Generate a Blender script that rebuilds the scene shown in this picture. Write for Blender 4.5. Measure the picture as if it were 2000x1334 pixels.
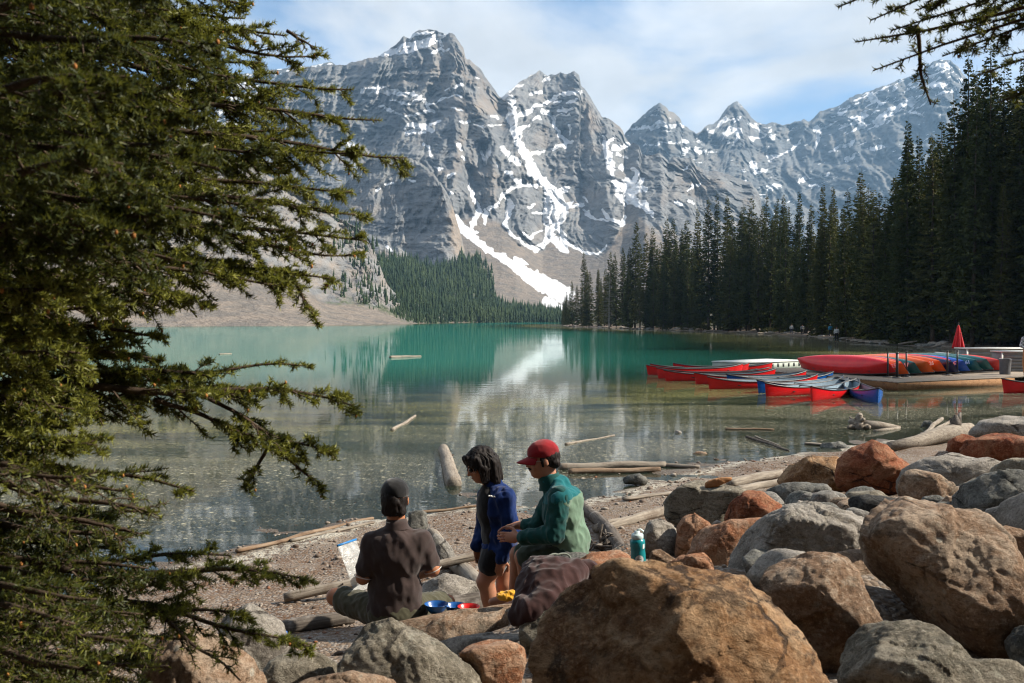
import bpy, bmesh, math, random
import numpy as np
from mathutils import Vector, Matrix

# ------------------------------------------------------------------ scene, camera, sky, sun
scene = bpy.context.scene
col = scene.collection
for o in list(bpy.data.objects): bpy.data.objects.remove(o)
CAMH = 2.5; FPX = 1944.0; HOR = 623.0
PITCH = math.atan((667 - HOR) / FPX)
cam_d = bpy.data.cameras.new('camera'); cam = bpy.data.objects.new('camera', cam_d); col.objects.link(cam)
cam.location = (0, 0, CAMH); cam.rotation_euler = (math.pi/2 - PITCH, 0, 0)
cam_d.sensor_width = 36; cam_d.lens = 36*FPX/2000
cam_d.clip_start = 0.05; cam_d.clip_end = 40000
cam_d.dof.use_dof = True; cam_d.dof.focus_distance = 13.0; cam_d.dof.aperture_fstop = 8.0
scene.camera = cam
scene.view_settings.view_transform = 'Standard'; scene.view_settings.look = 'None'
scene.view_settings.gamma = 1.0; scene.view_settings.exposure = 1.02
scene.view_settings.use_curve_mapping = False
SUN_AZ = math.radians(89); SUN_EL = math.radians(38)
SUND = Vector((math.sin(SUN_AZ)*math.cos(SUN_EL), math.cos(SUN_AZ)*math.cos(SUN_EL), math.sin(SUN_EL)))
scene.cycles.filter_width = 1.15; scene.cycles.use_denoising = True; scene.cycles.use_adaptive_sampling = True; scene.cycles.adaptive_threshold = 0.015
scene.cycles.max_bounces = 6; scene.cycles.diffuse_bounces = 1; scene.cycles.glossy_bounces = 3
scene.cycles.transmission_bounces = 4; scene.cycles.transparent_max_bounces = 12; scene.cycles.volume_bounces = 0
scene.cycles.caustics_reflective = False; scene.cycles.caustics_refractive = False

def build_world():
    w = bpy.data.worlds.new('World'); scene.world = w; w.use_nodes = True
    nt = w.node_tree; nt.nodes.clear(); N = nt.nodes.new; L = nt.links.new
    out = N('ShaderNodeOutputWorld'); bg = N('ShaderNodeBackground'); bg.inputs['Strength'].default_value = 0.05
    sky = N('ShaderNodeTexSky'); sky.sky_type = 'NISHITA'; sky.sun_disc = False
    sky.sun_elevation = SUN_EL; sky.sun_rotation = SUN_AZ
    sky.altitude = 1800; sky.air_density = 1.0; sky.dust_density = 0.3; sky.ozone_density = 3.0
    tc = N('ShaderNodeTexCoord')
    sep = N('ShaderNodeSeparateXYZ'); L(tc.outputs['Generated'], sep.inputs[0])
    # flatten the direction onto a cloud deck: (x, y) / (z + k)
    zz = N('ShaderNodeMath'); zz.operation = 'MAXIMUM'; L(sep.outputs[2], zz.inputs[0]); zz.inputs[1].default_value = 0.0
    za = N('ShaderNodeMath'); za.operation = 'ADD'; L(zz.outputs[0], za.inputs[0]); za.inputs[1].default_value = 0.22
    dx = N('ShaderNodeMath'); dx.operation = 'DIVIDE'; L(sep.outputs[0], dx.inputs[0]); L(za.outputs[0], dx.inputs[1])
    dy = N('ShaderNodeMath'); dy.operation = 'DIVIDE'; L(sep.outputs[1], dy.inputs[0]); L(za.outputs[0], dy.inputs[1])
    cx = N('ShaderNodeCombineXYZ'); L(dx.outputs[0], cx.inputs[0]); L(dy.outputs[0], cx.inputs[1])
    mp = N('ShaderNodeMapping'); L(cx.outputs[0], mp.inputs[0]); mp.inputs['Scale'].default_value = (1.0, 0.75, 1); mp.inputs['Location'].default_value = (3.05, 1.2, 0); mp.inputs['Rotation'].default_value = (0, 0, 0.35)
    n1 = N('ShaderNodeTexNoise'); L(mp.outputs[0], n1.inputs['Vector']); n1.inputs['Scale'].default_value = 1.5; n1.inputs['Detail'].default_value = 8; n1.inputs['Roughness'].default_value = 0.52; n1.inputs['Distortion'].default_value = 0.35
    n2 = N('ShaderNodeTexNoise'); L(mp.outputs[0], n2.inputs['Vector']); n2.inputs['Scale'].default_value = 2.6; n2.inputs['Detail'].default_value = 7; n2.inputs['Roughness'].default_value = 0.55
    r1 = N('ShaderNodeMapRange'); r1.interpolation_type = 'SMOOTHSTEP'; L(n1.outputs['Fac'], r1.inputs['Value']); r1.inputs['From Min'].default_value = 0.345; r1.inputs['From Max'].default_value = 0.555; r1.inputs['To Max'].default_value = 0.95
    # clouds pile up toward the horizon
    hz = N('ShaderNodeMapRange'); L(sep.outputs[2], hz.inputs['Value']); hz.inputs['From Min'].default_value = 0.02; hz.inputs['From Max'].default_value = 0.30; hz.inputs['To Min'].default_value = 0.55; hz.inputs['To Max'].default_value = 0.0
    ad = N('ShaderNodeMath'); ad.operation = 'ADD'; ad.use_clamp = True; L(r1.outputs[0], ad.inputs[0]); L(hz.outputs[0], ad.inputs[1])
    cr = N('ShaderNodeMapRange'); L(n2.outputs['Fac'], cr.inputs['Value']); cr.inputs['From Min'].default_value = 0.3; cr.inputs['From Max'].default_value = 0.7; cr.inputs['To Min'].default_value = 7.6; cr.inputs['To Max'].default_value = 11.8
    cc = N('ShaderNodeMix'); cc.data_type = 'RGBA'; cc.blend_type = 'MULTIPLY'; cc.inputs[0].default_value = 1
    cc.inputs[6].default_value = (0.96, 0.975, 0.985, 1); L(cr.outputs[0], cc.inputs[7])
    bl = N('ShaderNodeMix'); bl.data_type = 'RGBA'; bl.blend_type = 'MULTIPLY'; bl.inputs[0].default_value = 1; L(sky.outputs[0], bl.inputs[6]); bl.inputs[7].default_value = (1.12, 1.52, 1.66, 1)
    mx = N('ShaderNodeMix'); mx.data_type = 'RGBA'; L(ad.outputs[0], mx.inputs[0]); L(bl.outputs[2], mx.inputs[6]); L(cc.outputs[2], mx.inputs[7])
    L(mx.outputs[2], bg.inputs[0]); L(bg.outputs[0], out.inputs[0])
build_world()
sun_d = bpy.data.lights.new('sun', 'SUN'); sun_d.energy = 5.0; sun_d.angle = math.radians(0.6); sun_d.color = (1.0, 0.90, 0.76)
sun = bpy.data.objects.new('sun', sun_d); col.objects.link(sun)
sun.rotation_euler = (-SUND).to_track_quat('-Z', 'Y').to_euler()

# ------------------------------------------------------------------ helpers
def ray(px, py):
    xc = (px - 1000)/FPX; yc = (667 - py)/FPX
    return Vector((xc, math.cos(PITCH) + yc*math.sin(PITCH), -math.sin(PITCH) + yc*math.cos(PITCH)))
def P(px, py, d):
    r = ray(px, py); return Vector((0, 0, CAMH)) + r*(d/r.y)
def G(px, py, z=0.0):
    r = ray(px, py); return Vector((0, 0, CAMH)) + r*((z - CAMH)/r.z)
def PA(px, py, d):
    """vectorised P -> (N,3)"""
    px, py, d = np.broadcast_arrays(np.asarray(px, float), np.asarray(py, float), np.asarray(d, float))
    xc = (px - 1000)/FPX; yc = (667 - py)/FPX
    ry = math.cos(PITCH) + yc*math.sin(PITCH); rz = -math.sin(PITCH) + yc*math.cos(PITCH)
    k = d/ry
    return np.stack([xc*k, d, CAMH + rz*k], -1)
def proj(V):
    y = V[..., 1]*math.cos(PITCH) - (V[..., 2] - CAMH)*math.sin(PITCH)
    u = V[..., 1]*math.sin(PITCH) + (V[..., 2] - CAMH)*math.cos(PITCH)
    return 1000 + FPX*V[..., 0]/y, 667 - FPX*u/y

_rs = np.random.RandomState(7)
_perm = np.concatenate([_rs.permutation(256)]*3)
_g = _rs.normal(size=(256, 3)); _g /= np.linalg.norm(_g, axis=1)[:, None]
_gx, _gy, _gz = [np.ascontiguousarray(_g[:, k]*1.5, np.float32) for k in range(3)]
_perm = _perm.astype(np.int32)
def perlin(x, y, z):
    flat = np.ndim(z) == 0
    if flat: x, y = np.broadcast_arrays(np.asarray(x, np.float64), np.asarray(y, np.float64))
    else: x, y, z = np.broadcast_arrays(np.asarray(x, np.float64), np.asarray(y, np.float64), np.asarray(z, np.float64))
    def split(a):
        f = np.floor(a); r = (a - f).astype(np.float32); return f.astype(np.int32) & 255, r, r*r*r*(r*(r*6 - 15) + 10)
    xi, xf, u = split(x); yi, yf, v = split(y)
    l = lambda a, b, t: a + (b - a)*t
    if flat:
        zi = int(math.floor(z)) & 255
        def gr(a, b, c):
            h = _perm[_perm[_perm[xi + a] + yi + b] + c]
            return _gx[h]*(xf - a) + _gy[h]*(yf - b)
        k = int(z*1000) % 256
        return l(l(gr(0,0,k), gr(1,0,k), u), l(gr(0,1,k), gr(1,1,k), u), v)*1.25
    zi, zf, w = split(z)
    def gr(a, b, c):
        h = _perm[_perm[_perm[xi + a] + yi + b] + zi + c]
        return _gx[h]*(xf - a) + _gy[h]*(yf - b) + _gz[h]*(zf - c)
    return l(l(l(gr(0,0,0), gr(1,0,0), u), l(gr(0,1,0), gr(1,1,0), u), v), l(l(gr(0,0,1), gr(1,0,1), u), l(gr(0,1,1), gr(1,1,1), u), v), w)
def fbm(x, y, z, oct=4, gain=0.5):
    s = 0; a = 1.0; f = 1.0
    for i in range(oct):
        s = s + a*perlin(x*f + 17.3*i, y*f - 9.1*i, z*f + 3.7*i); a *= gain; f *= 2.03
    return s
def ridged(x, y, z, oct=4, gain=0.5):
    s = 0; a = 1.0; f = 1.0
    for i in range(oct):
        s = s + a*(1 - 2*np.abs(perlin(x*f + 31.3*i, y*f - 19.1*i, z*f + 5.7*i))); a *= gain; f *= 2.03
    return s
def sstep(a, b, x):
    t = np.clip((x - a)/(b - a), 0, 1); return t*t*(3 - 2*t)

def new_mesh(name, V, F, smooth=False):
    """V (n,3); F (m,3|4) int array (or list of such arrays)"""
    me = bpy.data.meshes.new(name)
    V = np.ascontiguousarray(V, np.float32).reshape(-1, 3)
    Fs = F if isinstance(F, list) else [F]
    Fs = [np.ascontiguousarray(f, np.int32) for f in Fs if len(f)]
    loops = np.concatenate([f.ravel() for f in Fs]); cnt = np.concatenate([np.full(len(f), f.shape[1], np.int32) for f in Fs])
    me.vertices.add(len(V)); me.vertices.foreach_set('co', V.ravel())
    me.loops.add(len(loops)); me.loops.foreach_set('vertex_index', loops)
    me.polygons.add(len(cnt)); st = np.zeros(len(cnt), np.int32); st[1:] = np.cumsum(cnt)[:-1]
    me.polygons.foreach_set('loop_start', st); me.polygons.foreach_set('loop_total', cnt)
    me.update(calc_edges=True)
    if smooth: me.polygons.foreach_set('use_smooth', np.ones(len(cnt), bool))
    return me
def attr(me, name, vals):
    a = me.attributes.new(name, 'FLOAT', 'POINT'); a.data.foreach_set('value', np.ascontiguousarray(vals, np.float32).ravel())
def obj(name, me, mat=None, parent=None, loc=None, rot=None):
    o = bpy.data.objects.new(name, me); col.objects.link(o)
    if mat is not None and me is not None and not me.materials:
        for m in (mat if isinstance(mat, (list, tuple)) else [mat]): me.materials.append(m)
    if parent is not None: o.parent = parent
    if loc is not None: o.location = loc
    if rot is not None: o.rotation_euler = rot
    return o
def empty(name, loc=(0, 0, 0), rot=(0, 0, 0)):
    o = bpy.data.objects.new(name, None); col.objects.link(o); o.location = loc; o.rotation_euler = rot; o.empty_display_size = 0.1
    return o
def tag(o, label=None, cat=None, group=None, kind=None):
    if label: o['label'] = label
    if cat: o['category'] = cat
    if group: o['group'] = group
    if kind: o['kind'] = kind
    return o
def grid_faces(nu, nv, off=0):
    i = np.arange(nu - 1)[:, None]; j = np.arange(nv - 1)[None, :]
    a = (i*nv + j).ravel()
    return np.stack([a, a + nv, a + nv + 1, a + 1], 1) + off

class Mat:
    """small node helper"""
    def __init__(self, name):
        self.m = bpy.data.materials.new(name); self.m.use_nodes = True
        self.nt = self.m.node_tree; self.nt.nodes.clear()
        self.out = self.n('ShaderNodeOutputMaterial')
    def n(self, t, **kw):
        nd = self.nt.nodes.new(t)
        for k, v in kw.items(): setattr(nd, k, v)
        return nd
    def l(self, a, b): self.nt.links.new(a, b)
    def put(self, sock, v):
        if hasattr(v, 'is_linked') or hasattr(v, 'links'): self.l(v, sock)
        elif isinstance(v, (tuple, list)) and len(v) == 3 and sock.type == 'RGBA': sock.default_value = (*v, 1)
        else: sock.default_value = v
    def coord(self, kind='Object', scale=(1, 1, 1), rot=(0, 0, 0), loc=(0, 0, 0), rand=False):
        t = self.n('ShaderNodeTexCoord'); mp = self.n('ShaderNodeMapping')
        src = t.outputs[kind]
        if rand:
            oi = self.n('ShaderNodeObjectInfo'); vm = self.n('ShaderNodeVectorMath', operation='SCALE'); vm.inputs[0].default_value = (37.0, 91.0, 53.0)
            self.l(oi.outputs['Random'], vm.inputs['Scale']); ad = self.n('ShaderNodeVectorMath', operation='ADD')
            self.l(src, ad.inputs[0]); self.l(vm.outputs[0], ad.inputs[1]); src = ad.outputs[0]
        self.l(src, mp.inputs[0]); mp.inputs['Scale'].default_value = scale; mp.inputs['Rotation'].default_value = rot; mp.inputs['Location'].default_value = loc
        return mp.outputs[0]
    def noise(self, vec, scale=5, detail=5, rough=0.55, dist=0.0):
        t = self.n('ShaderNodeTexNoise'); self.l(vec, t.inputs['Vector'])
        t.inputs['Scale'].default_value = scale; t.inputs['Detail'].default_value = detail; t.inputs['Roughness'].default_value = rough; t.inputs['Distortion'].default_value = dist
        return t.outputs['Fac']
    def voro(self, vec, scale=5, feature='F1', out='Distance', rnd=1.0):
        t = self.n('ShaderNodeTexVoronoi', feature=feature); self.l(vec, t.inputs['Vector']); t.inputs['Scale'].default_value = scale; t.inputs['Randomness'].default_value = rnd
        return t.outputs[out]
    def ramp(self, v, lo, hi, a=0.0, b=1.0, smooth=True):
        t = self.n('ShaderNodeMapRange'); t.interpolation_type = 'SMOOTHSTEP' if smooth else 'LINEAR'
        self.put(t.inputs['Value'], v); t.inputs['From Min'].default_value = lo; t.inputs['From Max'].default_value = hi
        t.inputs['To Min'].default_value = a; t.inputs['To Max'].default_value = b
        return t.outputs[0]
    def math(self, op, a, b=0.0, clamp=False):
        t = self.n('ShaderNodeMath', operation=op, use_clamp=clamp); self.put(t.inputs[0], a); self.put(t.inputs[1], b); return t.outputs[0]
    def mix(self, f, a, b, mode='MIX'):
        t = self.n('ShaderNodeMix', data_type='RGBA', blend_type=mode); self.put(t.inputs[0], f); self.put(t.inputs[6], a); self.put(t.inputs[7], b); return t.outputs[2]
    def attr(self, name):
        t = self.n('ShaderNodeAttribute'); t.attribute_name = name; return t.outputs['Fac']
    def sep(self, v):
        t = self.n('ShaderNodeSeparateXYZ'); self.l(v, t.inputs[0]); return t.outputs
    def bump(self, h, strength=0.5, dist=0.02, normal=None):
        t = self.n('ShaderNodeBump'); self.l(h, t.inputs['Height']); t.inputs['Strength'].default_value = strength; t.inputs['Distance'].default_value = dist
        if normal is not None: self.l(normal, t.inputs['Normal'])
        return t.outputs[0]
    def pbr(self, color, rough=0.8, normal=None, spec=0.3, metal=0.0, **kw):
        t = self.n('ShaderNodeBsdfPrincipled'); self.put(t.inputs['Base Color'], color); self.put(t.inputs['Roughness'], rough)
        t.inputs['Specular IOR Level'].default_value = spec; t.inputs['Metallic'].default_value = metal
        if normal is not None: self.l(normal, t.inputs['Normal'])
        for k, v in kw.items(): self.put(t.inputs[k], v)
        return t.outputs[0]
    def done(self, sh): self.l(sh, self.out.inputs['Surface']); return self.m

def simple_mat(name, color, rough=0.6, spec=0.3, var=0.15, scale=8.0, bump=0.0, metal=0.0, bscale=None, sheen=0.0, trans=0.0, rand=True):
    M = Mat(name); v = M.coord('Object', rand=rand)
    n = M.noise(v, scale, 5, 0.6)
    dk = tuple(c*(1 - var) for c in color); lt = tuple(min(1, c*(1 + var)) for c in color)
    c = M.mix(M.ramp(n, 0.3, 0.7), dk, lt)
    nm = None
    if bump > 0: nm = M.bump(M.noise(v, bscale or scale*6, 4, 0.6), 0.6, bump)
    kw = {}
    if sheen: kw['Sheen Weight'] = sheen
    if trans: kw['Transmission Weight'] = trans
    return M.done(M.pbr(c, rough, nm, spec, metal, **kw))

def poly_mask(px, py, lines, noise_amp=6.0, seed=0.0):
    """max over traced lines [(x,y,w), ...] of a soft band; px,py arrays in photograph pixels"""
    wx = px + noise_amp*fbm(px/16 + seed, py/16, 3.3, 3, 0.6); wy = py + noise_amp*fbm(px/16, py/16 + seed, 9.3, 3, 0.6)
    m = np.zeros(px.shape)
    for ln in lines:
        for (x0, y0, w0), (x1, y1, w1) in zip(ln[:-1], ln[1:]):
            dx, dy = x1 - x0, y1 - y0; L2 = dx*dx + dy*dy + 1e-6
            t = np.clip(((wx - x0)*dx + (wy - y0)*dy)/L2, 0, 1)
            d = np.hypot(wx - x0 - t*dx, wy - y0 - t*dy); w = w0 + (w1 - w0)*t
            m = np.maximum(m, 1 - sstep(0.25, 1.6, d/w))
    return m
# ------------------------------------------------------------------ lake outline, ground sheet, water
near_px = [(180,1140),(460,1085),(600,1045),(740,1010),(930,988),(1080,986),(1200,962),(1280,935),(1420,905),(1560,884),(1800,852),(2000,825)]
LAKE = [(-30,-6),(-9,5.5)] + [tuple(G(*p)[:2]) for p in near_px] + [(19,29),(30,40),(37,58),(36,76)] \
     + [tuple(G(*p)[:2]) for p in [(1700,670),(1560,655),(1400,648),(1250,643),(1110,638),(1094,634)]] \
     + [(60,560),(75,690),(30,752)] + [tuple(G(*p)[:2]) for p in [(890,630),(800,632),(600,636),(330,637),(0,640)]] + [(-220,190),(-300,60),(-200,-10)]
LAKE = np.array(LAKE)
def lake_sd(x, y):
    """signed distance to the shoreline, positive on land"""
    d = np.full(x.shape, 1e9); inside = np.zeros(x.shape, bool)
    n = len(LAKE)
    for i in range(n):
        x0, y0 = LAKE[i]; x1, y1 = LAKE[(i + 1) % n]
        dx, dy = x1 - x0, y1 - y0
        t = np.clip(((x - x0)*dx + (y - y0)*dy)/(dx*dx + dy*dy), 0, 1)
        d = np.minimum(d, np.hypot(x - x0 - t*dx, y - y0 - t*dy))
        c = (y0 > y) != (y1 > y)
        inside ^= c & (x < dx*(y - y0)/(dy if dy else 1e-9) + x0)
    return np.where(inside, -d, d)
PILE = np.array([(0.48, 3.05, 1.19), (1.26, 3.95, 1.14), (1.89, 4.3, 1.08), (1.81, 4.75, 1.49), (1.45, 3.45, 1.08), (2.05, 3.9, 1.04), (1.54, 5.2, 1.09), (1.25, 5.85, 1.03), (1.13, 6.3, 1.03), (0.96, 6.4, 0.95), (0.78, 5.2, 1.2), (0.9, 4.95, 1.23), (1.69, 8.6, 0.7), (1.92, 7.9, 0.89), (3.76, 10.4, 0.66), (3.37, 11.0, 0.61), (2.72, 9.5, 0.72), (2.76, 8.8, 0.82), (2.63, 8.0, 0.96), (2.67, 7.2, 0.96), (4.24, 9.7, 0.74), (3.5, 8.4, 0.96), (5.65, 11.6, 0.81), (5.59, 12.4, 0.84), (6.53, 13.2, 0.9), (4.35, 8.6, 1.1), (3.23, 6.6, 1.07), (3.01, 7.1, 1.16), (3.04, 6.9, 1.18), (2.76, 5.4, 1.13), (-0.43, 4.0, 0.9), (-0.07, 4.1, 0.98), (-0.35, 6.05, 0.51), (-0.1, 4.95, 0.78), (-0.9, 4.2, 0.92), (-1.22, 4.7, 0.83), (-1.08, 3.45, 1.08), (-0.56, 3.3, 1.2), (0.18, 4.7, 0.94), (-0.5, 7.9, 0.17), (-0.67, 9.3, 0.18), (0.53, 5.9, 0.89)] + [(3.6,3.6,1.12),(4.2,5.0,1.08),(3.3,6.0,1.05),(4.6,6.6,1.0),(4.2,8.2,0.9),(5.6,7.6,0.95),(5.4,9.6,0.85),(6.6,9.0,0.9),(6.8,11.2,0.85),(8.0,10.6,0.9),(5.2,4.0,1.1),(6.4,5.6,1.05),(7.6,7.2,1.0),(3.0,2.4,1.15),(2.2,2.2,1.15),(1.0,2.2,1.1)])   # x, y, height of the rubble under the boulders
def ground_h(x, y):
    x = np.asarray(x, float); y = np.asarray(y, float)
    s = lake_sd(x, y)
    near = 1 - sstep(30, 60, np.hypot(x, y - 8))
    s = s + near*0.55*fbm(x*0.5, y*0.5, 1.7, 3)
    land = np.where(s < 6.5, 0.042*s, np.where(s < 13, 0.273 + 0.13*(s - 6.5), 1.118 + 0.11*(s - 13)))
    land = np.minimum(land, 9 + 0.004*s)
    dep = np.where(s > -9, 0.036*s, -0.324 + 0.10*(s + 9)); dep = np.maximum(dep, -9 - 0.01*np.abs(s))
    h = np.where(s > 0, land, dep)
    nr = (np.abs(x) < 12) & (y > 0) & (y < 18)
    if nr.any():
        xx, yy = x[nr], y[nr]; w = np.exp(-((xx[:, None] - PILE[None, :, 0])**2 + (yy[:, None] - PILE[None, :, 1])**2)/0.50**2); sw = w.sum(1); zp = (w*PILE[None, :, 2]).sum(1)/(sw + 1e-9); bl = np.clip(sw*1.3, 0, 1)
        hn = h[nr]; h = h.copy(); h[nr] = hn + bl*np.clip(zp - hn, 0, 0.9)
    h = h + 0.72*np.clip(-2.0 - y, 0, 34)      # unseen rock pile behind the viewpoint, raised to shut out sky light
    h = h + near*(0.035*fbm(x*1.3, y*1.3, 0.3, 3)) + (1 - near)*np.where(s > 1, 0.35*fbm(x*0.12, y*0.12, 5.1, 3), 0)
    return h
def gh(x, y): return float(ground_h(np.array([x]), np.array([y]))[0])

def graded(lo, hi, flo, fhi, step, g=1.10):
    a = list(np.arange(flo, fhi + 1e-6, step)); s = step; v = a[-1]
    while v < hi: s *= g; v += s; a.append(v)
    s = step; v = a[0]; b = []
    while v > lo: s *= g; v -= s; b.append(v)
    return np.array(b[::-1] + a)
def build_ground():
    xs = graded(-9000, 9000, -5, 11, 0.125, 1.11); ys = graded(-9000, 9000, 3, 22, 0.125, 1.11)
    X, Y = np.meshgrid(xs, ys, indexing='ij'); Z = ground_h(X, Y)
    me = new_mesh('ground', np.stack([X, Y, Z], -1), grid_faces(len(xs), len(ys)), True)
    s = lake_sd(X, Y); attr(me, 'shore', s)
    M = Mat('gravel_ground'); v = M.coord('Object')
    z = M.sep(v)[2]; sh = M.attr('shore')
    n1 = M.noise(v, 0.9, 6, 0.62); n2 = M.noise(v, 7, 5, 0.65); peb = M.voro(v, 34, 'F1', 'Color'); pd = M.voro(v, 34, 'F1', 'Distance'); ps = M.voro(v, 95, 'F1', 'Color')
    c = M.mix(M.ramp(n1, 0.38, 0.62), (0.105, 0.060, 0.034), (0.155, 0.115, 0.082))
    c = M.mix(M.ramp(n2, 0.45, 0.7), c, (0.20, 0.16, 0.125))
    g1 = M.sep(peb)[0]; g2 = M.sep(ps)[1]
    c = M.mix(M.math('MULTIPLY', M.ramp(g1, 0.55, 0.75), 0.75), c, M.mix(g2, (0.09, 0.075, 0.065), (0.32, 0.29, 0.255)))
    c = M.mix(M.math('MULTIPLY', M.ramp(g2, 0.2, 0.0), 0.7), c, (0.05, 0.035, 0.028))
    # wet strip and lake bottom
    wet = M.ramp(M.math('ADD', sh, M.math('MULTIPLY', n1, 1.2)), 1.3, 0.5)
    c = M.mix(M.math('MULTIPLY', wet, 0.62), c, (0.060, 0.045, 0.026))
    alg = M.ramp(sh, -2.5, -9.0); c = M.mix(M.math('MULTIPLY', alg, M.ramp(n1, 0.3, 0.6, 0.45, 1.0)), c, (0.165, 0.150, 0.040))
    foam = M.math('MULTIPLY', M.ramp(M.math('ABSOLUTE', M.math('SUBTRACT', sh, M.math('MULTIPLY', n1, 0.5))), 0.30, 0.05), M.ramp(n2, 0.42, 0.56))
    c = M.mix(M.math('MULTIPLY', foam, 0.8), c, (0.40, 0.375, 0.31))
    # forest floor beyond the beach
    ff = M.ramp(sh, 4.0, 11.0); far = M.math('MAXIMUM', M.math('MAXIMUM', M.ramp(M.sep(v)[1], 45.0, 60.0), M.ramp(M.sep(v)[1], -2.0, -6.0)), M.ramp(M.sep(v)[0], 14.0, 22.0))
    c = M.mix(M.math('MULTIPLY', ff, far), c, M.mix(n2, (0.020, 0.022, 0.010), (0.055, 0.045, 0.022)))
    rough = M.mix(wet, (0.9, 0.9, 0.9), (0.45, 0.45, 0.45))
    b = M.bump(M.math('ADD', M.math('MULTIPLY', pd, -1.0), M.math('MULTIPLY', n2, 0.6)), 0.75, 0.02)
    o = obj('ground', me, M.done(M.pbr(c, rough, b, 0.3))); tag(o, kind='structure')
build_ground()

def build_water():
    xs = graded(-320, 90, -5, 16, 0.36, 1.08); ys = graded(-15, 780, 8, 45, 0.36, 1.06)
    X, Y = np.meshgrid(xs, ys, indexing='ij')
    H = ground_h(X, Y)
    me = new_mesh('water', np.stack([X, Y, np.zeros_like(X)], -1), grid_faces(len(xs), len(ys)), True)
    attr(me, 'depth', -H)
    M = Mat('lake_water'); v = M.coord('Object'); dep = M.attr('depth')
    # ripples
    w1 = M.noise(M.coord('Object', (0.55, 1.3, 1)), 1.0, 4, 0.55); w2 = M.noise(M.coord('Object', (2.6, 5.0, 1)), 1.0, 3, 0.5)
    patch = M.ramp(M.noise(M.coord('Object', (0.02, 0.05, 1)), 1.0, 3, 0.5), 0.35, 0.65, 0.35, 1.3)
    hgt = M.math('MULTIPLY', M.math('ADD', w1, M.math('MULTIPLY', w2, 0.22)), patch)
    nm = M.bump(hgt, 0.30, 0.012)
    murk = M.ramp(dep, 0.5, 3.4, 0.06, 1.0)
    teal = M.mix(M.ramp(dep, 1.0, 9.0), (0.018, 0.140, 0.108), (0.004, 0.195, 0.170))
    body = M.n('ShaderNodeBsdfDiffuse'); M.put(body.inputs[0], teal)
    tr = M.n('ShaderNodeBsdfTransparent'); M.put(tr.inputs[0], M.mix(M.ramp(dep, 0.0, 1.2), (0.80, 0.78, 0.70), (0.42, 0.50, 0.34)))
    m1 = M.n('ShaderNodeMixShader'); M.l(murk, m1.inputs[0]); M.l(tr.outputs[0], m1.inputs[1]); M.l(body.outputs[0], m1.inputs[2])
    # pollen and scum drifting on the surface
    pv = M.coord('Object', (1.0, 1.0, 1)); sp = M.voro(M.coord('Object', (7, 11, 1)), 1.0, 'F1', 'Distance'); sc = M.sep(M.voro(M.coord('Object', (7, 11, 1)), 1.0, 'F1', 'Color'))[0]
    sp2 = M.voro(M.coord('Object', (24, 34, 1)), 1.0, 'F1', 'Distance'); sc2 = M.sep(M.voro(M.coord('Object', (24, 34, 1)), 1.0, 'F1', 'Color'))[0]
    zone = M.ramp(M.noise(M.coord('Object', (0.10, 0.42, 1)), 1.0, 5, 0.6, 0.8), 0.36, 0.62)
    close = M.math('MULTIPLY', M.ramp(dep, 1.5, 0.3), M.ramp(dep, 0.0, 0.06))
    zc = M.math('MULTIPLY', zone, close)
    spk = M.math('MULTIPLY', M.ramp(sp, 0.25, 0.18), M.math('GREATER_THAN', sc, 0.66))
    spk2 = M.math('MULTIPLY', M.ramp(sp2, 0.36, 0.22), M.math('GREATER_THAN', sc2, 0.52))
    scum = M.math('MULTIPLY', zc, M.ramp(dep, 0.12, 0.6, 0.16, 0.40))
    fac = M.math('ADD', M.math('MULTIPLY', M.math('MAXIMUM', spk, spk2), M.math('MULTIPLY', close, M.ramp(zone, 0, 1, 0.45, 1.0))), M.math('MULTIPLY', scum, M.ramp(M.noise(pv, 9, 4, 0.7), 0.35, 0.65)), clamp=True)
    pol = M.n('ShaderNodeBsdfDiffuse'); M.put(pol.inputs[0], M.mix(M.ramp(dep, 0.12, 0.5), (0.36, 0.34, 0.25), (0.28, 0.265, 0.110)))
    gl = M.n('ShaderNodeBsdfGlossy'); gl.inputs['Roughness'].default_value = 0.03; gl.inputs[0].default_value = (0.92, 0.95, 0.95, 1); M.l(nm, gl.inputs['Normal'])
    fr = M.n('ShaderNodeFresnel'); fr.inputs['IOR'].default_value = 1.33; M.l(nm, fr.inputs['Normal'])
    ff = M.math('MULTIPLY', fr.outputs[0], 0.76)
    m2 = M.n('ShaderNodeMixShader'); M.l(ff, m2.inputs[0]); M.l(m1.outputs[0], m2.inputs[1]); M.l(gl.outputs[0], m2.inputs[2])
    m3 = M.n('ShaderNodeMixShader'); M.l(fac, m3.inputs[0]); M.l(m2.outputs[0], m3.inputs[1]); M.l(pol.outputs[0], m3.inputs[2])
    o = obj('lake_water', me, M.done(m3.outputs[0])); tag(o, kind='structure')
build_water()

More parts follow.
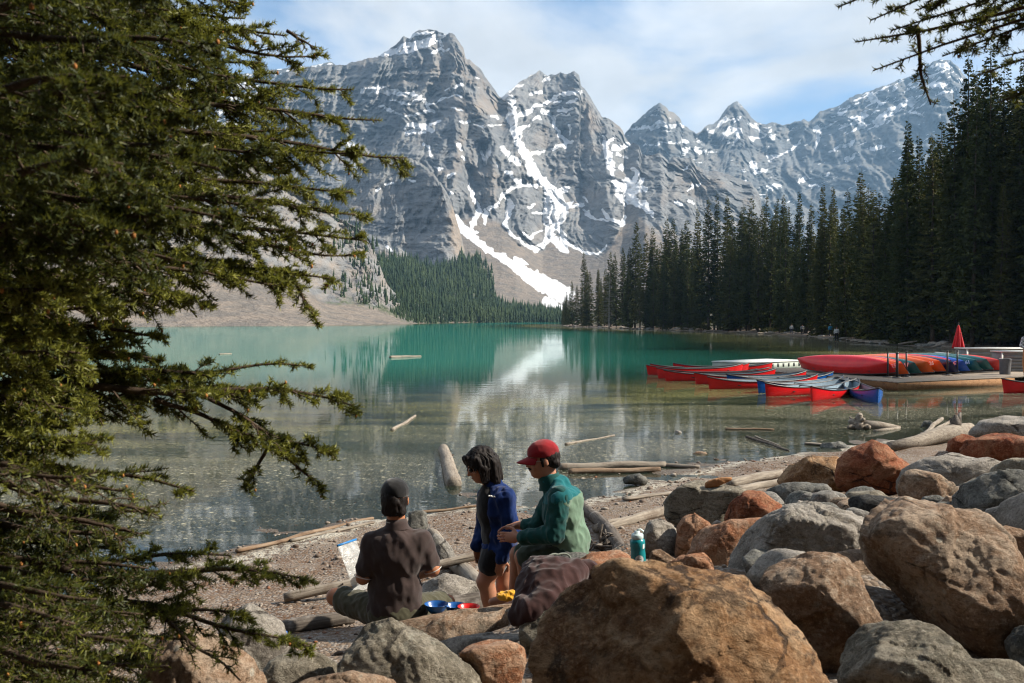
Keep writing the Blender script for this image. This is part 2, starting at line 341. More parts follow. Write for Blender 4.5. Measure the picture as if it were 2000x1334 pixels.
# ------------------------------------------------------------------ mountains
def interp(pts, x, k=1):
    a = np.array(pts, float); return np.interp(x, a[:, 0], a[:, k])
def tent(px, py, lines):
    m = np.zeros(px.shape)
    for amp, ln in lines:
        b = np.zeros(px.shape)
        for (x0, y0, w0), (x1, y1, w1) in zip(ln[:-1], ln[1:]):
            dx, dy = x1 - x0, y1 - y0
            t = np.clip(((px - x0)*dx + (py - y0)*dy)/(dx*dx + dy*dy + 1e-6), 0, 1)
            d = np.hypot(px - x0 - t*dx, py - y0 - t*dy); w = w0 + (w1 - w0)*t
            b = np.maximum(b, np.clip(1 - d/w, 0, 1))
        m += amp*b
    return m
def rock_relief(X, Z, k=1.0, band=62.0, rib=1.0, seed=0.0):
    """metres of depth (+ away); also returns the ledge mask"""
    wx = X + 60*fbm(X/260 + seed, Z/260, 0.5, 3); wz = Z + 26*fbm(X/300, Z/300 + seed, 7.5, 3) + 0.05*X
    t = wz/band + 0.9*perlin(wz/170, seed, 0.3); fr = t - np.floor(t); led = sstep(0.62, 0.98, fr)
    d = band*0.34*(np.floor(t) + led - t)
    t2 = wz/17.0 + 1.2*perlin(X/150, wz/60, seed); f2 = t2 - np.floor(t2)
    d = d + 5.5*(np.floor(t2) + sstep(0.6, 1.0, f2) - t2)
    wy = wx + 18*fbm(X/70, Z/90, 2.5 + seed, 3)
    d = d - 34*k*rib*ridged(wx/210, Z/520, seed, 2) - 25*k*rib*ridged(wy/66, Z/300, 4.0 + seed, 3, 0.6)
    d = d - 9.0*k*ridged(wy/21, Z/70, 2.0 + seed, 3, 0.6) + 5.0*k*fbm(X/10, Z/7, seed, 3, 0.6)
    d = d - d.mean()
    ledge = np.maximum(sstep(0.60, 0.75, fr), 0.45*sstep(0.72, 0.9, f2))
    return d, ledge
def sheet(name, u0, u1, nu, nv, ytop, ybase, Rtop, Rbase, mat, feature, jag=2.2, prof=None, seed=0.0):
    u = np.linspace(u0, u1, nu)
    yt = interp(ytop, u) + jag*fbm(u/9 + seed, 0.5, seed, 4) ; yb = interp(ybase, u)
    rt = interp(Rtop, u); rb = interp(Rbase, u)
    v = np.linspace(0, 1, nv)
    U = np.repeat(u[:, None], nv, 1); PY = yb[:, None] + (yt - yb)[:, None]*v[None, :]
    T = np.repeat(v[None, :], nu, 0)
    S = T if prof is None else prof(U, PY, T)
    R = rb[:, None] + (rt - rb)[:, None]*S
    V = PA(U, PY, R)
    dR, atts = feature(V[..., 0], V[..., 2], U, PY, T)
    edge = sstep(1.0, 0.975, T)*0.8 + 0.2
    V2 = V + (V - np.array([0, 0, CAMH]))*((dR*edge)/R)[..., None]
    # far side of the mountain, falling away behind the crest
    back = []
    for q in (0.03, 0.10, 0.25, 0.5, 1.0):
        b = V2[:, -1].copy(); h = b[:, 2] - 0.0
        b[:, 1] += q*1.2*np.maximum(h, 50); b[:, 2] -= q*(h + 20) ; b[:, 2] += (1 - q)*q*30*fbm(u/30, q*5.0, 1.0, 3); back.append(b[:, None])
    sk = V2[:, 0].copy(); sk[:, :2] *= np.maximum(0.90, 1 - 1.6*(sk[:, 2:3] + 3)/sk[:, 1:2]); sk[:, 2] = np.minimum(sk[:, 2], -1.5)      # foot of the slope
    V3 = np.concatenate([sk[:, None], V2] + back, 1); nb = len(back)
    me = new_mesh(name, V3, grid_faces(nu, nv + nb + 1))
    for k, a in atts.items(): attr(me, k, np.concatenate([a[:, :1] if k != 'green' else a[:, :1]*0 + 1, a] + [a[:, -1:]]*nb, 1))
    o = obj(name, me, mat); tag(o, kind='structure'); return o

def mountain_mat(name, c_dark, c_mid, c_pale, warm):
    M = Mat(name); v = M.coord('Object'); vs = M.coord('Object', (1, 1, 0.16)); vh = M.coord('Object', (0.25, 0.25, 1), rot=(0, 0.04, 0))
    n = M.noise(v, 0.010, 6, 0.6); st = M.noise(vs, 0.045, 6, 0.68); hb = M.math('MULTIPLY', M.math('ADD', M.noise(vh, 0.055, 5, 0.7), M.noise(M.coord('Object', (0.06, 0.06, 1), rot=(0, 0.05, 0)), 0.16, 4, 0.7)), 0.5); fi = M.noise(v, 0.11, 5, 0.7)
    c = M.mix(M.ramp(n, 0.35, 0.65), c_mid, c_pale)  # broad noise mixes mid and pale rock tones
    c = M.mix(M.math('MULTIPLY', M.ramp(hb, 0.47, 0.58), 0.5), c, c_dark)
    c = M.mix(M.math('MULTIPLY', M.ramp(st, 0.52, 0.66), 0.75), c, tuple(x*0.8 for x in c_dark))
    c = M.mix(M.math('MULTIPLY', M.ramp(M.noise(v, 0.006, 4, 0.6), 0.55, 0.72), 0.6), c, warm)
    c = M.mix(M.math('MULTIPLY', M.ramp(fi, 0.35, 0.7), 0.45), c, tuple(x*0.62 for x in c_mid))
    tn = M.attr('warm'); c = M.mix(M.math('MULTIPLY', tn, M.ramp(fi, 0.3, 0.7, 0.5, 1.0)), c, warm)
    scn = M.noise(v, 0.6, 8, 0.85)
    scree = M.mix(M.ramp(M.noise(M.coord('Object', (1, 0.7, 0.3)), 0.07, 6, 0.7), 0.42, 0.58), (0.215, 0.182, 0.152), (0.150, 0.136, 0.122))
    scree = M.mix(M.math('MULTIPLY', M.ramp(scn, 0.48, 0.62), 0.75), scree, (0.095, 0.088, 0.080))
    c = M.mix(M.attr('scree'), c, scree)
    gr = M.attr('green'); c = M.mix(M.math('MULTIPLY', gr, M.ramp(fi, 0.35, 0.6)), c, (0.060, 0.085, 0.035))
    sn = M.math('ADD', M.attr('snow'), M.math('MULTIPLY', M.math('SUBTRACT', fi, 0.5), 0.55))
    sf = M.ramp(sn, 0.44, 0.56)
    c = M.mix(sf, c, (0.66, 0.68, 0.71))
    b = M.bump(M.math('ADD', M.math('ADD', fi, M.math('MULTIPLY', st, 0.7)), M.math('MULTIPLY', hb, 1.5)), 0.8, 5.0)
    return M.done(M.pbr(c, 0.92, b, 0.15))
MT = mountain_mat('mountain_rock', (0.066, 0.074, 0.084), (0.155, 0.163, 0.170), (0.235, 0.240, 0.242), (0.27, 0.222, 0.178))
MT2 = mountain_mat('far_mountain_rock', (0.07, 0.08, 0.092), (0.13, 0.14, 0.148), (0.19, 0.197, 0.20), (0.22, 0.20, 0.175))

SNOW_A = [
 [(752,105,4),(790,95,9),(830,85,9),(860,72,6),(868,68,4)],[(745,108,4),(760,103,5)],[(800,70,3),(820,66,3),(845,62,3)],[(860,82,3),(862,88,3)],[(845,103,3),(855,98,3.5),(875,96,3)],
 [(708,178,5),(740,172,8),(760,178,7),(790,183,4),(820,188,5)],[(735,185,6),(715,183,4)],
 [(762,195,1.5),(785,203,3),(815,199,3.5),(825,195,4),(832,203,3.5),(840,214,3.5),(848,219,3.5)],[(836,205,2),(865,192,2.5),(882,188,2)],[(886,186,1.6),(900,188,1.6)],[(792,228,2),(820,221,3),(845,216,4)],
 [(742,207,2),(765,213,3),(785,226,1.6)],[(872,175,2),(890,168,2.6),(905,164,2.6)],[(880,211,1.2),(905,215,1.2)],
 [(795,245,4),(820,245,6),(845,255,5)],[(792,248,2.5),(793,262,2.5)],[(800,258,3.5),(830,258,3.5)],[(840,243,3),(858,238,2)],
 [(828,280,2.5),(838,288,3.5),(845,302,3.5)],[(895,283,4),(900,290,3.5)],[(900,237,2.5),(918,240,2)],[(925,244,1.3),(980,246,1.3)],[(963,227,3.5),(970,228,3)],
 [(940,295,3),(945,310,4.5),(948,320,3.5),(955,295,3),(958,285,2)],[(980,288,4),(990,300,6)],[(900,305,2),(910,313,2)],[(968,318,3),(975,325,3)],
 [(680,275,6),(695,290,7),(697,330,5),(693,360,5),(685,385,6)],
 [(986,186,9),(1000,200,9),(1001,225,11),(1003,250,9),(1012,275,8),(1028,305,8),(1043,335,9),(1060,355,9),(1075,370,11),(1082,390,20),(1085,410,24),(1085,425,18),(1085,440,8)],
 [(1010,225,5),(1030,220,5),(1045,208,4)],[(1015,255,4),(1032,245,3)],[(1095,372,5),(1112,368,3)],[(1100,405,6),(1115,395,3)],[(1110,405,4),(1140,400,3)],[(1138,385,2),(1148,392,2)],
 [(1085,440,7),(1072,455,6),(1068,470,7),(1058,480,5),(1045,490,4)],[(1090,445,5),(1100,465,6),(1115,480,5),(1135,490,3),(1165,498,2),(1185,480,2)],[(1080,465,7),(1095,480,9),(1105,490,6)],[(1065,420,3),(1067,445,3),(1070,465,4)],
 [(890,425,7),(900,445,9),(925,465,8),(950,485,7),(980,503,8),(1010,522,10),(1040,540,12),(1075,555,12),(1100,568,12),(1112,575,12)],[(1020,540,5),(1060,560,12),(1100,580,12)],[(1070,590,10),(1095,605,10),(1090,615,8)],[(1005,505,3),(1030,515,3)],[(1045,535,3),(1050,530,3)],
 [(935,415,6),(925,435,5),(920,450,4),(935,455,2)],[(948,415,4.5),(946,438,2)],
 [(985,435,6),(990,445,4),(1005,462,3),(1020,475,3),(1045,485,5)],[(1020,355,4),(1000,370,4),(985,380,4),(970,400,4),(955,408,4)],[(985,380,3),(1000,400,6),(990,420,7),(985,435,6)],[(990,335,4),(1005,350,5),(1020,360,4),(1050,362,3)],[(1000,310,7),(1012,318,6)],[(1035,335,3),(1035,345,4)],
 [(915,360,2),(925,385,3),(937,408,3)],[(875,345,3.5),(890,335,2)],[(878,375,3.5),(884,378,3)],[(850,325,2.5),(862,330,3)],[(1020,455,3),(1035,465,4),(1060,450,2)],[(1030,405,3),(1045,400,2)],[(1040,415,3),(1060,417,2)],
 [(1178,412,3),(1190,425,4),(1215,440,4),(1222,425,4)],[(1140,410,2),(1160,425,3),(1185,430,3)],
 [(985,180,3),(1020,165,2)],[(1062,160,2),(1073,152,3.5)],[(1035,182,3),(1055,180,3)],[(1050,207,3.5),(1070,200,3.5),(1085,190,3),(1095,182,2)],[(1102,183,4.5),(1125,182,3),(1136,180,3)],[(1108,202,2),(1128,194,3)],[(1085,200,4),(1092,197,3)],[(1095,215,5),(1120,213,3)],[(1085,226,1.5),(1112,224,2)],
 [(1060,218,4),(1078,225,3),(1080,240,3),(1090,255,4),(1100,268,5),(1108,280,6),(1115,278,4)],[(1080,288,4),(1105,285,4)],[(1110,245,3),(1113,262,2)],[(1037,300,4),(1060,296,3)],[(1040,235,2),(1055,230,3)],
 [(1179,265,3),(1180,283,5),(1187,300,8),(1192,318,9),(1195,340,5)],[(1200,290,6),(1225,285,5)],[(1205,300,3),(1222,310,3)],[(1213,325,6),(1216,330,5)],[(1237,330,6),(1245,340,6),(1240,350,4)],[(1200,355,5),(1225,362,14),(1240,370,12),(1255,352,4)],[(1215,375,9),(1235,390,10),(1258,405,6),(1275,420,3)],[(1245,395,6),(1262,400,5)],[(1205,360,4),(1207,380,4),(1220,400,3)],
 [(1188,280,4),(1200,270,2)],[(1318,396,4),(1330,400,3)],[(1345,372,3),(1355,362,4),(1368,358,3)],[(1345,390,2),(1355,397,3)],[(1255,367,4),(1262,371,3)],[(1336,330,2),(1345,325,2)]]
SNOW_E = [
 [(1232,252,3),(1260,250,4),(1290,243,7),(1310,247,4),(1330,245,2)],[(1255,285,2),(1285,281,2),(1318,279,2),(1350,277,1.5)],[(1335,297,6),(1345,290,4)],[(1360,293,5),(1378,298,3)],[(1385,296,2),(1400,297,1.5)],
 [(1408,240,5),(1420,232,3)],[(1430,232,4),(1443,235,4)],[(1412,258,4),(1445,254,5),(1440,270,4),(1435,280,2)],[(1418,272,2),(1423,280,4)],[(1462,240,2),(1475,248,4),(1490,260,2),(1500,268,2)],[(1515,265,2),(1510,270,3),(1505,255,2)],[(1385,255,3),(1395,260,2)],[(1470,272,3),(1490,268,2)],
 [(1470,320,7),(1480,335,5),(1472,340,4),(1495,332,4)],[(1500,305,5),(1518,308,4)],[(1590,250,6),(1600,258,8),(1597,275,6),(1593,288,3)],[(1605,250,3),(1625,245,3)],[(1640,222,6),(1650,215,4)],[(1660,235,4),(1690,225,6),(1680,245,5),(1670,255,3)],[(1695,185,4),(1712,195,6),(1720,200,5)],
 [(1705,240,4),(1730,225,5),(1760,205,5),(1785,200,7),(1792,195,3)],[(1715,245,5),(1728,235,3)],[(1625,292,3),(1650,285,4),(1670,278,3)],[(1505,310,5),(1530,300,3),(1555,285,3),(1563,265,2)],[(1700,292,4),(1725,287,4)],[(1650,312,3),(1675,303,3)],[(1500,368,5),(1525,363,3)],[(1565,353,3),(1585,348,2)],[(1830,125,6),(1850,130,6)],[(1825,165,5),(1850,162,4)],[(1780,222,3),(1800,222,3)],[(1580,366,3),(1600,362,2)],[(1610,340,2),(1620,338,2)]]

def massif():
    ytop = [(470,300),(520,175),(560,140),(640,126),(668,128),(690,121),(720,114),(740,110),(750,103),(773,88),(788,69),(795,74),(802,74),(804,67),(815,60),(842,56),(855,62),(870,67),(883,64),(888,68),(897,82),(905,95),(910,115),(925,122),(940,135),(948,150),(965,172),(972,187),(980,190),(988,183),(1023,155),(1054,138),(1070,149),(1093,142),(1108,145),(1122,140),(1131,145),(1135,167),(1151,185),(1160,203),(1176,228),(1198,237),(1216,253),(1220,266),(1231,281),(1248,283),(1254,301),(1266,305),(1289,299),(1305,314),(1316,307),(1350,307),(1361,324),(1371,330),(1390,334),(1410,336),(1441,348),(1468,357),(1478,369),(1484,383),(1490,414),(1500,470)]
    ybase = [(520,600),(1500,632)]
    ymid = [(520,470),(880,428),(935,420),(980,432),(992,450),(1020,480),(1050,492),(1062,486),(1080,455),(1092,462),(1110,482),(1140,492),(1170,502),(1195,478),(1213,445),(1222,400),(1240,410),(1262,440),(1300,470),(1500,520)]
    Rt = [(470,2500),(880,2450),(985,2470),(1008,2490),(1060,2740),(1140,2740),(1185,2560),(1216,2560),(1260,2350),(1500,2200)]
    Rb = [(520,1250),(1500,1250)]
    def prof(U, PY, T):
        ym = interp([(520,470),(880,440),(980,450),(1060,475),(1180,478),(1260,455),(1500,520)], U); yb = interp(ybase, U); yt = interp(ytop, U)
        lo = np.clip((yb - PY)/(yb - ym), 0, 1); hi = np.clip((ym - PY)/(ym - yt), 0, 1)
        return 0.42*lo + 0.58*hi**0.95
    gul = [(-40, [(986,186,16),(1002,225,18),(1012,275,16),(1043,335,18),(1075,370,24),(1085,410,34)]),
           (-25, [(1180,260,12),(1190,310,24),(1205,360,26),(1230,385,30)]),(45, [(835,170,45),(845,215,45),(830,260,45)]),(45, [(920,340,18),(935,405,18)]),(45, [(1020,355,16),(990,385,18),(985,430,18)]),(40, [(945,290,14),(948,325,14)]),(35, [(1078,225,14),(1110,280,16)])]
    rid = [(-80, [(905,85,40),(912,140,40),(925,200,42),(960,260,45),(1000,330,40)]),(-75, [(1128,150,36),(1140,215,40),(1160,290,46),(1185,380,50),(1200,440,40)]),(-15, [(1062,145,26),(1058,200,22),(1068,270,26)]),
           (-50, [(900,240,22),(905,300,24),(885,350,26),(880,400,26)]),(-45, [(962,240,20),(960,300,24),(965,380,24)]),(-45, [(1030,385,28),(1030,440,30)]),(-45, [(1120,430,36),(1160,470,36)]),(-40, [(740,130,40),(720,160,40)]),(-50, [(1300,320,36),(1290,400,40)]),(-50, [(1365,330,30),(1420,390,40)]),(-40, [(1470,365,20),(1480,420,30)])]
    def feat(X, Z, U, PY, T):
        ym = interp(ymid, U)
        scr = sstep(-4, 7, PY - ym + 5*fbm(U/25, PY/25, 2.2, 3))
        scr = np.maximum(scr, poly_mask(U, PY, [[(1222,388,4),(1238,430,14),(1255,475,30)],[(1190,510,10),(1205,470,6),(1215,445,4)]], 3))
        d, led = rock_relief(X, Z, 1.0, 62.0, 1.0, 1.0)
        d = d*(1 - 0.93*scr) + (tent(U, PY, gul) + tent(U, PY, rid))*(1 - 0.7*scr) + scr*(2.5*fbm(X/60, Z/14, 3.0, 4) - 5*ridged(X/90 + Z/160, Z/400, 1.0, 2))
        snow = poly_mask(U, PY, SNOW_A, 4.0, 2.0)*1.25
        hi = sstep(300, 120, PY)
        n = fbm(U/13, PY/6, 4.4, 4)
        snow = np.maximum(snow, (1 - scr)*np.clip(led*(0.16 + 0.20*hi) + 0.38*n - 0.16 + 0.06*hi, 0, 0.7))
        snow = np.maximum(snow, (1 - scr)*sstep(0.45, 0.8, fbm(U/9, PY/9, 8.1, 3) + 0.5*fbm(U/70, PY/70, 1.1, 2))*0.47*sstep(240, 330, PY)*sstep(880, 930, U))
        snow = snow - 0.05
        warm = 0.35*sstep(0.0, 0.8, fbm(U/45, PY/45, 6.6, 2))*(1 - scr) + 0.5*poly_mask(U, PY, [[(905,215,18),(960,205,20)],[(905,250,8),(890,330,8)],[(1140,200,10),(1160,250,14)],[(850,165,10),(870,160,14)],[(958,330,10),(960,380,10)]], 6)
        return d, dict(snow=snow, scree=scr, warm=np.clip(warm, 0, 1), green=0*U)
    sheet('mountain_massif', 470, 1500, 540, 350, ytop, ybase, Rt, Rb, MT, feat, prof=prof, seed=3.0)
massif()

def far_range():
    ytop = [(1150,300),(1205,282),(1220,264),(1236,242),(1252,229),(1265,215),(1276,208),(1286,201),(1297,205),(1304,210),(1307,217),(1318,220),(1329,232),(1332,243),(1345,250),(1359,261),(1366,260),(1380,245),(1402,236),(1412,222),(1422,207),(1440,197),(1448,203),(1462,220),(1470,232),(1480,240),(1497,242),(1510,240),(1530,243),(1545,240),(1558,237),(1570,233),(1580,237),(1590,230),(1600,218),(1640,206),(1660,190),(1680,183),(1700,177),(1715,171),(1730,168),(1752,158),(1780,148),(1800,137),(1815,123),(1840,116),(1858,120),(1872,130),(1880,142),(1900,165),(1950,185),(2050,190),(2200,215),(2500,250),(2800,330),(3000,420)]
    ybase = [(1150,560),(3000,560)]
    Rt = [(1150,3700),(1360,3900),(1440,4300),(1600,4600),(3000,4400)]; Rb = [(1150,2900),(1500,3300),(3000,3500)]
    def feat(X, Z, U, PY, T):
        d, led = rock_relief(X, Z, 1.35, 105.0, 0.9, 5.0)
        rid = [(-70,[(1290,205,50),(1300,260,60)]),(-80,[(1440,200,40),(1450,260,60)]),(-60,[(1590,235,30),(1580,300,40)]),(-60,[(1660,195,40),(1650,260,50)]),(-60,[(1730,170,40),(1740,250,60)]),(-60,[(1845,120,40),(1840,200,50)]),(70,[(1362,262,26),(1380,310,40)])]
        d = d + tent(U, PY, rid)
        snow = poly_mask(U, PY, SNOW_E, 5.5, 7.0)
        yt = interp(ytop, U); up = sstep(125, 40, PY - yt)*sstep(1370, 1420, U)
        # snow bands that dip with the strata of the long ridge
        a = PY + 0.42*(U - 1500)*(U > 1500)
        n = fbm(U/26, a/7, 2.9, 4, 0.6) + 0.35*fbm(U/8, PY/8, 1.9, 3)
        snow = np.maximum(snow, sstep(0.12, 0.5, n)*up*0.95*sstep(1560, 1680, U)); snow = np.maximum(snow, sstep(0.42, 0.75, n)*0.65*sstep(60, 15, np.abs(PY - yt - 30)))
        snow = np.maximum(snow, sstep(0.62, 0.85, fbm(U/30, a/4.5, 5.5, 3))*0.7)
        snow = np.maximum(snow, np.clip(led*0.28 + 0.4*fbm(U/10, PY/6, 1.4, 3) - 0.10, 0, 0.6)*0.9)
        warm = 0.5*sstep(0, 0.7, fbm(U/30, PY/30, 3.6, 2)) + 0.5*poly_mask(U, PY, [[(1300,225,12),(1325,232,12)],[(1370,310,14),(1400,320,14)]], 4)
        return d, dict(snow=snow - 0.03, scree=0*U, warm=np.clip(warm, 0, 1), green=0*U)
    sheet('mountain_far_range', 1150, 3000, 640, 190, ytop, ybase, Rt, Rb, MT2, feat, seed=9.0)
far_range()

def far_left_ridge():
    ytop = [(-700,420),(-400,330),(0,230),(200,190),(380,160),(560,132),(610,128),(640,121),(650,123),(660,132),(668,136),(720,170)]; ybase = [(-700,520),(720,420)]
    def feat(X, Z, U, PY, T):
        d, led = rock_relief(X, Z, 1.2, 90, 1, 12.0)
        return d, dict(snow=0.35 + 0.7*fbm(U/8, PY/8, 2.0, 4) + 0.2*led, scree=0*U, warm=0*U, green=0*U)
    sheet('mountain_behind', -700, 720, 260, 80, ytop, ybase, [(-700,3300),(720,3600)], [(-700,2700),(720,3000)], MT2, feat, seed=4.0)
far_left_ridge()

def buttress():
    ytop = [(600,420),(660,380),(690,340),(705,318),(725,310),(760,306),(790,306),(812,314),(835,328),(855,350),(872,375),(882,395),(890,425),(898,450),(906,485),(918,520),(930,545)]
    ybase = [(600,560),(930,560)]
    def feat(X, Z, U, PY, T):
        d, led = rock_relief(X, Z, 0.55, 24.0, 0.8, 21.0)
        d = d + tent(U, PY, [(-90,[(860,360,70),(885,440,80),(895,500,80)]),(-40,[(760,320,50),(770,420,60)])])
        snow = poly_mask(U, PY, [[(800,352,2.5),(812,354,2)],[(735,372,3),(742,369,2)],[(752,362,2),(768,356,2)],[(755,482,3),(765,490,3)]], 2.0)
        warm = poly_mask(U, PY, [[(886,410,10),(892,470,14),(900,490,10)]], 4) + 0.2*sstep(0, 0.7, fbm(U/30, PY/30, 1.6, 2))
        grn = sstep(350, 300, PY)*0.6*sstep(0.0, 0.5, fbm(U/14, PY/14, 7.0, 3))
        scr = sstep(0, 20, PY - 478 - 0.1*(U - 700) + 8*fbm(U/20, PY/20, 1.0, 3))*sstep(800, 760, U)
        return d*(1 - 0.8*scr), dict(snow=snow, scree=scr, warm=np.clip(warm, 0, 1), green=np.clip(grn, 0, 1))
    sheet('mountain_buttress', 600, 930, 240, 200, ytop, ybase, [(600,1500),(760,1550),(930,1350)], [(600,1150),(930,1200)], MT, feat, jag=3.0, seed=6.0)
buttress()

def left_wall():
    """pale rock wall, scree fan and rock apron on the left shore"""
    ytop = [(-260,60),(0,120),(200,190),(380,270),(520,340),(600,385),(660,425),(690,440),(712,455),(722,470),(735,500),(748,535),(760,560),(790,590),(815,622)]
    ybase = [(-260,641.2),(0,640.5),(330,637.5),(600,636.5),(815,632.6)]
    ymid = [(-260,330),(0,420),(200,470),(380,505),(500,530),(560,552),(620,582),(640,590),(700,592),(760,604),(815,630)]
    Rb = [(-260,270),(0,277),(330,340),(600,366),(700,440),(815,530)]; Rt = [(-260,560),(0,580),(330,640),(600,680),(700,720),(815,700)]
    def prof(U, PY, T):
        ym = interp(ymid, U); yb = interp(ybase, U); yt = interp(ytop, U)
        lo = np.clip((yb - PY)/(yb - ym), 0, 1); hi = np.clip((ym - PY)/np.maximum(ym - yt, 1), 0, 1)
        return 0.55*lo + 0.45*hi
    def feat(X, Z, U, PY, T):
        ym = interp(ymid, U)
        scr = sstep(-3, 6, PY - ym + 7*fbm(U/20, PY/20, 2.2, 3))
        d, led = rock_relief(X*2.6, Z*2.0, 0.9, 40.0, 1.0, 31.0)
        d = d*0.55*(1 - 0.95*scr) + scr*(1.0*fbm(X/6, Z/3, 3.0, 4) - 2.0*ridged(X/40 + Z/30, Z/90, 1.0, 3)) + scr*sstep(620, 680, U)*2.0*fbm(X/2.5, Z/1.5, 9.0, 3)
        warm = (1 - scr)*(0.3 + 0.5*fbm(U/20, PY/20, 4.4, 3))
        grn = 0.8*poly_mask(U, PY, [[(640,590,4),(690,588,6),(740,600,5),(800,626,4)]], 4)
        return d, dict(snow=0*U, scree=scr, warm=np.clip(warm, 0, 1), green=grn)
    sheet('mountain_left_wall', -260, 815, 280, 170, ytop, ybase, Rt, Rb, MT, feat, jag=1.5, prof=prof, seed=8.0)
left_wall()

def forest_hill():
    ytop = [(560,630),(640,580),(690,520),(715,500),(735,506),(770,508),(820,520),(870,530),(900,508),(925,505),(943,528),(955,560),(962,590),(985,606),(1020,613),(1060,619),(1090,624),(1110,629)]
    ybase = [(560,640),(800,633),(890,631),(1110,630)]
    Rt = [(560,700),(700,960),(900,1120),(960,1050),(1110,900)]; Rb = [(560,560),(800,560),(890,690),(1110,720)]
    V = []
    def feat(X, Z, U, PY, T):
        return 6*fbm(X/60, Z/60, 2.0, 3), dict(snow=0*U, scree=0*U + 0.35, warm=0*U, green=0*U + 1.0)
    o = sheet('hillside', 560, 1110, 160, 80, ytop, ybase, Rt, Rb, MT, feat, jag=1.0, seed=2.0)
    return o
forest_hill()
# ------------------------------------------------------------------ foliage materials
def foliage_mat(name, c1, c2, c3=None, scale=0.6, trans=0.12, rough=0.75):
    M = Mat(name); v = M.coord('Object', rand=True)
    n = M.noise(v, scale, 4, 0.65); oi = M.n('ShaderNodeObjectInfo')
    c = M.mix(M.ramp(n, 0.32, 0.68), c1, c2)
    if c3: c = M.mix(M.math('MULTIPLY', M.ramp(oi.outputs['Random'], 0.45, 1.0), 0.7), c, c3)
    d = M.pbr(c, rough, None, 0.12)
    t = M.n('ShaderNodeBsdfTranslucent'); M.put(t.inputs[0], M.mix(0.5, c, (0.10, 0.13, 0.02)))
    mx = M.n('ShaderNodeMixShader'); mx.inputs[0].default_value = trans; M.l(d, mx.inputs[1]); M.l(t.outputs[0], mx.inputs[2])
    return M.done(mx.outputs[0])
SPRUCE = foliage_mat('spruce_needles_far', (0.026, 0.036, 0.011), (0.062, 0.072, 0.020), (0.095, 0.090, 0.024), 0.35)
SPRUCE_Y = foliage_mat('spruce_needles_yellow', (0.09, 0.095, 0.026), (0.16, 0.15, 0.045), None, 0.5)
WOOD_FAR = foliage_mat('distant_wood_needles', (0.012, 0.027, 0.012), (0.036, 0.056, 0.022), None, 0.02, 0.05)
BARK = simple_mat('spruce_bark', (0.075, 0.058, 0.045), 0.9, 0.1, 0.4, 6, 0.01, bscale=25)
DEADW = simple_mat('dead_grey_wood', (0.27, 0.25, 0.23), 0.9, 0.1, 0.3, 4)

def tris_from(c, d, n, L, W):
    """narrow leaf-shaped quads: centre roots c, direction d, side n"""
    a = c - n*W*0.5; b = c + n*W*0.5; m = c + d*L
    q = np.stack([c, c + d*L*0.5 - n*W*0.5, m, c + d*L*0.5 + n*W*0.5], 1)
    return q.reshape(-1, 3), np.arange(len(c)*4).reshape(-1, 4)
def tube(pts, rad, seg=6, cap=True):
    """tapered tube along pts -> V, F(quads)"""
    pts = np.asarray(pts, float); rad = np.asarray(rad, float); n = len(pts)
    tg = np.gradient(pts, axis=0); tg /= np.linalg.norm(tg, axis=1)[:, None] + 1e-9
    ref = np.array([0.0, 0, 1]) if abs(tg[:, 2]).mean() < 0.8 else np.array([1.0, 0, 0])
    s = np.cross(tg, ref); s /= np.linalg.norm(s, axis=1)[:, None] + 1e-9; u = np.cross(s, tg)
    a = np.linspace(0, 2*np.pi, seg, endpoint=False)
    V = pts[:, None] + rad[:, None, None]*(np.cos(a)[None, :, None]*s[:, None] + np.sin(a)[None, :, None]*u[:, None])
    V = V.reshape(-1, 3); F = []
    i = np.arange(n - 1)[:, None]*seg; j = np.arange(seg)[None, :]; k = (j + 1) % seg
    F = np.stack([i + j, i + k, i + seg + k, i + seg + j], -1).reshape(-1, 4)
    if cap:
        V = np.concatenate([V, pts[:1], pts[-1:]]); e = len(V)
        jj = np.arange(seg); kk = (jj + 1) % seg
        F = np.concatenate([F, np.stack([jj, kk*0 + e - 2, e - 2 + kk*0, kk], 1)[:, [0, 3, 1, 1]][:, [0, 1, 2, 2]]]) if False else F
        T = np.concatenate([np.stack([kk, jj, jj*0 + e - 2], 1), np.stack([(n - 1)*seg + jj, (n - 1)*seg + kk, jj*0 + e - 1], 1)])
        return V, F, T
    return V, F, np.zeros((0, 3), int)
class Acc:
    def __init__(s): s.V = []; s.Q = []; s.T = []; s.n = 0
    def add(s, V, Q=None, T=None):
        V = np.asarray(V, float).reshape(-1, 3)
        if Q is not None and len(Q): s.Q.append(np.asarray(Q) + s.n)
        if T is not None and len(T): s.T.append(np.asarray(T) + s.n)
        s.V.append(V); s.n += len(V); return s
    def tube(s, pts, rad, seg=6, cap=True): return s.add(*tube(pts, rad, seg, cap))
    def mesh(s, name, smooth=False):
        F = ([np.concatenate(s.Q)] if s.Q else []) + ([np.concatenate(s.T)] if s.T else [])
        return new_mesh(name, np.concatenate(s.V), F, smooth)

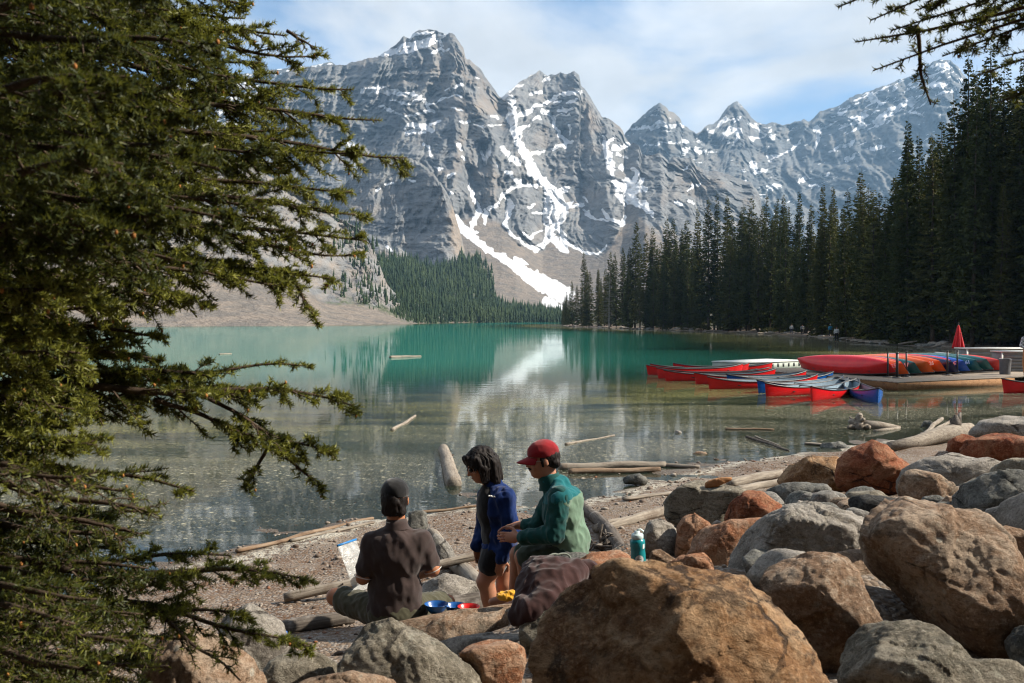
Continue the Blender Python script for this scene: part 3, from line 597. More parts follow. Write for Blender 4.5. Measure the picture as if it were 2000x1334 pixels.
def spruce_meshes(seed, H=22.0, W=2.6, bare=0.08, dens=1.0, dead=False):
    rs = np.random.RandomState(seed)
    tr = Acc(); k = 10
    hz = np.linspace(0, H, k); bend = np.cumsum(rs.normal(0, 0.05, (k, 2)), 0); bend[0] = 0
    tp = np.c_[bend*0.6, hz]; tp[0, 2] = -0.6
    tr.tube(tp, np.linspace(0.010*H, 0.012, k), 6)
    C = []; D = []; N = []; LL = []; WW = []
    z = H*bare
    while z < H*0.995:
        f = (z - H*bare)/(H*(1 - bare)); prof = (1 - f)**0.72*(0.55 + 0.45*min(1, f*5 + 0.25))
        nb = int(rs.randint(4, 7)*(1 if f < 0.9 else 0.7)) + 1
        for b in range(nb):
            if rs.rand() < 0.10: continue
            L = W*prof*rs.uniform(0.55, 1.15) + 0.10
            az = rs.uniform(0, 2*np.pi); dr = 0.25 - 0.75*(1 - f)*rs.uniform(0.5, 1.1)
            dirv = np.array([math.cos(az), math.sin(az), 0]); side = np.array([-math.sin(az), math.cos(az), 0])
            c0 = np.array([np.interp(z, hz, tp[:, 0]), np.interp(z, hz, tp[:, 1]), z])
            if dead:
                if rs.rand() < 0.6: tr.tube([c0, c0 + dirv*L*0.5 + np.array([0, 0, dr*L*0.3]), c0 + dirv*L + np.array([0, 0, dr*L*0.9])], [0.035, 0.022, 0.008], 4, False)
                continue
            if L > 0.8 and rs.rand() < 0.35: tr.tube([c0, c0 + dirv*L*0.6 + np.array([0, 0, dr*L*0.4])], [0.03, 0.012], 3, False)
            m = max(3, int(L*14*dens)); t = rs.uniform(0.12, 1.0, m)
            pc = c0 + np.outer(t*L, dirv) + np.outer(dr*L*t**1.4, [0, 0, 1.0]) + np.outer(np.where(t > 0.75, (t - 0.75)*0.5*L, 0), [0, 0, 1.0])
            sd = rs.choice([-1, 1], m)
            dd = dirv*0.65 + np.outer(sd*rs.uniform(0.2, 1.1, m), side) + np.outer(rs.uniform(-0.75, 0.12, m), [0, 0, 1.0]); dd /= np.linalg.norm(dd, axis=1)[:, None]
            nn = np.cross(dd, rs.normal(0, 1, (m, 3)) + np.array([0, 0, 0.9])); nn /= np.linalg.norm(nn, axis=1)[:, None]
            ll = rs.uniform(0.30, 0.62, m)*(0.55 + 0.45*(1 - f))*(1.15 - 0.4*t)
            C.append(pc); D.append(dd); N.append(nn); LL.append(ll); WW.append(ll*rs.uniform(0.42, 0.7, m))
        z += rs.uniform(0.20, 0.42)*(0.7 + 0.5*(1 - f))
    tm = tr.mesh('spruce_trunk', True)
    if dead: return tm, None
    C = np.concatenate(C); D = np.concatenate(D); N = np.concatenate(N); LL = np.concatenate(LL)[:, None]; WW = np.concatenate(WW)[:, None]
    V, Q = tris_from(C, D, N, LL, WW)
    # leader shoot
    a = Acc(); a.add(V, Q); a.tube([tp[-1] - [0, 0, 0.5], tp[-1] + [0, 0, 0.35]], [0.03, 0.01], 3)
    return tm, a.mesh('spruce_crown')

def build_forest():
    rs = np.random.RandomState(5)
    var = [spruce_meshes(100 + i, 22 + (i % 3 - 1)*1.5, [2.1, 2.6, 1.8, 2.9, 2.3, 2.0, 2.7, 3.1][i], [0.05, 0.1, 0.04, 0.07, 0.12, 0.05, 0.08, 0.03][i], 1.25) for i in range(8)]
    for t, c in var: t.materials.append(BARK); c.materials.append(SPRUCE)
    def tree(x, y, h, vi, label, group, name='spruce_tree', mat=None, cat='tree'):
        t, c = var[vi]; s = h/22.0
        if mat is not None:
            c = c.copy(); c.materials.clear(); c.materials.append(mat)
        e = empty(name, (x, y, gh(x, y)), (rs.normal(0, 0.012), rs.normal(0, 0.012), rs.uniform(0, 6.28))); e.scale = (s*rs.uniform(0.88, 1.12), s*rs.uniform(0.88, 1.12), s)
        obj('trunk', t, None, e); obj('crown', c, None, e)
        tag(e, label, cat, group)
    def zone(px):
        return ['at the forest tip where the lake narrows', 'left of centre in the lakeside forest', 'in the middle of the lakeside forest', 'behind the far hikers on the right shore', 'behind the overturned canoes', 'behind the closed parasol and grey boxes'][int(np.searchsorted([1235, 1390, 1530, 1680, 1850], px))]
    # hand-read silhouettes: top pixel (x, y) and distance row
    tops = [(1103,575),(1118,540),(1127,555),(1142,490),(1152,520),(1168,525),(1180,515),(1193,478),(1204,480),(1216,470),(1228,490),(1240,430),(1250,460),(1262,452),(1275,428),(1290,470),(1303,408),(1315,425),(1330,455),(1340,410),(1352,470),(1362,388),(1375,440),(1384,385),(1395,460),(1402,390),(1414,430),(1424,395),(1435,400),(1445,380),(1458,430),(1466,382),(1478,430),(1488,380),(1497,395),(1512,410),(1520,400),(1530,395),(1540,400),(1552,430),(1565,388),(1575,410),(1585,395),(1598,420),(1606,375),(1618,410),(1628,380),(1640,430),(1652,348),(1661,400),(1673,330),(1682,370),(1692,362),(1703,400),(1716,370),(1728,380),(1742,318),(1752,340),(1765,260),(1773,258),(1785,330),(1798,285),(1810,232),(1822,260),(1835,230),(1846,240),(1858,200),(1868,185),(1880,215),(1890,135),(1903,165),(1914,105),(1925,95),(1937,150),(1950,165),(1962,120),(1978,140),(1995,110),(2015,90),(2040,120)]
    def shore_R(px): return float(np.interp(px, [1094,1110,1250,1400,1560,1700,1880,2050], [440,324,243,194,152,103,80,74]))
    for i, (px, py) in enumerate(tops):
        R = shore_R(px) + rs.uniform(6, 15)*(1 if px < 1700 else 0.6)
        x = (px - 1000)/FPX*R; ztop = CAMH + (HOR - py)/FPX*R
        h = (ztop - gh(x, R))/1.016
        if px > 1880: lab, grp = 'tall dark spruce towering at the right edge of the forest', 'tallest spruces at the right edge'
        elif px < 1235: lab, grp = 'slender dark spruce near the forest tip where the lake narrows', 'spruces at the far forest tip'
        else: lab = 'tall dark spruce topping the skyline ' + zone(px); grp = 'skyline spruces ' + zone(px)
        tree(x, R, h, rs.randint(8), lab, grp)
    # fill rows in front (shorter) and behind
    n = 0
    while n < 170:
        px = rs.uniform(1098, 2060); 
        if rs.rand() > (0.45 if px < 1250 else 1): continue
        R0 = shore_R(px); back = rs.rand() < 0.45
        R = R0 + (rs.uniform(15, 34) if back else rs.uniform(1.5, 9))
        x = (px - 1000)/FPX*R; g = gh(x, R)
        top = np.interp(px, [t[0] for t in tops], [t[1] for t in tops])
        ztop = CAMH + (HOR - top)/FPX*R; hmax = ztop - g
        h = hmax*rs.uniform(0.72, 0.93) if back else hmax*min(0.92, abs(rs.normal(0.58, 0.2)) + 0.16)
        if h < 2.0: continue
        w = 'dark spruce of middling height ' if h/hmax > 0.5 and not back else ('dark spruce in the rear rows ' if back else 'small young spruce ')
        lab = w + zone(px); grp = w + zone(px)
        tree(x, R, h, rs.randint(8), lab, grp); n += 1
    R = shore_R(1700) + 3.0; x = (1703 - 1000)/FPX*R
    tree(x, R, (CAMH + (HOR - 372)/FPX*R - gh(x, R)), 7, 'pale yellow green conifer standing among the dark spruces', None, 'larch_tree', SPRUCE_Y)
    # bare grey tree at the forest tip
    tm, _ = spruce_meshes(300, 17, 2.6, 0.15, 1.0, True); tm.materials.append(DEADW)
    R = 262; x = (1190 - 1000)/FPX*R; e = empty('dead_tree', (x, R, gh(x, R))); obj('trunk', tm, None, e); e.scale = (1.2, 1.2, 0.85)
    tag(e, 'bare pale grey dead tree near the forest tip', 'tree')
    # unseen spruces behind and left of the viewpoint, added to block sky light
    for i, (x, y) in enumerate([(-7,-4),(-4.5,-6),(-2,-4.5),(0.5,-6.5),(2.5,-4.5),(5,-6),(7.5,-4.5),(10,-6.5),(-9.5,-2),(-11,2),(-9,-8),(-6,-9),(-3,-10),(0,-11),(3.5,-9),(6.5,-10),(9,-9),(13,-5),(-7,1),(-8.5,4.5),(-6.5,-2),(-10,6)]):
        tree(x, y, rs.uniform(15, 20), i % 8, 'unseen spruce on the rock pile behind the viewpoint, added to block the sky', 'added sky blocking spruces behind the viewpoint')
    for i in range(22):
        x = rs.uniform(50, 85); y = rs.uniform(12, 70); tree(x, y, rs.uniform(14, 20), i % 8, 'spruce on the wooded bank beyond the right edge', 'spruces beyond the right edge')
    # shrubs on the right bank
    for i, (px, dR, s) in enumerate([(1150,3,2.0),(1305,4,2.4),(1345,3,3.0),(1372,4,2.6),(1500,4,2.2),(1540,5,2.0),(1600,5,2.2),(1660,5,2.4),(1715,5,2.6),(1770,5,2.4),(1815,5,2.4)]):
        R = shore_R(px) + dR; x = (px - 1000)/FPX*R
        V, Q = [], []
        m = 420; p = rs.normal(0, 1, (m, 3)); p /= np.linalg.norm(p, axis=1)[:, None]; p *= rs.uniform(0.5, 1.0, (m, 1))**0.5; p[:, 2] = np.abs(p[:, 2])*0.75; p *= s*0.5*(1 + 0.3*fbm(p[:, 0]*2 + i, p[:, 1]*2, p[:, 2]*2, 2))[:, None]; p[:, :2] *= 1.25
        d = p/np.linalg.norm(p, axis=1)[:, None] + rs.normal(0, 0.6, (m, 3)); d /= np.linalg.norm(d, axis=1)[:, None]; nn = np.cross(d, rs.normal(0, 1, (m, 3))); nn /= np.linalg.norm(nn, axis=1)[:, None]
        V, Q = tris_from(p, d, nn, rs.uniform(0.18, 0.4, (m, 1)), rs.uniform(0.12, 0.25, (m, 1)))
        e = empty('shrub', (x, R, gh(x, R)))
        obj('foliage', new_mesh('shrub_foliage', V, Q), SHRUB, e)
        a = Acc()
        for k in range(5): a.tube([[0, 0, -0.2], p[k*7]*0.5, p[k*7]*0.9], [0.04, 0.03, 0.01], 4)
        obj('stem', a.mesh('shrub_stem'), BARK, e)
        tag(e, 'olive green shrub on the right bank below the spruces', 'shrub', 'shrubs along the right bank')
SHRUB = foliage_mat('shrub_leaves', (0.030, 0.036, 0.012), (0.065, 0.066, 0.022), (0.085, 0.078, 0.030), 1.2)
build_forest()

def build_far_wood():
    """distant wood on the hillside: far too many small trees to count"""
    rs = np.random.RandomState(11)
    pts = []
    def sample(name, n, keep, cols):
        me = bpy.data.objects[name].data; V = np.empty(len(me.vertices)*3, np.float32); me.vertices.foreach_get('co', V); V = V.reshape(-1, 3)
        px, py = proj(V); ok = keep(px, py) & (V[:, 1] < cols)
        V = V[ok]; i = rs.randint(0, len(V), n); j = V[i] + rs.normal(0, 4, (n, 3))*[1, 1, 0.1]; pts.append(j)
    # top edge of the hillside polygon keeps its back slope free
    hm = bpy.data.objects['hillside'].data
    sample('hillside', 8500, lambda px, py: (px > 655), 1135)
    sample('mountain_left_wall', 330, lambda px, py: (px > 655) & (px < 815) & (py > 455 + 0.9*(px - 700)) & (py < 618 + (px - 800)*0.25) & (fbm(px/22, py/30, 3.0, 2) > 0.05), 800)
    sample('mountain_buttress', 160, lambda px, py: (py > 505) & (px > 760), 1500)
    p = np.concatenate(pts); n = len(p)
    h = np.clip(rs.lognormal(1.95, 0.35, n), 3, 15)*np.clip(p[:, 1]/900, 0.7, 1.1); r = h*rs.uniform(0.13, 0.18, n)
    V = []; T = []; off = 0; seg = 5
    a = np.linspace(0, 2*np.pi, seg, endpoint=False)
    for (z0, z1, rr) in [(0.05, 0.5, 1.0), (0.28, 0.75, 0.78), (0.52, 1.0, 0.5)]:
        ang = a[None, :] + rs.uniform(0, 6.28, (n, 1)); rad = r[:, None]*rr*rs.uniform(0.6, 1.25, (n, seg))
        ring = np.stack([p[:, 0:1] + rad*np.cos(ang), p[:, 1:2] + rad*np.sin(ang), p[:, 2:3] + h[:, None]*(z0 + rs.uniform(-0.05, 0.05, (n, seg)))], -1)
        top = p + np.stack([rs.normal(0, 0.1, n), rs.normal(0, 0.1, n), h*z1], -1)
        W = np.concatenate([ring, top[:, None]], 1).reshape(-1, 3); V.append(W)
        b = (np.arange(n)*(seg + 1))[:, None]; j = np.arange(seg)[None, :]
        T.append(np.stack([b + j, b + (j + 1) % seg, b + seg + 0*j], -1).reshape(-1, 3) + off); off += len(W)
    o = obj('distant_wood', new_mesh('distant_wood', np.concatenate(V), np.concatenate(T)), WOOD_FAR)
    tag(o, 'dense dark green conifer wood covering the hillside below the mountains', 'wood', kind='stuff')
build_far_wood()

def build_haze():
    lo = Vector((-9500, -9500, -120)); hi = Vector((9500, 9500, 1400))
    V = [(x, y, z) for x in (lo.x, hi.x) for y in (lo.y, hi.y) for z in (lo.z, hi.z)]
    F = [(0,1,3,2),(4,6,7,5),(0,4,5,1),(2,3,7,6),(0,2,6,4),(1,5,7,3)]
    M = Mat('haze_air'); pv = M.n('ShaderNodeVolumePrincipled'); pv.inputs['Color'].default_value = (0.36, 0.64, 1.0, 1); pv.inputs['Density'].default_value = HAZE_D; pv.inputs['Anisotropy'].default_value = 0.1
    M.l(pv.outputs[0], M.out.inputs['Volume'])
    o = obj('haze', new_mesh('haze', np.array(V), np.array(F)), M.m); tag(o, 'pale bluish mountain haze over the lake valley', 'haze', kind='stuff')
HAZE_D = 8.0e-5
build_haze()
# ------------------------------------------------------------------ boulders
def rock_mat(name, c1, c2, c3, dark=(0.05, 0.04, 0.032), lichen=0.3, stain=0.5, spots=0.3):
    c1, c2, c3 = [tuple(x*0.80 for x in c) for c in (c1, c2, c3)]
    M = Mat(name); v = M.coord('Object', rand=True); vs = M.coord('Object', (1.0, 1.0, 2.6), rot=(0.5, 0.3, 0.2), rand=True)
    big = M.noise(v, 1.8, 6, 0.6, 0.5); mot = M.noise(v, 5.0, 12, 0.74, 0.3); st = M.noise(vs, 5, 9, 0.68, 0.8); fine = M.noise(v, 60, 6, 0.72)
    c = M.mix(M.ramp(big, 0.38, 0.62), c1, c2)
    c = M.mix(M.ramp(mot, 0.46, 0.58), c, c3)
    c = M.mix(M.math('MULTIPLY', M.ramp(mot, 0.46, 0.36), 0.65), c, tuple(x*0.42 for x in c1))
    c = M.mix(M.math('MULTIPLY', M.ramp(st, 0.50, 0.62), 0.55), c, tuple(x*0.55 for x in c2))
    sn = M.noise(v, 2.4, 8, 0.72, 0.7); c = M.mix(M.math('MULTIPLY', M.ramp(sn, 0.53, 0.60), stain), c, dark)
    lv = M.voro(v, 13, 'F1', 'Distance'); lr = M.sep(M.voro(v, 13, 'F1', 'Color'))[0]
    ln = M.noise(v, 14, 8, 0.8); lz = M.noise(v, 2.1, 4, 0.6)
    c = M.mix(M.math('MULTIPLY', M.math('MULTIPLY', M.ramp(ln, 0.52, 0.60), M.ramp(lz, 0.48, 0.60)), lichen), c, (0.33, 0.33, 0.27))
    c = M.mix(M.math('MULTIPLY', M.math('MULTIPLY', M.ramp(ln, 0.46, 0.38), M.ramp(lz, 0.52, 0.42)), lichen*0.9), c, (0.055, 0.058, 0.040))
    sp = M.math('MULTIPLY', M.ramp(M.math('ADD', lv, M.math('MULTIPLY', M.math('SUBTRACT', fine, 0.5), 0.12)), 0.22, 0.17), M.math('GREATER_THAN', lr, 0.90)); c = M.mix(M.math('MULTIPLY', sp, spots), c, (0.38, 0.38, 0.33))
    c = M.mix(M.math('MULTIPLY', M.ramp(fine, 0.52, 0.66), 0.55), c, tuple(min(0.6, x*1.5) for x in c3))
    c = M.mix(M.math('MULTIPLY', M.ramp(fine, 0.47, 0.34), 0.65), c, tuple(x*0.35 for x in c1))
    crk = M.voro(M.coord('Object', (1, 1, 2.2), rot=(0.7, 0.2, 0.9), rand=True), 2.0, 'DISTANCE_TO_EDGE', 'Distance')
    cf = M.math('MULTIPLY', M.ramp(M.math('ADD', crk, M.math('MULTIPLY', M.math('SUBTRACT', mot, 0.5), 0.22)), 0.022, 0.0), M.ramp(big, 0.48, 0.60))
    c = M.mix(M.math('MULTIPLY', cf, 0.75), c, (0.014, 0.011, 0.010))
    h = M.math('ADD', M.math('ADD', M.math('MULTIPLY', mot, 1.0), M.math('MULTIPLY', fine, 0.30)), M.math('ADD', M.math('MULTIPLY', st, 0.8), M.math('MULTIPLY', cf, -0.5)))
    b = M.bump(h, 0.95, 0.032)
    return M.done(M.pbr(c, 0.86, b, 0.22))
ROCK = {
 'rust': rock_mat('rusty_boulder', (0.195, 0.095, 0.042), (0.29, 0.155, 0.070), (0.40, 0.262, 0.15), (0.022, 0.014, 0.010), 0.15, 0.75, 0.1),
 'tan': rock_mat('tan_boulder', (0.235, 0.142, 0.085), (0.33, 0.222, 0.148), (0.40, 0.31, 0.23), (0.042, 0.036, 0.028), 0.30, 0.6, 0.55),
 'orange': rock_mat('orange_boulder', (0.29, 0.118, 0.055), (0.36, 0.175, 0.092), (0.42, 0.262, 0.17), (0.075, 0.045, 0.03), 0.25, 0.35, 0.1),
 'red': rock_mat('red_boulder', (0.235, 0.062, 0.026), (0.29, 0.095, 0.042), (0.33, 0.155, 0.085), (0.05, 0.020, 0.014), 0.12, 0.5, 0.05),
 'grey': rock_mat('grey_boulder', (0.175, 0.165, 0.150), (0.245, 0.23, 0.21), (0.31, 0.295, 0.27), (0.06, 0.058, 0.05), 0.30, 0.4, 0.25),
 'pale': rock_mat('pale_boulder', (0.25, 0.225, 0.195), (0.32, 0.29, 0.25), (0.38, 0.35, 0.31), (0.09, 0.08, 0.065), 0.25, 0.3, 0.3),
 'slate': rock_mat('slate_boulder', (0.105, 0.108, 0.10), (0.16, 0.16, 0.148), (0.215, 0.21, 0.19), (0.035, 0.037, 0.034), 0.35, 0.55, 0.25),
 'dark': rock_mat('dark_boulder', (0.028, 0.028, 0.028), (0.045, 0.045, 0.044), (0.07, 0.068, 0.064), (0.012, 0.012, 0.012), 0.1, 0.4, 0.1),
 'lichen': rock_mat('lichen_boulder', (0.165, 0.145, 0.110), (0.24, 0.21, 0.16), (0.31, 0.28, 0.225), (0.05, 0.048, 0.036), 0.5, 0.55, 0.9),
}
_ico = {}
def ico(level):
    if level not in _ico:
        bm = bmesh.new(); bmesh.ops.create_icosphere(bm, subdivisions=level, radius=1.0)
        bm.verts.ensure_lookup_table()
        V = np.array([v.co[:] for v in bm.verts]); F = np.array([[v.index for v in f.verts] for f in bm.faces]); bm.free()
        _ico[level] = (V/np.linalg.norm(V, axis=1)[:, None], F)
    return _ico[level]
def rock_shape(N, rho, depth, seed, cuts=(), ncut=9, rough=1.0, soft=48.0, strat=None, size=1.0):
    """N unit directions in (right, up, toward-viewer) axes -> radial points"""
    rs = np.random.RandomState(seed)
    th = np.arctan2(N[:, 1], N[:, 0]); k = np.hypot(N[:, 0], N[:, 1])
    r0 = rho(th); pw = 2.6
    r = ((k/r0)**pw + (np.abs(N[:, 2])/depth)**pw)**(-1/pw)
    acc = (1.0/r)**soft
    base = (np.mean(r0) + depth)/2
    for i in range(ncut):
        p = rs.normal(0, 1, 3); p[2] = p[2]*1.2 + 0.35; p /= np.linalg.norm(p)
        ex = np.max(r*(N @ p)); acc += (np.maximum(N @ p, 1e-4)/(ex*rs.uniform(0.64, 0.88)))**soft
    for i in range(16):
        p = rs.normal(0, 1, 3); p /= np.linalg.norm(p); ex = np.max(r*(N @ p)); acc += (np.maximum(N @ p, 1e-4)/(ex*rs.uniform(0.84, 0.97)))**soft
    for (a, b, c, f) in cuts:
        p = np.array([a, b, c], float); p /= np.linalg.norm(p); ex = np.max(r*(N @ p)); acc += (np.maximum(N @ p, 1e-4)/(ex*f))**soft
    r = acc**(-1/soft)
    V = N*r[:, None]
    # stretch each bearing so that the outline keeps its traced reach
    kk = np.hypot(V[:, 0], V[:, 1]); bi = ((th + np.pi)/(2*np.pi)*36).astype(int) % 36; mx = np.zeros(36); np.maximum.at(mx, bi, kk)
    tc = -np.pi + (np.arange(36) + 0.5)*2*np.pi/36; ra = np.clip(rho(tc)/np.maximum(mx, 1e-6), 0.9, 1.5); ra = (np.roll(ra, 1) + ra + np.roll(ra, -1))/3
    sc = np.interp(th, np.r_[tc[-1] - 2*np.pi, tc, tc[0] + 2*np.pi], np.r_[ra[-1], ra, ra[0]]); V[:, 0] *= sc; V[:, 1] *= sc
    s = base
    ax = strat if strat is not None else rs.normal(0, 1, 3); ax = np.asarray(ax, float); ax /= np.linalg.norm(ax)
    q = V/s; o = rs.uniform(0, 50, 3)
    lay = q @ ax
    d = 0.020*fbm(q[:, 0]*1.5 + o[0], q[:, 1]*1.5 + o[1], q[:, 2]*1.5 + o[2], 4, 0.5)
    # broken facets: a tilted plane for every fracture cell
    wq = q + 0.05*np.stack([fbm(q[:, 0]*3 + o[i], q[:, 1]*3, q[:, 2]*3 + i, 3) for i in range(3)], 1)
    for K, am in ((12, 0.16), (40, 0.06)):
        sd = rs.normal(0, 1, (K, 3)); sd = sd/np.linalg.norm(sd, axis=1)[:, None]*rs.uniform(0.7, 1.2, (K, 1)); tl = rs.normal(0, 1, (K, 3))
        d2 = -2*wq @ sd.T + (sd**2).sum(1)[None]; kk = np.argmin(d2, 1)
        d += am*np.clip(np.sum(tl[kk]*(wq - sd[kk]), 1), -0.5, 0.5)*0.5
    w = fbm(q[:, 0]*2 + o[1], q[:, 1]*2, q[:, 2]*2 + o[0], 3)
    lt = lay*4.2 + 0.55*w; d += 0.022*(np.abs(2*(lt - np.floor(lt)) - 1)**0.5 - 0.6)
    d -= 0.035*np.maximum(0, ridged(q[:, 0]*2.6 + o[2], q[:, 1]*2.6 + o[0], q[:, 2]*2.6 - o[1], 3) - 0.95)
    d += 0.008*ridged(q[:, 0]*8 + o[2], q[:, 1]*8 + o[1], q[:, 2]*8 + o[0], 3, 0.55)
    return V*(1 + rough*d)[:, None]
def boulder(poly, d, kind, label, depth=0.85, seed=None, level=5, cuts=(), ncut=9, rough=1.0, name='boulder', group=None, strat=None, down=0.0):
    poly = np.array(poly, float); seed = seed if seed is not None else int(abs(poly.sum())) % 9973
    A = poly; B = np.roll(poly, -1, 0); cr = A[:, 0]*B[:, 1] - B[:, 0]*A[:, 1]; ar = cr.sum()/2
    cx = ((A[:, 0] + B[:, 0])*cr).sum()/(6*ar); cy = ((A[:, 1] + B[:, 1])*cr).sum()/(6*ar)
    c = P(cx, cy, d); f = (c - Vector((0, 0, CAMH))).normalized(); right = f.cross(Vector((0, 0, 1))).normalized(); up = right.cross(f).normalized()
    sc = d/FPX/f.y
    loc = np.stack([(poly[:, 0] - cx)*sc, -(poly[:, 1] - cy)*sc], 1)
    # radial outline by ray / segment intersection
    ths = np.linspace(-np.pi, np.pi, 181); rr = np.zeros(181)
    for i, t in enumerate(ths):
        dx, dy = math.cos(t), math.sin(t); best = 0
        for (x0, y0), (x1, y1) in zip(loc, np.roll(loc, -1, 0)):
            ex, ey = x1 - x0, y1 - y0; den = dx*ey - dy*ex
            if abs(den) < 1e-12: continue
            u = (x0*ey - y0*ex)/den; w = (x0*dy - y0*dx)/den
            if u > 0 and -1e-6 <= w <= 1 + 1e-6: best = max(best, u)
        rr[i] = best
    kern = np.array([1, 2, 3, 2, 1.0]); kern /= kern.sum(); rr = np.convolve(np.r_[rr[-5:-1], rr, rr[1:5]], kern, 'same')[4:-4]
    rr *= 0.985 if d > 4.6 else 0.955
    if down: rr = rr*(1 + down*np.maximum(0, -np.sin(ths))**2)
    rho = lambda th: np.interp(th, ths, rr)
    N, F = ico(level)
    V = rock_shape(N, rho, depth*rr.mean(), seed, cuts, ncut, rough, strat=strat)
    R = np.array([right[:], up[:], (-f)[:]])
    W = V @ R
    # let the rock reach down to the ground or into the rocks below it
    g = gh(c.x, c.y); zmin = W[:, 2].min()
    if c.z + zmin > g - 0.05:
        k = min(1.45, (c.z - g + 0.07)/max(1e-3, -zmin)); lo = W[:, 2] < 0; W[lo, 2] *= k
        W[lo, :2] *= (1 + 0.10*(k - 1)*np.clip(-W[lo, 2]/(-zmin*k), 0, 1))[:, None]
    me = new_mesh(name, W, F, True)
    o = obj(name, me, ROCK[kind], loc=c)
    # push the centre away so that the front stays at its own distance
    tag(o, label, 'boulder' if name == 'boulder' else 'rock', group); return o

def build_boulders():
    b = boulder
    b([(1045,1334),(1040,1240),(1060,1200),(1095,1170),(1130,1150),(1200,1108),(1240,1104),(1330,1108),(1390,1112),(1440,1125),(1490,1160),(1530,1220),(1560,1270),(1615,1334),(1600,1420),(1330,1470),(1080,1450)], 3.05, 'rust', 'huge rusty brown boulder filling the bottom centre foreground', 0.75, 11, 6, [(-0.55,0.05,0.85,0.72),(0.75,0.25,0.6,0.80),(0.1,1,0.5,0.93)], 5, 1.25, strat=(0.75,-0.6,0.2))
    b([(1480,1140),(1530,1100),(1580,1083),(1625,1080),(1650,1090),(1670,1115),(1690,1160),(1715,1210),(1735,1245),(1700,1290),(1610,1300),(1560,1270),(1515,1200)], 3.95, 'tan', 'brown boulder with shadowed front behind the huge rusty boulder', 0.8, 12, 6, [(-0.25,-0.25,0.9,0.75),(-0.1,0.9,0.5,0.90),(0.8,0.2,0.5,0.85)], 5, down=0.25)
    b([(1682,1070),(1690,1045),(1720,1015),(1745,992),(1790,985),(1850,990),(1905,1000),(1950,1045),(1985,1095),(2030,1150),(2040,1185),(2000,1230),(1970,1258),(1920,1275),(1850,1240),(1790,1195),(1730,1150),(1695,1110)], 4.3, 'tan', 'large tan slab boulder with a dark lichen spotted underside at right', 0.72, 13, 6, [(-0.62,-0.62,0.62,0.70),(0.35,0.62,0.75,0.80)], 4, 1.1, strat=(0.6,0.75,-0.2))
    b([(1705,1045),(1703,1010),(1722,985),(1750,975),(1785,983),(1780,1010),(1740,1040)], 4.75, 'orange', 'rounded orange lump behind the large tan slab boulder', 0.8, 14, 5)
    b([(1665,1334),(1680,1262),(1710,1245),(1760,1235),(1790,1213),(1840,1240),(1890,1285),(1960,1275),(2020,1345),(2000,1430),(1690,1430)], 3.45, 'lichen', 'grey brown boulder with a saddle shaped top in the bottom right corner', 0.75, 15, 6, [(-0.2,-0.5,0.85,0.75),(0.1,0.8,0.6,0.88)], 5)
    b([(1972,1262),(2005,1232),(2070,1240),(2070,1360),(2000,1345)], 3.9, 'slate', 'dark boulder cut by the right edge below the tan slab', 0.8, 16, 5)
    b([(1428,1112),(1450,1065),(1490,1020),(1540,990),(1600,984),(1660,992),(1690,1010),(1704,1038),(1685,1080),(1640,1120),(1560,1160),(1480,1150)], 5.2, 'pale', 'large pale grey boulder with a wrinkled top in the rock pile', 0.75, 17, 6, [(0.15,0.85,0.55,0.86),(-0.6,-0.1,0.8,0.85)], 6, 1.3, down=0.3)
    b([(1338,1100),(1350,1060),(1380,1030),(1430,1015),(1500,1010),(1485,1045),(1455,1075),(1425,1115),(1380,1118)], 5.85, 'orange', 'long orange boulder left of the large pale grey one', 0.8, 18, 5, [(0.1,0.9,0.5,0.88)], 6, down=0.3)
    b([(1325,1072),(1321,1030),(1335,1010),(1355,1003),(1392,1026),(1372,1050),(1345,1085)], 6.3, 'orange', 'small rounded orange boulder against the long orange one', 0.8, 19, 5, down=0.5)
    b([(1253,1085),(1254,1040),(1270,1020),(1295,1014),(1318,1028),(1326,1060),(1320,1092),(1290,1100)], 6.4, 'pale', 'egg shaped pale speckled boulder just right of the teal bottle', 0.8, 20, 5, down=0.3)
    b([(1262,1108),(1272,1080),(1285,1073),(1310,1084),(1326,1096),(1305,1114),(1280,1118)], 5.2, 'tan', 'small pointed brown rock beside the foot of the teal bottle', 0.8, 21, 5)
    b([(1285,1115),(1330,1086),(1372,1079),(1396,1105),(1390,1125),(1340,1130)], 4.95, 'orange', 'low pinkish rock behind the crest of the huge rusty boulder', 0.9, 22, 5)
    b([(1300,1022),(1300,980),(1312,958),(1360,941),(1420,943),(1468,955),(1445,975),(1434,1005),(1425,1035),(1350,1035)], 8.6, 'lichen', 'square brown block with a flat top and black shadowed front', 0.9, 23, 5, [(-0.1,-0.1,1,0.62),(0,0.9,0.45,0.86)], 3, 0.9)
    b([(1416,1022),(1430,980),(1460,958),(1490,960),(1529,990),(1515,1020),(1470,1025)], 7.9, 'red', 'triangular red boulder right of the square brown block', 0.8, 24, 5, down=0.2)
    b([(1634,935),(1645,900),(1665,880),(1700,863),(1720,865),(1745,885),(1771,910),(1766,938),(1745,960),(1690,972),(1650,960)], 10.4, 'red', 'big deep red boulder standing tall near the water', 0.85, 25, 5, [(-0.35,-0.35,0.85,0.80),(0.2,0.6,0.7,0.86)], 6, 1.2)
    b([(1523,945),(1545,910),(1590,891),(1632,893),(1648,912),(1645,958),(1580,962)], 11.0, 'rust', 'dark boulder with an orange crest left of the deep red boulder', 0.8, 26, 5, [(-0.2,0,1,0.75)], 5, 1.3)
    b([(1488,970),(1520,946),(1570,940),(1622,948),(1628,965),(1590,985),(1530,992),(1500,990)], 9.5, 'slate', 'low blue grey boulder in front of the orange crested one', 0.8, 27, 5)
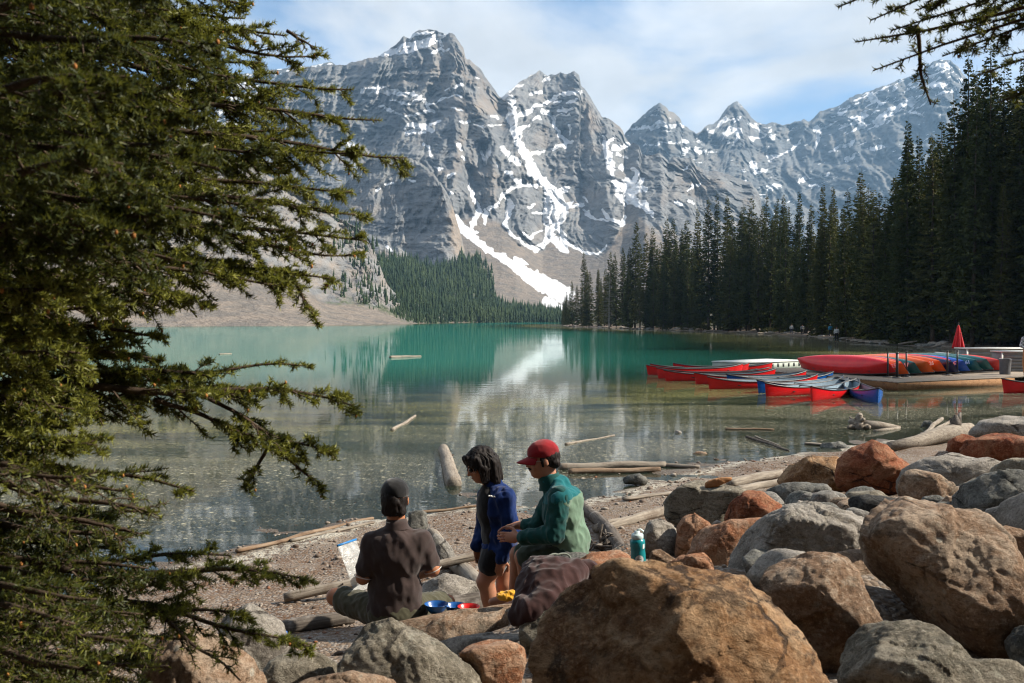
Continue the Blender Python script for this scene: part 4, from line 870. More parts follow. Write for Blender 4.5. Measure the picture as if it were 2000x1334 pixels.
    b([(1548,992),(1570,966),(1620,958),(1662,966),(1655,990),(1600,1000)], 8.8, 'grey', 'flat grey boulder just behind the large pale grey one', 0.8, 28, 5)
    b([(1602,992),(1630,972),(1662,971),(1668,992),(1635,1002)], 8.0, 'tan', 'small tan rock squeezed beside the black block', 0.8, 29, 4)
    b([(1658,980),(1700,968),(1745,972),(1795,985),(1765,1005),(1725,1012),(1705,1045),(1680,1020)], 7.2, 'dark', 'nearly black block in the gap below the deep red boulder', 0.8, 30, 5, [(0,0.9,0.4,0.85)])
    b([(1760,955),(1770,928),(1800,905),(1860,887),(1920,893),(1956,910),(1920,940),(1870,970),(1800,980)], 9.7, 'pale', 'long pale slab with cracked top right of the deep red boulder', 0.8, 31, 5, [(0,0.95,0.4,0.85)], 6, 1.2)
    b([(1756,965),(1764,933),(1790,920),(1832,926),(1872,955),(1855,982),(1800,985)], 8.4, 'tan', 'rounded tan boulder in front of the long pale slab', 0.8, 32, 5)
    b([(1888,892),(1893,870),(1910,855),(1960,849),(2030,856),(2030,895),(1950,910),(1910,905)], 11.6, 'red', 'smooth red boulder at the right edge below the pale topmost one', 0.8, 33, 5)
    b([(1850,884),(1856,860),(1880,849),(1902,855),(1897,888)], 12.4, 'red', 'small red boulder at the foot of the driftwood root', 0.8, 34, 4)
    b([(1893,858),(1920,826),(1960,815),(2030,816),(2030,862),(1940,862)], 13.2, 'pale', 'topmost pale grey boulder at the right edge near the water', 0.8, 35, 5)
    b([(1933,940),(1950,910),(1980,898),(2040,893),(2040,938),(1960,946)], 8.6, 'lichen', 'brown grey boulder cut by the right edge under the red one', 0.8, 36, 5)
    b([(1862,1000),(1890,955),(1925,933),(1970,926),(2050,928),(2050,1045),(1960,1050),(1900,1028)], 6.6, 'slate', 'large rounded dark grey boulder at the right edge with fine cracks', 0.8, 37, 5, [(-0.2,0.6,0.7,0.86)], 6, 1.3, down=0.2)
    b([(1792,996),(1805,972),(1830,967),(1848,977),(1840,998)], 7.1, 'slate', 'small dark rock wedged left of the large dark grey boulder', 0.8, 38, 4)
    b([(1825,1000),(1850,970),(1876,974),(1874,1002)], 6.9, 'tan', 'small brown rock touching the large dark grey boulder', 0.8, 39, 4)
    b([(1925,1050),(1960,1034),(2050,1045),(2050,1125),(2005,1118),(1970,1085)], 5.4, 'tan', 'flat brown boulder under the large dark grey one at the right edge', 0.8, 40, 5)
    b([(657,1334),(670,1268),(720,1223),(760,1210),(800,1225),(860,1260),(910,1300),(938,1330),(930,1410),(680,1410)], 4.0, 'lichen', 'broad lichen spotted boulder in front of the man in the black cap', 0.8, 41, 6, [(-0.55,-0.1,0.8,0.80),(0.35,0.75,0.5,0.88)], 6, 1.1)
    b([(893,1272),(930,1255),(975,1249),(1020,1257),(1029,1290),(1016,1325),(980,1350),(940,1338),(912,1305)], 4.1, 'orange', 'rounded orange boulder left of the huge rusty boulder', 0.85, 42, 5)
    b([(715,1250),(760,1218),(840,1198),(910,1190),(980,1184),(1035,1190),(1030,1235),(920,1258),(810,1268)], 6.05, 'tan', 'flat tan slab the man in the black cap sits on', 1.5, 43, 5, [(0,0.9,0.42,0.80)], 4, 0.9, down=0.6)
    b([(835,1262),(900,1240),(1048,1236),(1052,1275),(1030,1300),(900,1305)], 4.95, 'pale', 'low flat slab below the seat of the man in the black cap', 0.95, 44, 5, [(0,0.9,0.42,0.85)], 4)
    b([(508,1330),(530,1290),(570,1272),(620,1275),(657,1302),(655,1360),(540,1360)], 4.2, 'lichen', 'round grey lichen boulder at the bottom left of the broad one', 0.8, 45, 5, down=0.3)
    b([(420,1270),(440,1205),(490,1185),(540,1215),(562,1262),(550,1298),(500,1320),(450,1310)], 4.7, 'pale', 'pale boulder half hidden behind the low spruce branch', 0.8, 46, 5, down=0.4)
    b([(275,1334),(290,1270),(320,1240),(360,1227),(400,1243),(450,1262),(490,1300),(512,1345),(505,1430),(290,1430)], 3.45, 'tan', 'brown boulder in the bottom left under the spruce branches', 0.8, 47, 6, [(-0.5,0,0.85,0.75),(0.6,0.5,0.6,0.85)], 5)
    b([(560,1340),(620,1320),(690,1314),(775,1332),(790,1400),(570,1400)], 3.3, 'tan', 'smooth brown boulder top rising at the bottom edge', 0.8, 48, 5)
    b([(1008,1250),(1022,1215),(1055,1195),(1100,1180),(1135,1190),(1125,1240),(1070,1275)], 4.7, 'lichen', 'rock under the maroon jacket beside the huge rusty boulder', 0.75, 49, 5)
    b([(795,1180),(830,1137),(870,1120),(910,1127),(945,1148),(935,1190),(850,1200)], 7.9, 'pale', 'pale rock on the gravel between the man and the woman', 0.8, 50, 5)
    b([(838,1100),(834,1060),(850,1042),(876,1060),(892,1090),(875,1112)], 9.3, 'grey', 'small grey rock on the beach behind the man in the black cap', 0.8, 51, 4)
    b([(1085,1130),(1105,1100),(1150,1082),(1205,1074),(1245,1092),(1258,1115),(1230,1150),(1120,1160)], 5.9, 'orange', 'pinkish flat rock the man in the green fleece sits on', 1.0, 52, 5, [(0,0.9,0.42,0.78)], 5, down=0.6)
    b([(796,1030),(798,1000),(812,996),(832,998),(836,1026),(820,1034)], 10.8, 'slate', 'small dark squared stone at the waterline beside the black cap', 0.9, 53, 4, [(0,1,0,0.62),(1,0,0.3,0.6),(-1,0,0.2,0.7),(0,0,1,0.6)], 3)
    b([(1602,880),(1608,866),(1640,862),(1660,872),(1656,886),(1625,890)], 19.3, 'slate', 'grey stone in the shallows with a plank against it', 0.8, 54, 4)
    b([(1352,890),(1360,881),(1378,882),(1384,890),(1370,895)], 18.4, 'tan', 'small tan stone poking out of the shallows', 0.8, 55, 4)
    b([(1315,850),(1320,840),(1330,842),(1334,852)], 21.8, 'pale', 'tiny white stone in the shallow water right of the red cap', 0.8, 56, 4)
    b([(1212,942),(1225,928),(1250,924),(1265,934),(1262,944)], 14.9, 'slate', 'dark flat stone at the water edge right of the green fleece', 0.8, 57, 4)
    b([(1798,838),(1806,822),(1818,822),(1822,838)], 23.0, 'slate', 'small grey stone in the water beside the leaning sticks', 0.8, 58, 4)
    # loose rocks that fill the gaps of the pile
    rs = np.random.RandomState(77); n = 0
    kinds = ['tan', 'grey', 'slate', 'lichen', 'rust', 'pale']
    for i in range(400):
        px = rs.uniform(1040, 2360); d = rs.uniform(3.4, 10.5)
        x = (px - 1000)/FPX*d
        if x < 0.15 + 0.02*d or lake_sd(np.array([x]), np.array([d]))[0] < 5.2 - 0.25*x: continue
        if 1150 < px < 1440 and d < 7.0: continue
        s = rs.uniform(0.08, 0.16) if px < 2050 else rs.uniform(0.15, 0.42); z = gh(x, d) + s*0.25
        py = float(proj(np.array([x, d, z]))[1])
        k = kinds[rs.randint(6)]; N, F = ico(4)
        V = rock_shape(N, lambda th: s*(1 + 0.2*np.sin(2*th + i)), s*0.8, 500 + i, (), 8, 1.0)
        o = obj('rock', new_mesh('rock', V, F, True), ROCK[k], loc=(x, d, z), rot=(rs.uniform(-0.4, 0.4), rs.uniform(-0.4, 0.4), rs.uniform(0, 6)))
        tag(o, 'loose %s rock wedged between the big boulders of the pile' % {'tan': 'tan', 'grey': 'grey', 'slate': 'dark grey', 'lichen': 'lichen grey', 'rust': 'rusty brown', 'pale': 'pale'}[k], 'rock', 'small %s gap rocks' % k); n += 1
        if n >= 80: break
    # shore rocks along the right bank
    for i in range(90):
        t = rs.uniform(0, 1); px = 1110 + 790*t**0.8
        R = float(np.interp(px, [1094,1110,1250,1400,1560,1700,1880,2050], [440,324,243,194,152,103,80,74])) + rs.uniform(-0.5, 3.5)
        x = (px - 1000)/FPX*R; s = rs.uniform(0.25, 0.75)*(1.2 if px < 1400 else 0.75); N, F = ico(3)
        V = rock_shape(N, lambda th: s*(1 + 0.25*np.sin(2*th + i)), s*0.8, 900 + i, (), 8, 1.0); V[:, 2] *= 0.6
        o = obj('rock', new_mesh('rock', V, F, True), ROCK[['grey', 'pale', 'slate', 'tan'][i % 4]], loc=(x, R, gh(x, R) + s*0.12), rot=(0, 0, rs.uniform(0, 6)))
        zn = ['near the forest tip', 'left of the far hikers', 'below the far hikers', 'behind the overturned canoes'][int(np.searchsorted([1330, 1530, 1690], px))]; tag(o, 'small rock on the far right shore ' + zn, 'rock', 'far shore rocks ' + zn)
build_boulders()

def build_pebbles():
    rs = np.random.RandomState(21); N, F = ico(1)
    n = 7600; x = rs.uniform(-4.6, 6.5, n); y = rs.uniform(5.0, 18, n)
    s = lake_sd(x, y); ok = (s > -1.5) & (s < 7.5); x = x[ok]; y = y[ok]; n = len(x)
    z = ground_h(x, y); r = np.exp(rs.normal(-4.5, 0.55, n)); r = np.clip(r, 0.004, 0.05)
    ang = rs.uniform(0, 6.28, n); sx = rs.uniform(0.7, 1.4, n); sz = rs.uniform(0.4, 0.8, n)
    J = N[None]*(1 + rs.uniform(-0.18, 0.18, (n, len(N))))[..., None]*np.stack([r*sx, r/sx, r*sz], 1)[:, None]
    c, q = np.cos(ang)[:, None], np.sin(ang)[:, None]
    V = np.stack([x[:, None] + J[..., 0]*c - J[..., 1]*q, y[:, None] + J[..., 0]*q + J[..., 1]*c, z[:, None] + J[..., 2] + (r*0.15)[:, None]], -1).reshape(-1, 3)
    T = (F[None] + (np.arange(n)*len(N))[:, None, None]).reshape(-1, 3)
    me = new_mesh('pebbles', V, T, False)
    tone = np.repeat(rs.rand(n), len(N)); attr(me, 'tone', tone)
    M = Mat('pebble_stone'); t = M.attr('tone')
    c = M.mix(M.ramp(t, 0.0, 0.5), (0.09, 0.062, 0.045), (0.20, 0.16, 0.13)); c = M.mix(M.ramp(t, 0.6, 1.0), c, (0.30, 0.265, 0.225)); c = M.mix(M.ramp(M.math('ABSOLUTE', M.math('SUBTRACT', t, 0.3)), 0.05, 0.02), c, (0.22, 0.09, 0.045))
    o = obj('beach_pebbles', me, M.done(M.pbr(c, 0.8, None, 0.25))); tag(o, 'loose pebbles scattered over the gravel beach', 'pebbles', kind='stuff')
build_pebbles()

# ------------------------------------------------------------------ driftwood
def wood_mat(name, c1, c2, c3, crack=0.7):
    M = Mat(name); v = M.coord('Object', (1, 14, 14), rand=True); vo = M.coord('Object', rand=True)
    g = M.noise(v, 2.2, 6, 0.7, 0.3); n = M.noise(vo, 5, 5, 0.65); cr = M.noise(M.coord('Object', (0.7, 26, 26), rand=True), 1.6, 4, 0.6)
    c = M.mix(M.ramp(g, 0.35, 0.65), c1, c2); c = M.mix(M.math('MULTIPLY', M.ramp(n, 0.5, 0.68), 0.7), c, c3)
    cf = M.ramp(cr, 0.62, 0.70); c = M.mix(M.math('MULTIPLY', cf, crack), c, (0.03, 0.022, 0.018))
    b = M.bump(M.math('SUBTRACT', g, M.math('MULTIPLY', cf, 0.8)), 0.7, 0.012)
    return M.done(M.pbr(c, 0.85, b, 0.2))
WOOD = {'pale': wood_mat('pale_driftwood', (0.17, 0.145, 0.118), (0.29, 0.255, 0.21), (0.12, 0.09, 0.068), 0.9),
        'brown': wood_mat('brown_driftwood', (0.16, 0.105, 0.066), (0.25, 0.185, 0.13), (0.09, 0.055, 0.035)),
        'dark': wood_mat('dark_bark_log', (0.055, 0.045, 0.038), (0.13, 0.112, 0.095), (0.26, 0.235, 0.21), 0.9),
        'orange': wood_mat('orange_driftwood', (0.30, 0.13, 0.05), (0.36, 0.19, 0.09), (0.16, 0.07, 0.03))}
def log_between(a, b, r0, r1, kind, label, name='driftwood_log', bend=0.02, seed=0, flat=1.0, cat='log', stubs=0, group=None):
    rs = np.random.RandomState(seed); a = np.array(a, float); b = np.array(b, float); L = np.linalg.norm(b - a); ax = (b - a)/L
    n = max(10, int(L*14)); t = np.linspace(0, 1, n)
    off = bend*L*np.stack([0*t, fbm(t*1.7 + seed, 0.3, 1.2, 2)*np.sin(np.pi*t), 0.5*fbm(t*1.7, seed + 0.6, 2.2, 2)*np.sin(np.pi*t)], 1)
    rad = (r0 + (r1 - r0)*t)*(1 + 0.07*fbm(t*L*3 + seed, 0.5, 5.0, 3)); rad[0] *= 0.93; rad[-1] *= 0.9
    seg = 14; A = np.linspace(0, 2*np.pi, seg, endpoint=False)
    w = 1 + 0.10*fbm(np.cos(A)[None]*1.2 + seed, np.sin(A)[None]*1.2, t[:, None]*L*1.5, 3)
    V = np.stack([np.repeat((t*L - L/2)[:, None], seg, 1), off[:, 1:2] + rad[:, None]*w*np.cos(A), off[:, 2:3] + rad[:, None]*w*np.sin(A)*flat], -1).reshape(-1, 3)
    i = np.arange(n - 1)[:, None]*seg; j = np.arange(seg)[None]; k = (j + 1) % seg
    Q = np.stack([i + j, i + k, i + seg + k, i + seg + j], -1).reshape(-1, 4)
    e = len(V); V = np.concatenate([V, [[-L/2 - r0*0.12, off[0, 1], off[0, 2]], [L/2 + r1*0.12, off[-1, 1], off[-1, 2]]]]); jj = np.arange(seg); kk = (jj + 1) % seg
    T = np.concatenate([np.stack([kk, jj, jj*0 + e], 1), np.stack([(n - 1)*seg + jj, (n - 1)*seg + kk, jj*0 + e + 1], 1)])
    acc = Acc(); acc.add(V, Q, T)
    me = acc.mesh(name, True)
    x = Vector(ax); z = Vector((0, 0, 1)); y = z.cross(x).normalized(); z = x.cross(y)
    m = Matrix((x, y, z)).transposed().to_4x4(); m.translation = Vector((a + b)/2)
    o = obj(name, me, WOOD[kind]); o.matrix_world = m
    for q in range(stubs):
        tt = rs.uniform(0.1, 0.9); an = rs.uniform(-0.4, 3.5); r = r0 + (r1 - r0)*tt
        d = np.array([rs.uniform(-0.3, 0.3), math.cos(an), math.sin(an)]); p = np.array([tt*L - L/2, 0, 0])
        s = Acc().tube([p + d*r*0.7, p + d*r*1.35], [r*0.22, r*0.14], 6).mesh('knot', True); obj('knot', s, WOOD['dark'], o)
    tag(o, label, cat, group); return o
def gp(px, py, up=0.0):
    """point on the ground (or water, whichever is higher) under a pixel"""
    z = 0.0
    for _ in range(6):
        p = G(px, py, z + up); z = max(0.0, gh(p.x, p.y))
    return np.array(G(px, py, z + up))
def build_logs():
    def L(p0, p1, r0, r1, kind, label, up0=None, up1=None, **kw):
        a = gp(*p0, up=r0*0.7 if up0 is None else up0); b = gp(*p1, up=r1*0.7 if up1 is None else up1)
        return log_between(a, b, r0, r1, kind, label, seed=int(p0[0] + p1[1]), **kw)
    L((555,1168),(940,1083), 0.044, 0.040, 'pale', 'long thin pale log lying across the beach behind the people', up0=0.04, up1=0.24, stubs=3)
    L((545,1228),(690,1206), 0.058, 0.055, 'dark', 'short dark bark log beside the sitting man\'s knee')
    L((866,876),(887,946), 0.10, 0.125, 'pale', 'thick pale log floating in the shallows pointing at the camera', up0=0.03, up1=0.03, stubs=1, bend=0.003)
    L((463,1076),(728,1012), 0.035, 0.028, 'brown', 'long thin split log along the waterline', flat=0.7)
    L((568,1056),(730,1020), 0.03, 0.022, 'pale', 'shorter pale stick lying beside the long split log', flat=0.7)
    L((1092,913),(1300,908), 0.075, 0.06, 'pale', 'pale log floating at the water edge behind the red cap', up0=0.03, up1=0.03)
    L((1110,922),(1290,917), 0.06, 0.05, 'brown', 'brown log lying alongside the pale floating one', up0=0.02, up1=0.02)
    L((1220,905),(1366,912), 0.05, 0.035, 'pale', 'thin log at the water edge reaching toward the block boulder', up0=0.02, up1=0.02)
    L((1218,1080),(1138,985), 0.075, 0.06, 'dark', 'thick weathered log slanting behind the man in green fleece', up0=0.06, up1=0.06)
    L((1165,1034),(1312,994), 0.06, 0.065, 'pale', 'knotty pale log between the slanting log and the block boulder', stubs=9)
    L((1218,974),(1312,963), 0.05, 0.055, 'pale', 'short broken plank on the sand left of the block boulder', flat=0.5)
    L((1425,944),(1524,925), 0.075, 0.07, 'pale', 'pale beach log behind the triangular red boulder')
    L((1440,957),(1530,940), 0.06, 0.055, 'pale', 'second pale beach log just below the first one')
    L((842,1042),(938,1152), 0.07, 0.075, 'pale', 'pale log crossing under the long thin log between two people', up0=0.05, up1=0.12)
    L((800,1200),(948,1182), 0.105, 0.10, 'dark', 'thick dark bark log in front of the woman\'s legs', up0=0.06, up1=0.06)
    L((762,698),(822,696), 0.12, 0.07, 'pale', 'white log with a knobby end floating far out on the lake', up0=0.03, up1=0.03)
    L((428,692),(452,691), 0.06, 0.05, 'pale', 'tiny pale stick floating far out at left', up0=0.02, up1=0.02)
    L((766,840),(811,812), 0.045, 0.035, 'pale', 'pale plank floating in the shallows left of the thick log', up0=0.01, up1=0.01)
    L((1417,838),(1512,839), 0.035, 0.02, 'brown', 'thin straight stick floating in the shallows', up0=0.01, up1=0.01)
    L((1458,853),(1540,880), 0.03, 0.02, 'dark', 'dark stick half sunk in the shallows', up0=0.04, up1=0.01)
    L((1475,852),(1525,872), 0.02, 0.012, 'pale', 'thin twig beside the half sunk dark stick', up0=0.02, up1=0.01)
    L((800,1003),(930,988), 0.02, 0.016, 'brown', 'thin brown stick along the waterline behind the black cap', up0=0.015, up1=0.015)
    L((1572,866),(1606,868), 0.06, 0.05, 'pale', 'short pale plank against the grey stone in the shallows', up0=0.02, up1=0.02, flat=0.5)
    L((1805,850),(1840,818), 0.055, 0.05, 'pale', 'leaning pale stick left of the dark root', up0=0.02, up1=0.1)
    L((1818,846),(1856,824), 0.045, 0.04, 'pale', 'second leaning pale stick next to the dark root', up0=0.02, up1=0.08)
    L((1808,853),(1870,842), 0.06, 0.05, 'brown', 'low brown log lying in front of the leaning sticks', up0=0.02, up1=0.05)
    L((1105,868),(1200,850), 0.03, 0.02, 'pale', 'thin pale stick floating right of the red cap', up0=0.005, up1=0.005)
    L((910,900),(935,897), 0.03, 0.02, 'dark', 'short dark branch beside the thick floating log', up0=0.03, up1=0.06)
    o = boulder([(1373,948),(1385,938),(1410,932),(1428,931),(1432,938),(1400,948),(1380,953)], 8.5, 'red', 'splintered orange wood lying on top of the block boulder', 0.6, 70, 4, (), 4, 2.0, name='driftwood_piece'); o.data.materials[0] = WOOD['orange']; o['category'] = 'driftwood'
    # driftwood trunk with a root end
    e = empty('driftwood', gp(1740, 876)); M0 = e.matrix_world.inverted() if False else Matrix.Translation(-Vector(gp(1740, 876)))
    a = gp(1737, 872, 0.10); b = gp(1868, 846, 0.16); c = np.array(P(1895, 838, b[1] + 0.3))
    pts = np.array([a, a*0.6 + b*0.4 + [0, 0, -0.02], a*0.25 + b*0.75 + [0, 0, 0.03], b, c]) - np.array(e.location)
    obj('stem', Acc().tube(pts, [0.085, 0.13, 0.16, 0.19, 0.13], 12).mesh('trunk_stem', True), WOOD['pale'], e)
    rb = np.array(P(1868, 840, b[1])) - np.array(e.location); ac = Acc()
    for k, (dx, dz, r) in enumerate([(-0.02, 0.30, 0.10), (0.09, 0.36, 0.06), (-0.10, 0.24, 0.05), (0.16, 0.12, 0.06)]):
        ac.tube([rb + [0, 0, -0.1], rb + [dx*0.5, 0.02*k, dz*0.5], rb + [dx, 0.04*k, dz]], [r*1.3, r, r*0.35], 7)
    obj('root', ac.mesh('trunk_root', True), WOOD['dark'], e)
    tag(e, 'large driftwood trunk ending in a dark upturned root', 'driftwood')
    # root snag standing in the shallows
    e = empty('root_snag', gp(1680, 838)); ac = Acc(); rs = np.random.RandomState(4)
    for k, (x, z, r) in enumerate([(0.0, 0.34, 0.10), (-0.22, 0.18, 0.09), (-0.30, 0.05, 0.07), (0.15, 0.06, 0.10), (-0.08, 0.12, 0.12), (0.05, 0.24, 0.07), (-0.2, 0.26, 0.04)]):
        ac.tube([[0, 0, 0.0], [x*0.6, rs.uniform(-0.1, 0.1), z*0.6 + 0.02], [x, rs.uniform(-0.15, 0.15), z]], [r*1.1, r, r*0.55], 7)
    obj('root', ac.mesh('snag_root', True), WOOD['pale'], e)
    obj('stem', Acc().tube([[0.05, 0.05, 0.08], [0.5, 0.15, 0.06], [0.98, 0.2, 0.0]], [0.13, 0.10, 0.05], 9).mesh('snag_stem', True), WOOD['pale'], e)
    obj('branch', Acc().tube([[0.95, 0.15, 0.0], [0.5, -0.25, 0.01], [0.15, -0.5, 0.0]], [0.03, 0.045, 0.05], 7).mesh('snag_branch', True), WOOD['pale'], e)
    tag(e, 'bleached root snag lying in the shallow water', 'driftwood')
    # tangle of roots on the slanting log
    e = empty('root_tangle', gp(1175, 1075)); ac = Acc(); rs = np.random.RandomState(9)
    for k in range(9):
        p = np.cumsum(rs.normal(0, 0.045, (7, 3)), 0); p[:, 2] = np.abs(p[:, 2]) + 0.03; p[:, 0] *= 1.3; p -= p[0]*0.5; ac.tube(p, np.linspace(0.016, 0.006, 7), 5)
    ac.tube([[0.0, 0, 0], [-0.02, 0, 0.15], [0.01, 0, 0.27]], [0.02, 0.018, 0.01], 6)
    obj('root', ac.mesh('tangle', True), WOOD['dark'], e); tag(e, 'tangle of thin dark roots beside the slanting log', 'driftwood')
    # bleached logs on the far right shore
    rs = np.random.RandomState(31)
    for i in range(46):
        px = rs.uniform(1130, 1860); R = float(np.interp(px, [1094,1110,1250,1400,1560,1700,1880,2050], [440,324,243,194,152,103,80,74])) + rs.uniform(-0.8, 2.6)
        x = (px - 1000)/FPX*R; ln = rs.uniform(1.2, 5)*(1.0 if px < 1500 else 0.7); an = rs.normal(0.0, 0.45) + (0.0 if px < 1500 else -0.7); z = max(0.0, gh(x, R)) + 0.10
        log_between((x - ln/2*math.cos(an), R - ln/2*math.sin(an), z), (x + ln/2*math.cos(an), R + ln/2*math.sin(an), z + rs.uniform(-0.05, 0.35)), rs.uniform(0.07, 0.14), 0.06, 'pale', 'bleached log on the far right shore ' + ['near the forest tip', 'left of the far hikers', 'below the far hikers', 'behind the overturned canoes'][int(np.searchsorted([1330, 1530, 1690], px))], seed=i, group='far shore logs ' + str(int(np.searchsorted([1330, 1530, 1690], px))))
build_logs()
# ------------------------------------------------------------------ foreground spruce and overhanging branch
def needle_mat():
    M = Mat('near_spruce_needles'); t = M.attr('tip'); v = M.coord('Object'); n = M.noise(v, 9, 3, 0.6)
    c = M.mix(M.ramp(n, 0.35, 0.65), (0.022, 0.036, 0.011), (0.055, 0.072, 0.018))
    c = M.mix(M.ramp(t, 0.45, 0.95), c, M.mix(n, (0.145, 0.175, 0.028), (0.27, 0.265, 0.045)))  # paler new growth, with sunlit highlights also put into the tip colour
    d = M.pbr(c, 0.5, None, 0.35); tr = M.n('ShaderNodeBsdfTranslucent'); M.put(tr.inputs[0], M.mix(0.45, c, (0.24, 0.24, 0.03)))
    mx = M.n('ShaderNodeMixShader'); mx.inputs[0].default_value = 0.35; M.l(d, mx.inputs[1]); M.l(tr.outputs[0], mx.inputs[2]); return M.done(mx.outputs[0])
NEEDLE = needle_mat()
TWIG = simple_mat('near_twig_bark', (0.060, 0.043, 0.031), 0.9, 0.15, 0.4, 30, 0.003, bscale=120)
BUD = simple_mat('orange_bud', (0.32, 0.14, 0.04), 0.7, 0.2, 0.3, 40)
def unit(a): return a/(np.linalg.norm(a, axis=-1, keepdims=True) + 1e-9)
def bough(tree, start, tip, seed, sag=0.08, n2=22, L2=0.30, dens=620, r0=0.010, bare=0.12, tert=5, droop=0.35, bright=1.0, nl=0.019):
    rs = np.random.RandomState(seed); base = np.array(tree.location)
    a = np.array(start[1:]) if start[0] == 'world' else np.array(P(*start)); b = np.array(P(*tip)); L = np.linalg.norm(b - a); m = 16; t = np.linspace(0, 1, m)
    side0 = unit(np.cross(b - a, [0, 0, 1.0])); wob = rs.normal(0, 1, 4)
    ax = a + np.outer(t, b - a) + np.outer(-4*sag*L*t*(1 - t)*(0.6 + 0.8*t), [0, 0, 1.0]) + np.outer(0.03*L*(np.sin(t*5 + wob[0]) - np.sin(wob[0]))*t*(1 - t)*4, side0) + np.outer(0.02*L*np.sin(t*9 + wob[1])*t*(1 - t)*4, [0, 0, 1.0])
    if start[0] != 'world' and start[0] < -90:            # the limb leaves the trunk in one sweep
        foot = np.array([base[0], base[1], a[2] - 0.12*np.hypot(a[0] - base[0], a[1] - base[1])]); T2 = (t*t)[:, None]; t1 = t[:, None]; ct = 0.55*a + 0.45*b
        ax = ax - (a + t1*(b - a)) + (1 - t1)**2*foot + 2*t1*(1 - t1)*ct + T2*b; bare = max(bare, 0.2); r0 = r0*1.3
    wood = Acc(); wood.tube(ax, r0*(1 - t)**0.8 + 0.0022, 6)
    S0, S1, TP = [], [], []          # needle-bearing segments
    tg = unit(np.gradient(ax, axis=0))
    for k in range(m - 1):           # needles on the leader
        if t[k] > bare + 0.25: S0.append(ax[k]); S1.append(ax[k + 1]); TP.append(0.25 + 0.75*t[k])
    tts = np.sort(rs.uniform(bare, 0.985, n2)); ends = []
    for i, tt in enumerate(tts):
        p = np.array([np.interp(tt, t, ax[:, q]) for q in range(3)]); d0 = np.array([np.interp(tt, t, tg[:, q]) for q in range(3)])
        sg = 1 if i % 2 else -1; sd = unit(np.cross(d0, [0, 0, 1.0]))
        l2 = L2*(1.08 - tt)**0.75*rs.uniform(0.55, 1.15)*min(1, 0.45 + tt*2.2)
        d = unit(d0*rs.uniform(0.5, 0.95) + sd*sg*rs.uniform(0.35, 0.95) + np.array([0, 0, 1.0])*rs.uniform(-droop*1.5, droop*0.9))
        q = 7; u = np.linspace(0, 1, q); c = p + np.outer(u*l2, d) + np.outer(-droop*0.35*l2*u**2*rs.uniform(0.2, 1.4), [0, 0, 1.0]) + np.outer(0.5*l2*u**2*rs.uniform(0, 0.6), d0) + 0.012*np.cumsum(rs.normal(0, 0.4, (q, 3)), 0)*u[:, None]
        wood.tube(c, 0.0036*(1 - u)*(0.5 + l2*2) + 0.0013, 3, False)
        for k in range(q - 1):
            if u[k] > 0.18: S0.append(c[k]); S1.append(c[k + 1]); TP.append(0.2 + 0.8*u[k])
        ends.append(c[-1])
        tc = unit(np.gradient(c, axis=0))
        for j in range(tert):
            w = rs.uniform(0.15, 0.95); pp = np.array([np.interp(w, u, c[:, z]) for z in range(3)]); dd = np.array([np.interp(w, u, tc[:, z]) for z in range(3)])
            s2 = unit(np.cross(dd, [0.2, 0, 1.0]))*rs.choice([-1, 1])
            l3 = l2*rs.uniform(0.22, 0.5)*(1.15 - w) + 0.018
            d3 = unit(dd*0.75 + s2*rs.uniform(0.4, 0.8) + np.array([0, 0, 1.0])*rs.uniform(-0.45, 0.35))
            e1 = pp + d3*l3*0.5; e2 = e1 + unit(d3 + np.array([0, 0, rs.uniform(-0.25, 0.25)]))*l3*0.5
            if j % 2 == 0: wood.tube([pp, e1, e2], [0.0018, 0.0014, 0.0010], 3, False)
            S0 += [pp, e1]; S1 += [e1, e2]; TP += [0.45, 0.95]; ends.append(e2)
    S0 = np.array(S0); S1 = np.array(S1); TP = np.array(TP); ln = np.linalg.norm(S1 - S0, axis=1)
    cnt = rs.poisson(ln*dens); idx = np.repeat(np.arange(len(ln)), cnt); n = len(idx)
    w = rs.uniform(0, 1, n)[:, None]; c = S0[idx]*(1 - w) + S1[idx]*w; dr = unit(S1 - S0)[idx]
    rnd = rs.normal(0, 1, (n, 3)); rnd[:, 2] += 0.45; perp = unit(rnd - dr*np.sum(rnd*dr, 1, keepdims=True))
    dn = unit(dr*rs.uniform(0.35, 0.95, (n, 1)) + perp); wd = unit(np.cross(dn, rs.normal(0, 1, (n, 3))))
    l = nl*rs.uniform(0.7, 1.15, (n, 1)); W = 0.0021
    V = np.stack([c - wd*W, c + wd*W, c + dn*l*0.6 + wd*W*0.9, c + dn*l, c + dn*l*0.6 - wd*W*0.9], 1)
    V = np.stack([c - wd*W, c + wd*W, c + dn*l], 1)
    o = obj('bough', wood.mesh('bough_wood', True), TWIG, tree); o.data.transform(Matrix.Translation(-Vector(base)))
    me = new_mesh('bough_needles', V.reshape(-1, 3) - base, np.arange(n*3).reshape(-1, 3))
    attr(me, 'tip', np.repeat(np.clip((TP[idx] + rs.normal(0, 0.15, n))*bright, 0, 1), 3)); nd = obj('needles', me, NEEDLE, o)  # low bright values put the shade of dim boughs into needle colour
    # a few orange buds at twig ends
    ends = np.array(ends); pick = ends[rs.rand(len(ends)) < 0.03*bright]
    if len(pick):
        N, F = ico(1); r = rs.uniform(0.0028, 0.005, len(pick)); VV = (pick[:, None] + N[None]*r[:, None, None]*[1, 1, 1.5]).reshape(-1, 3) - base
        obj('bud', new_mesh('buds', VV, (F[None] + (np.arange(len(pick))*len(N))[:, None, None]).reshape(-1, 3), True), BUD, o)['kind'] = 'stuff'
    return o
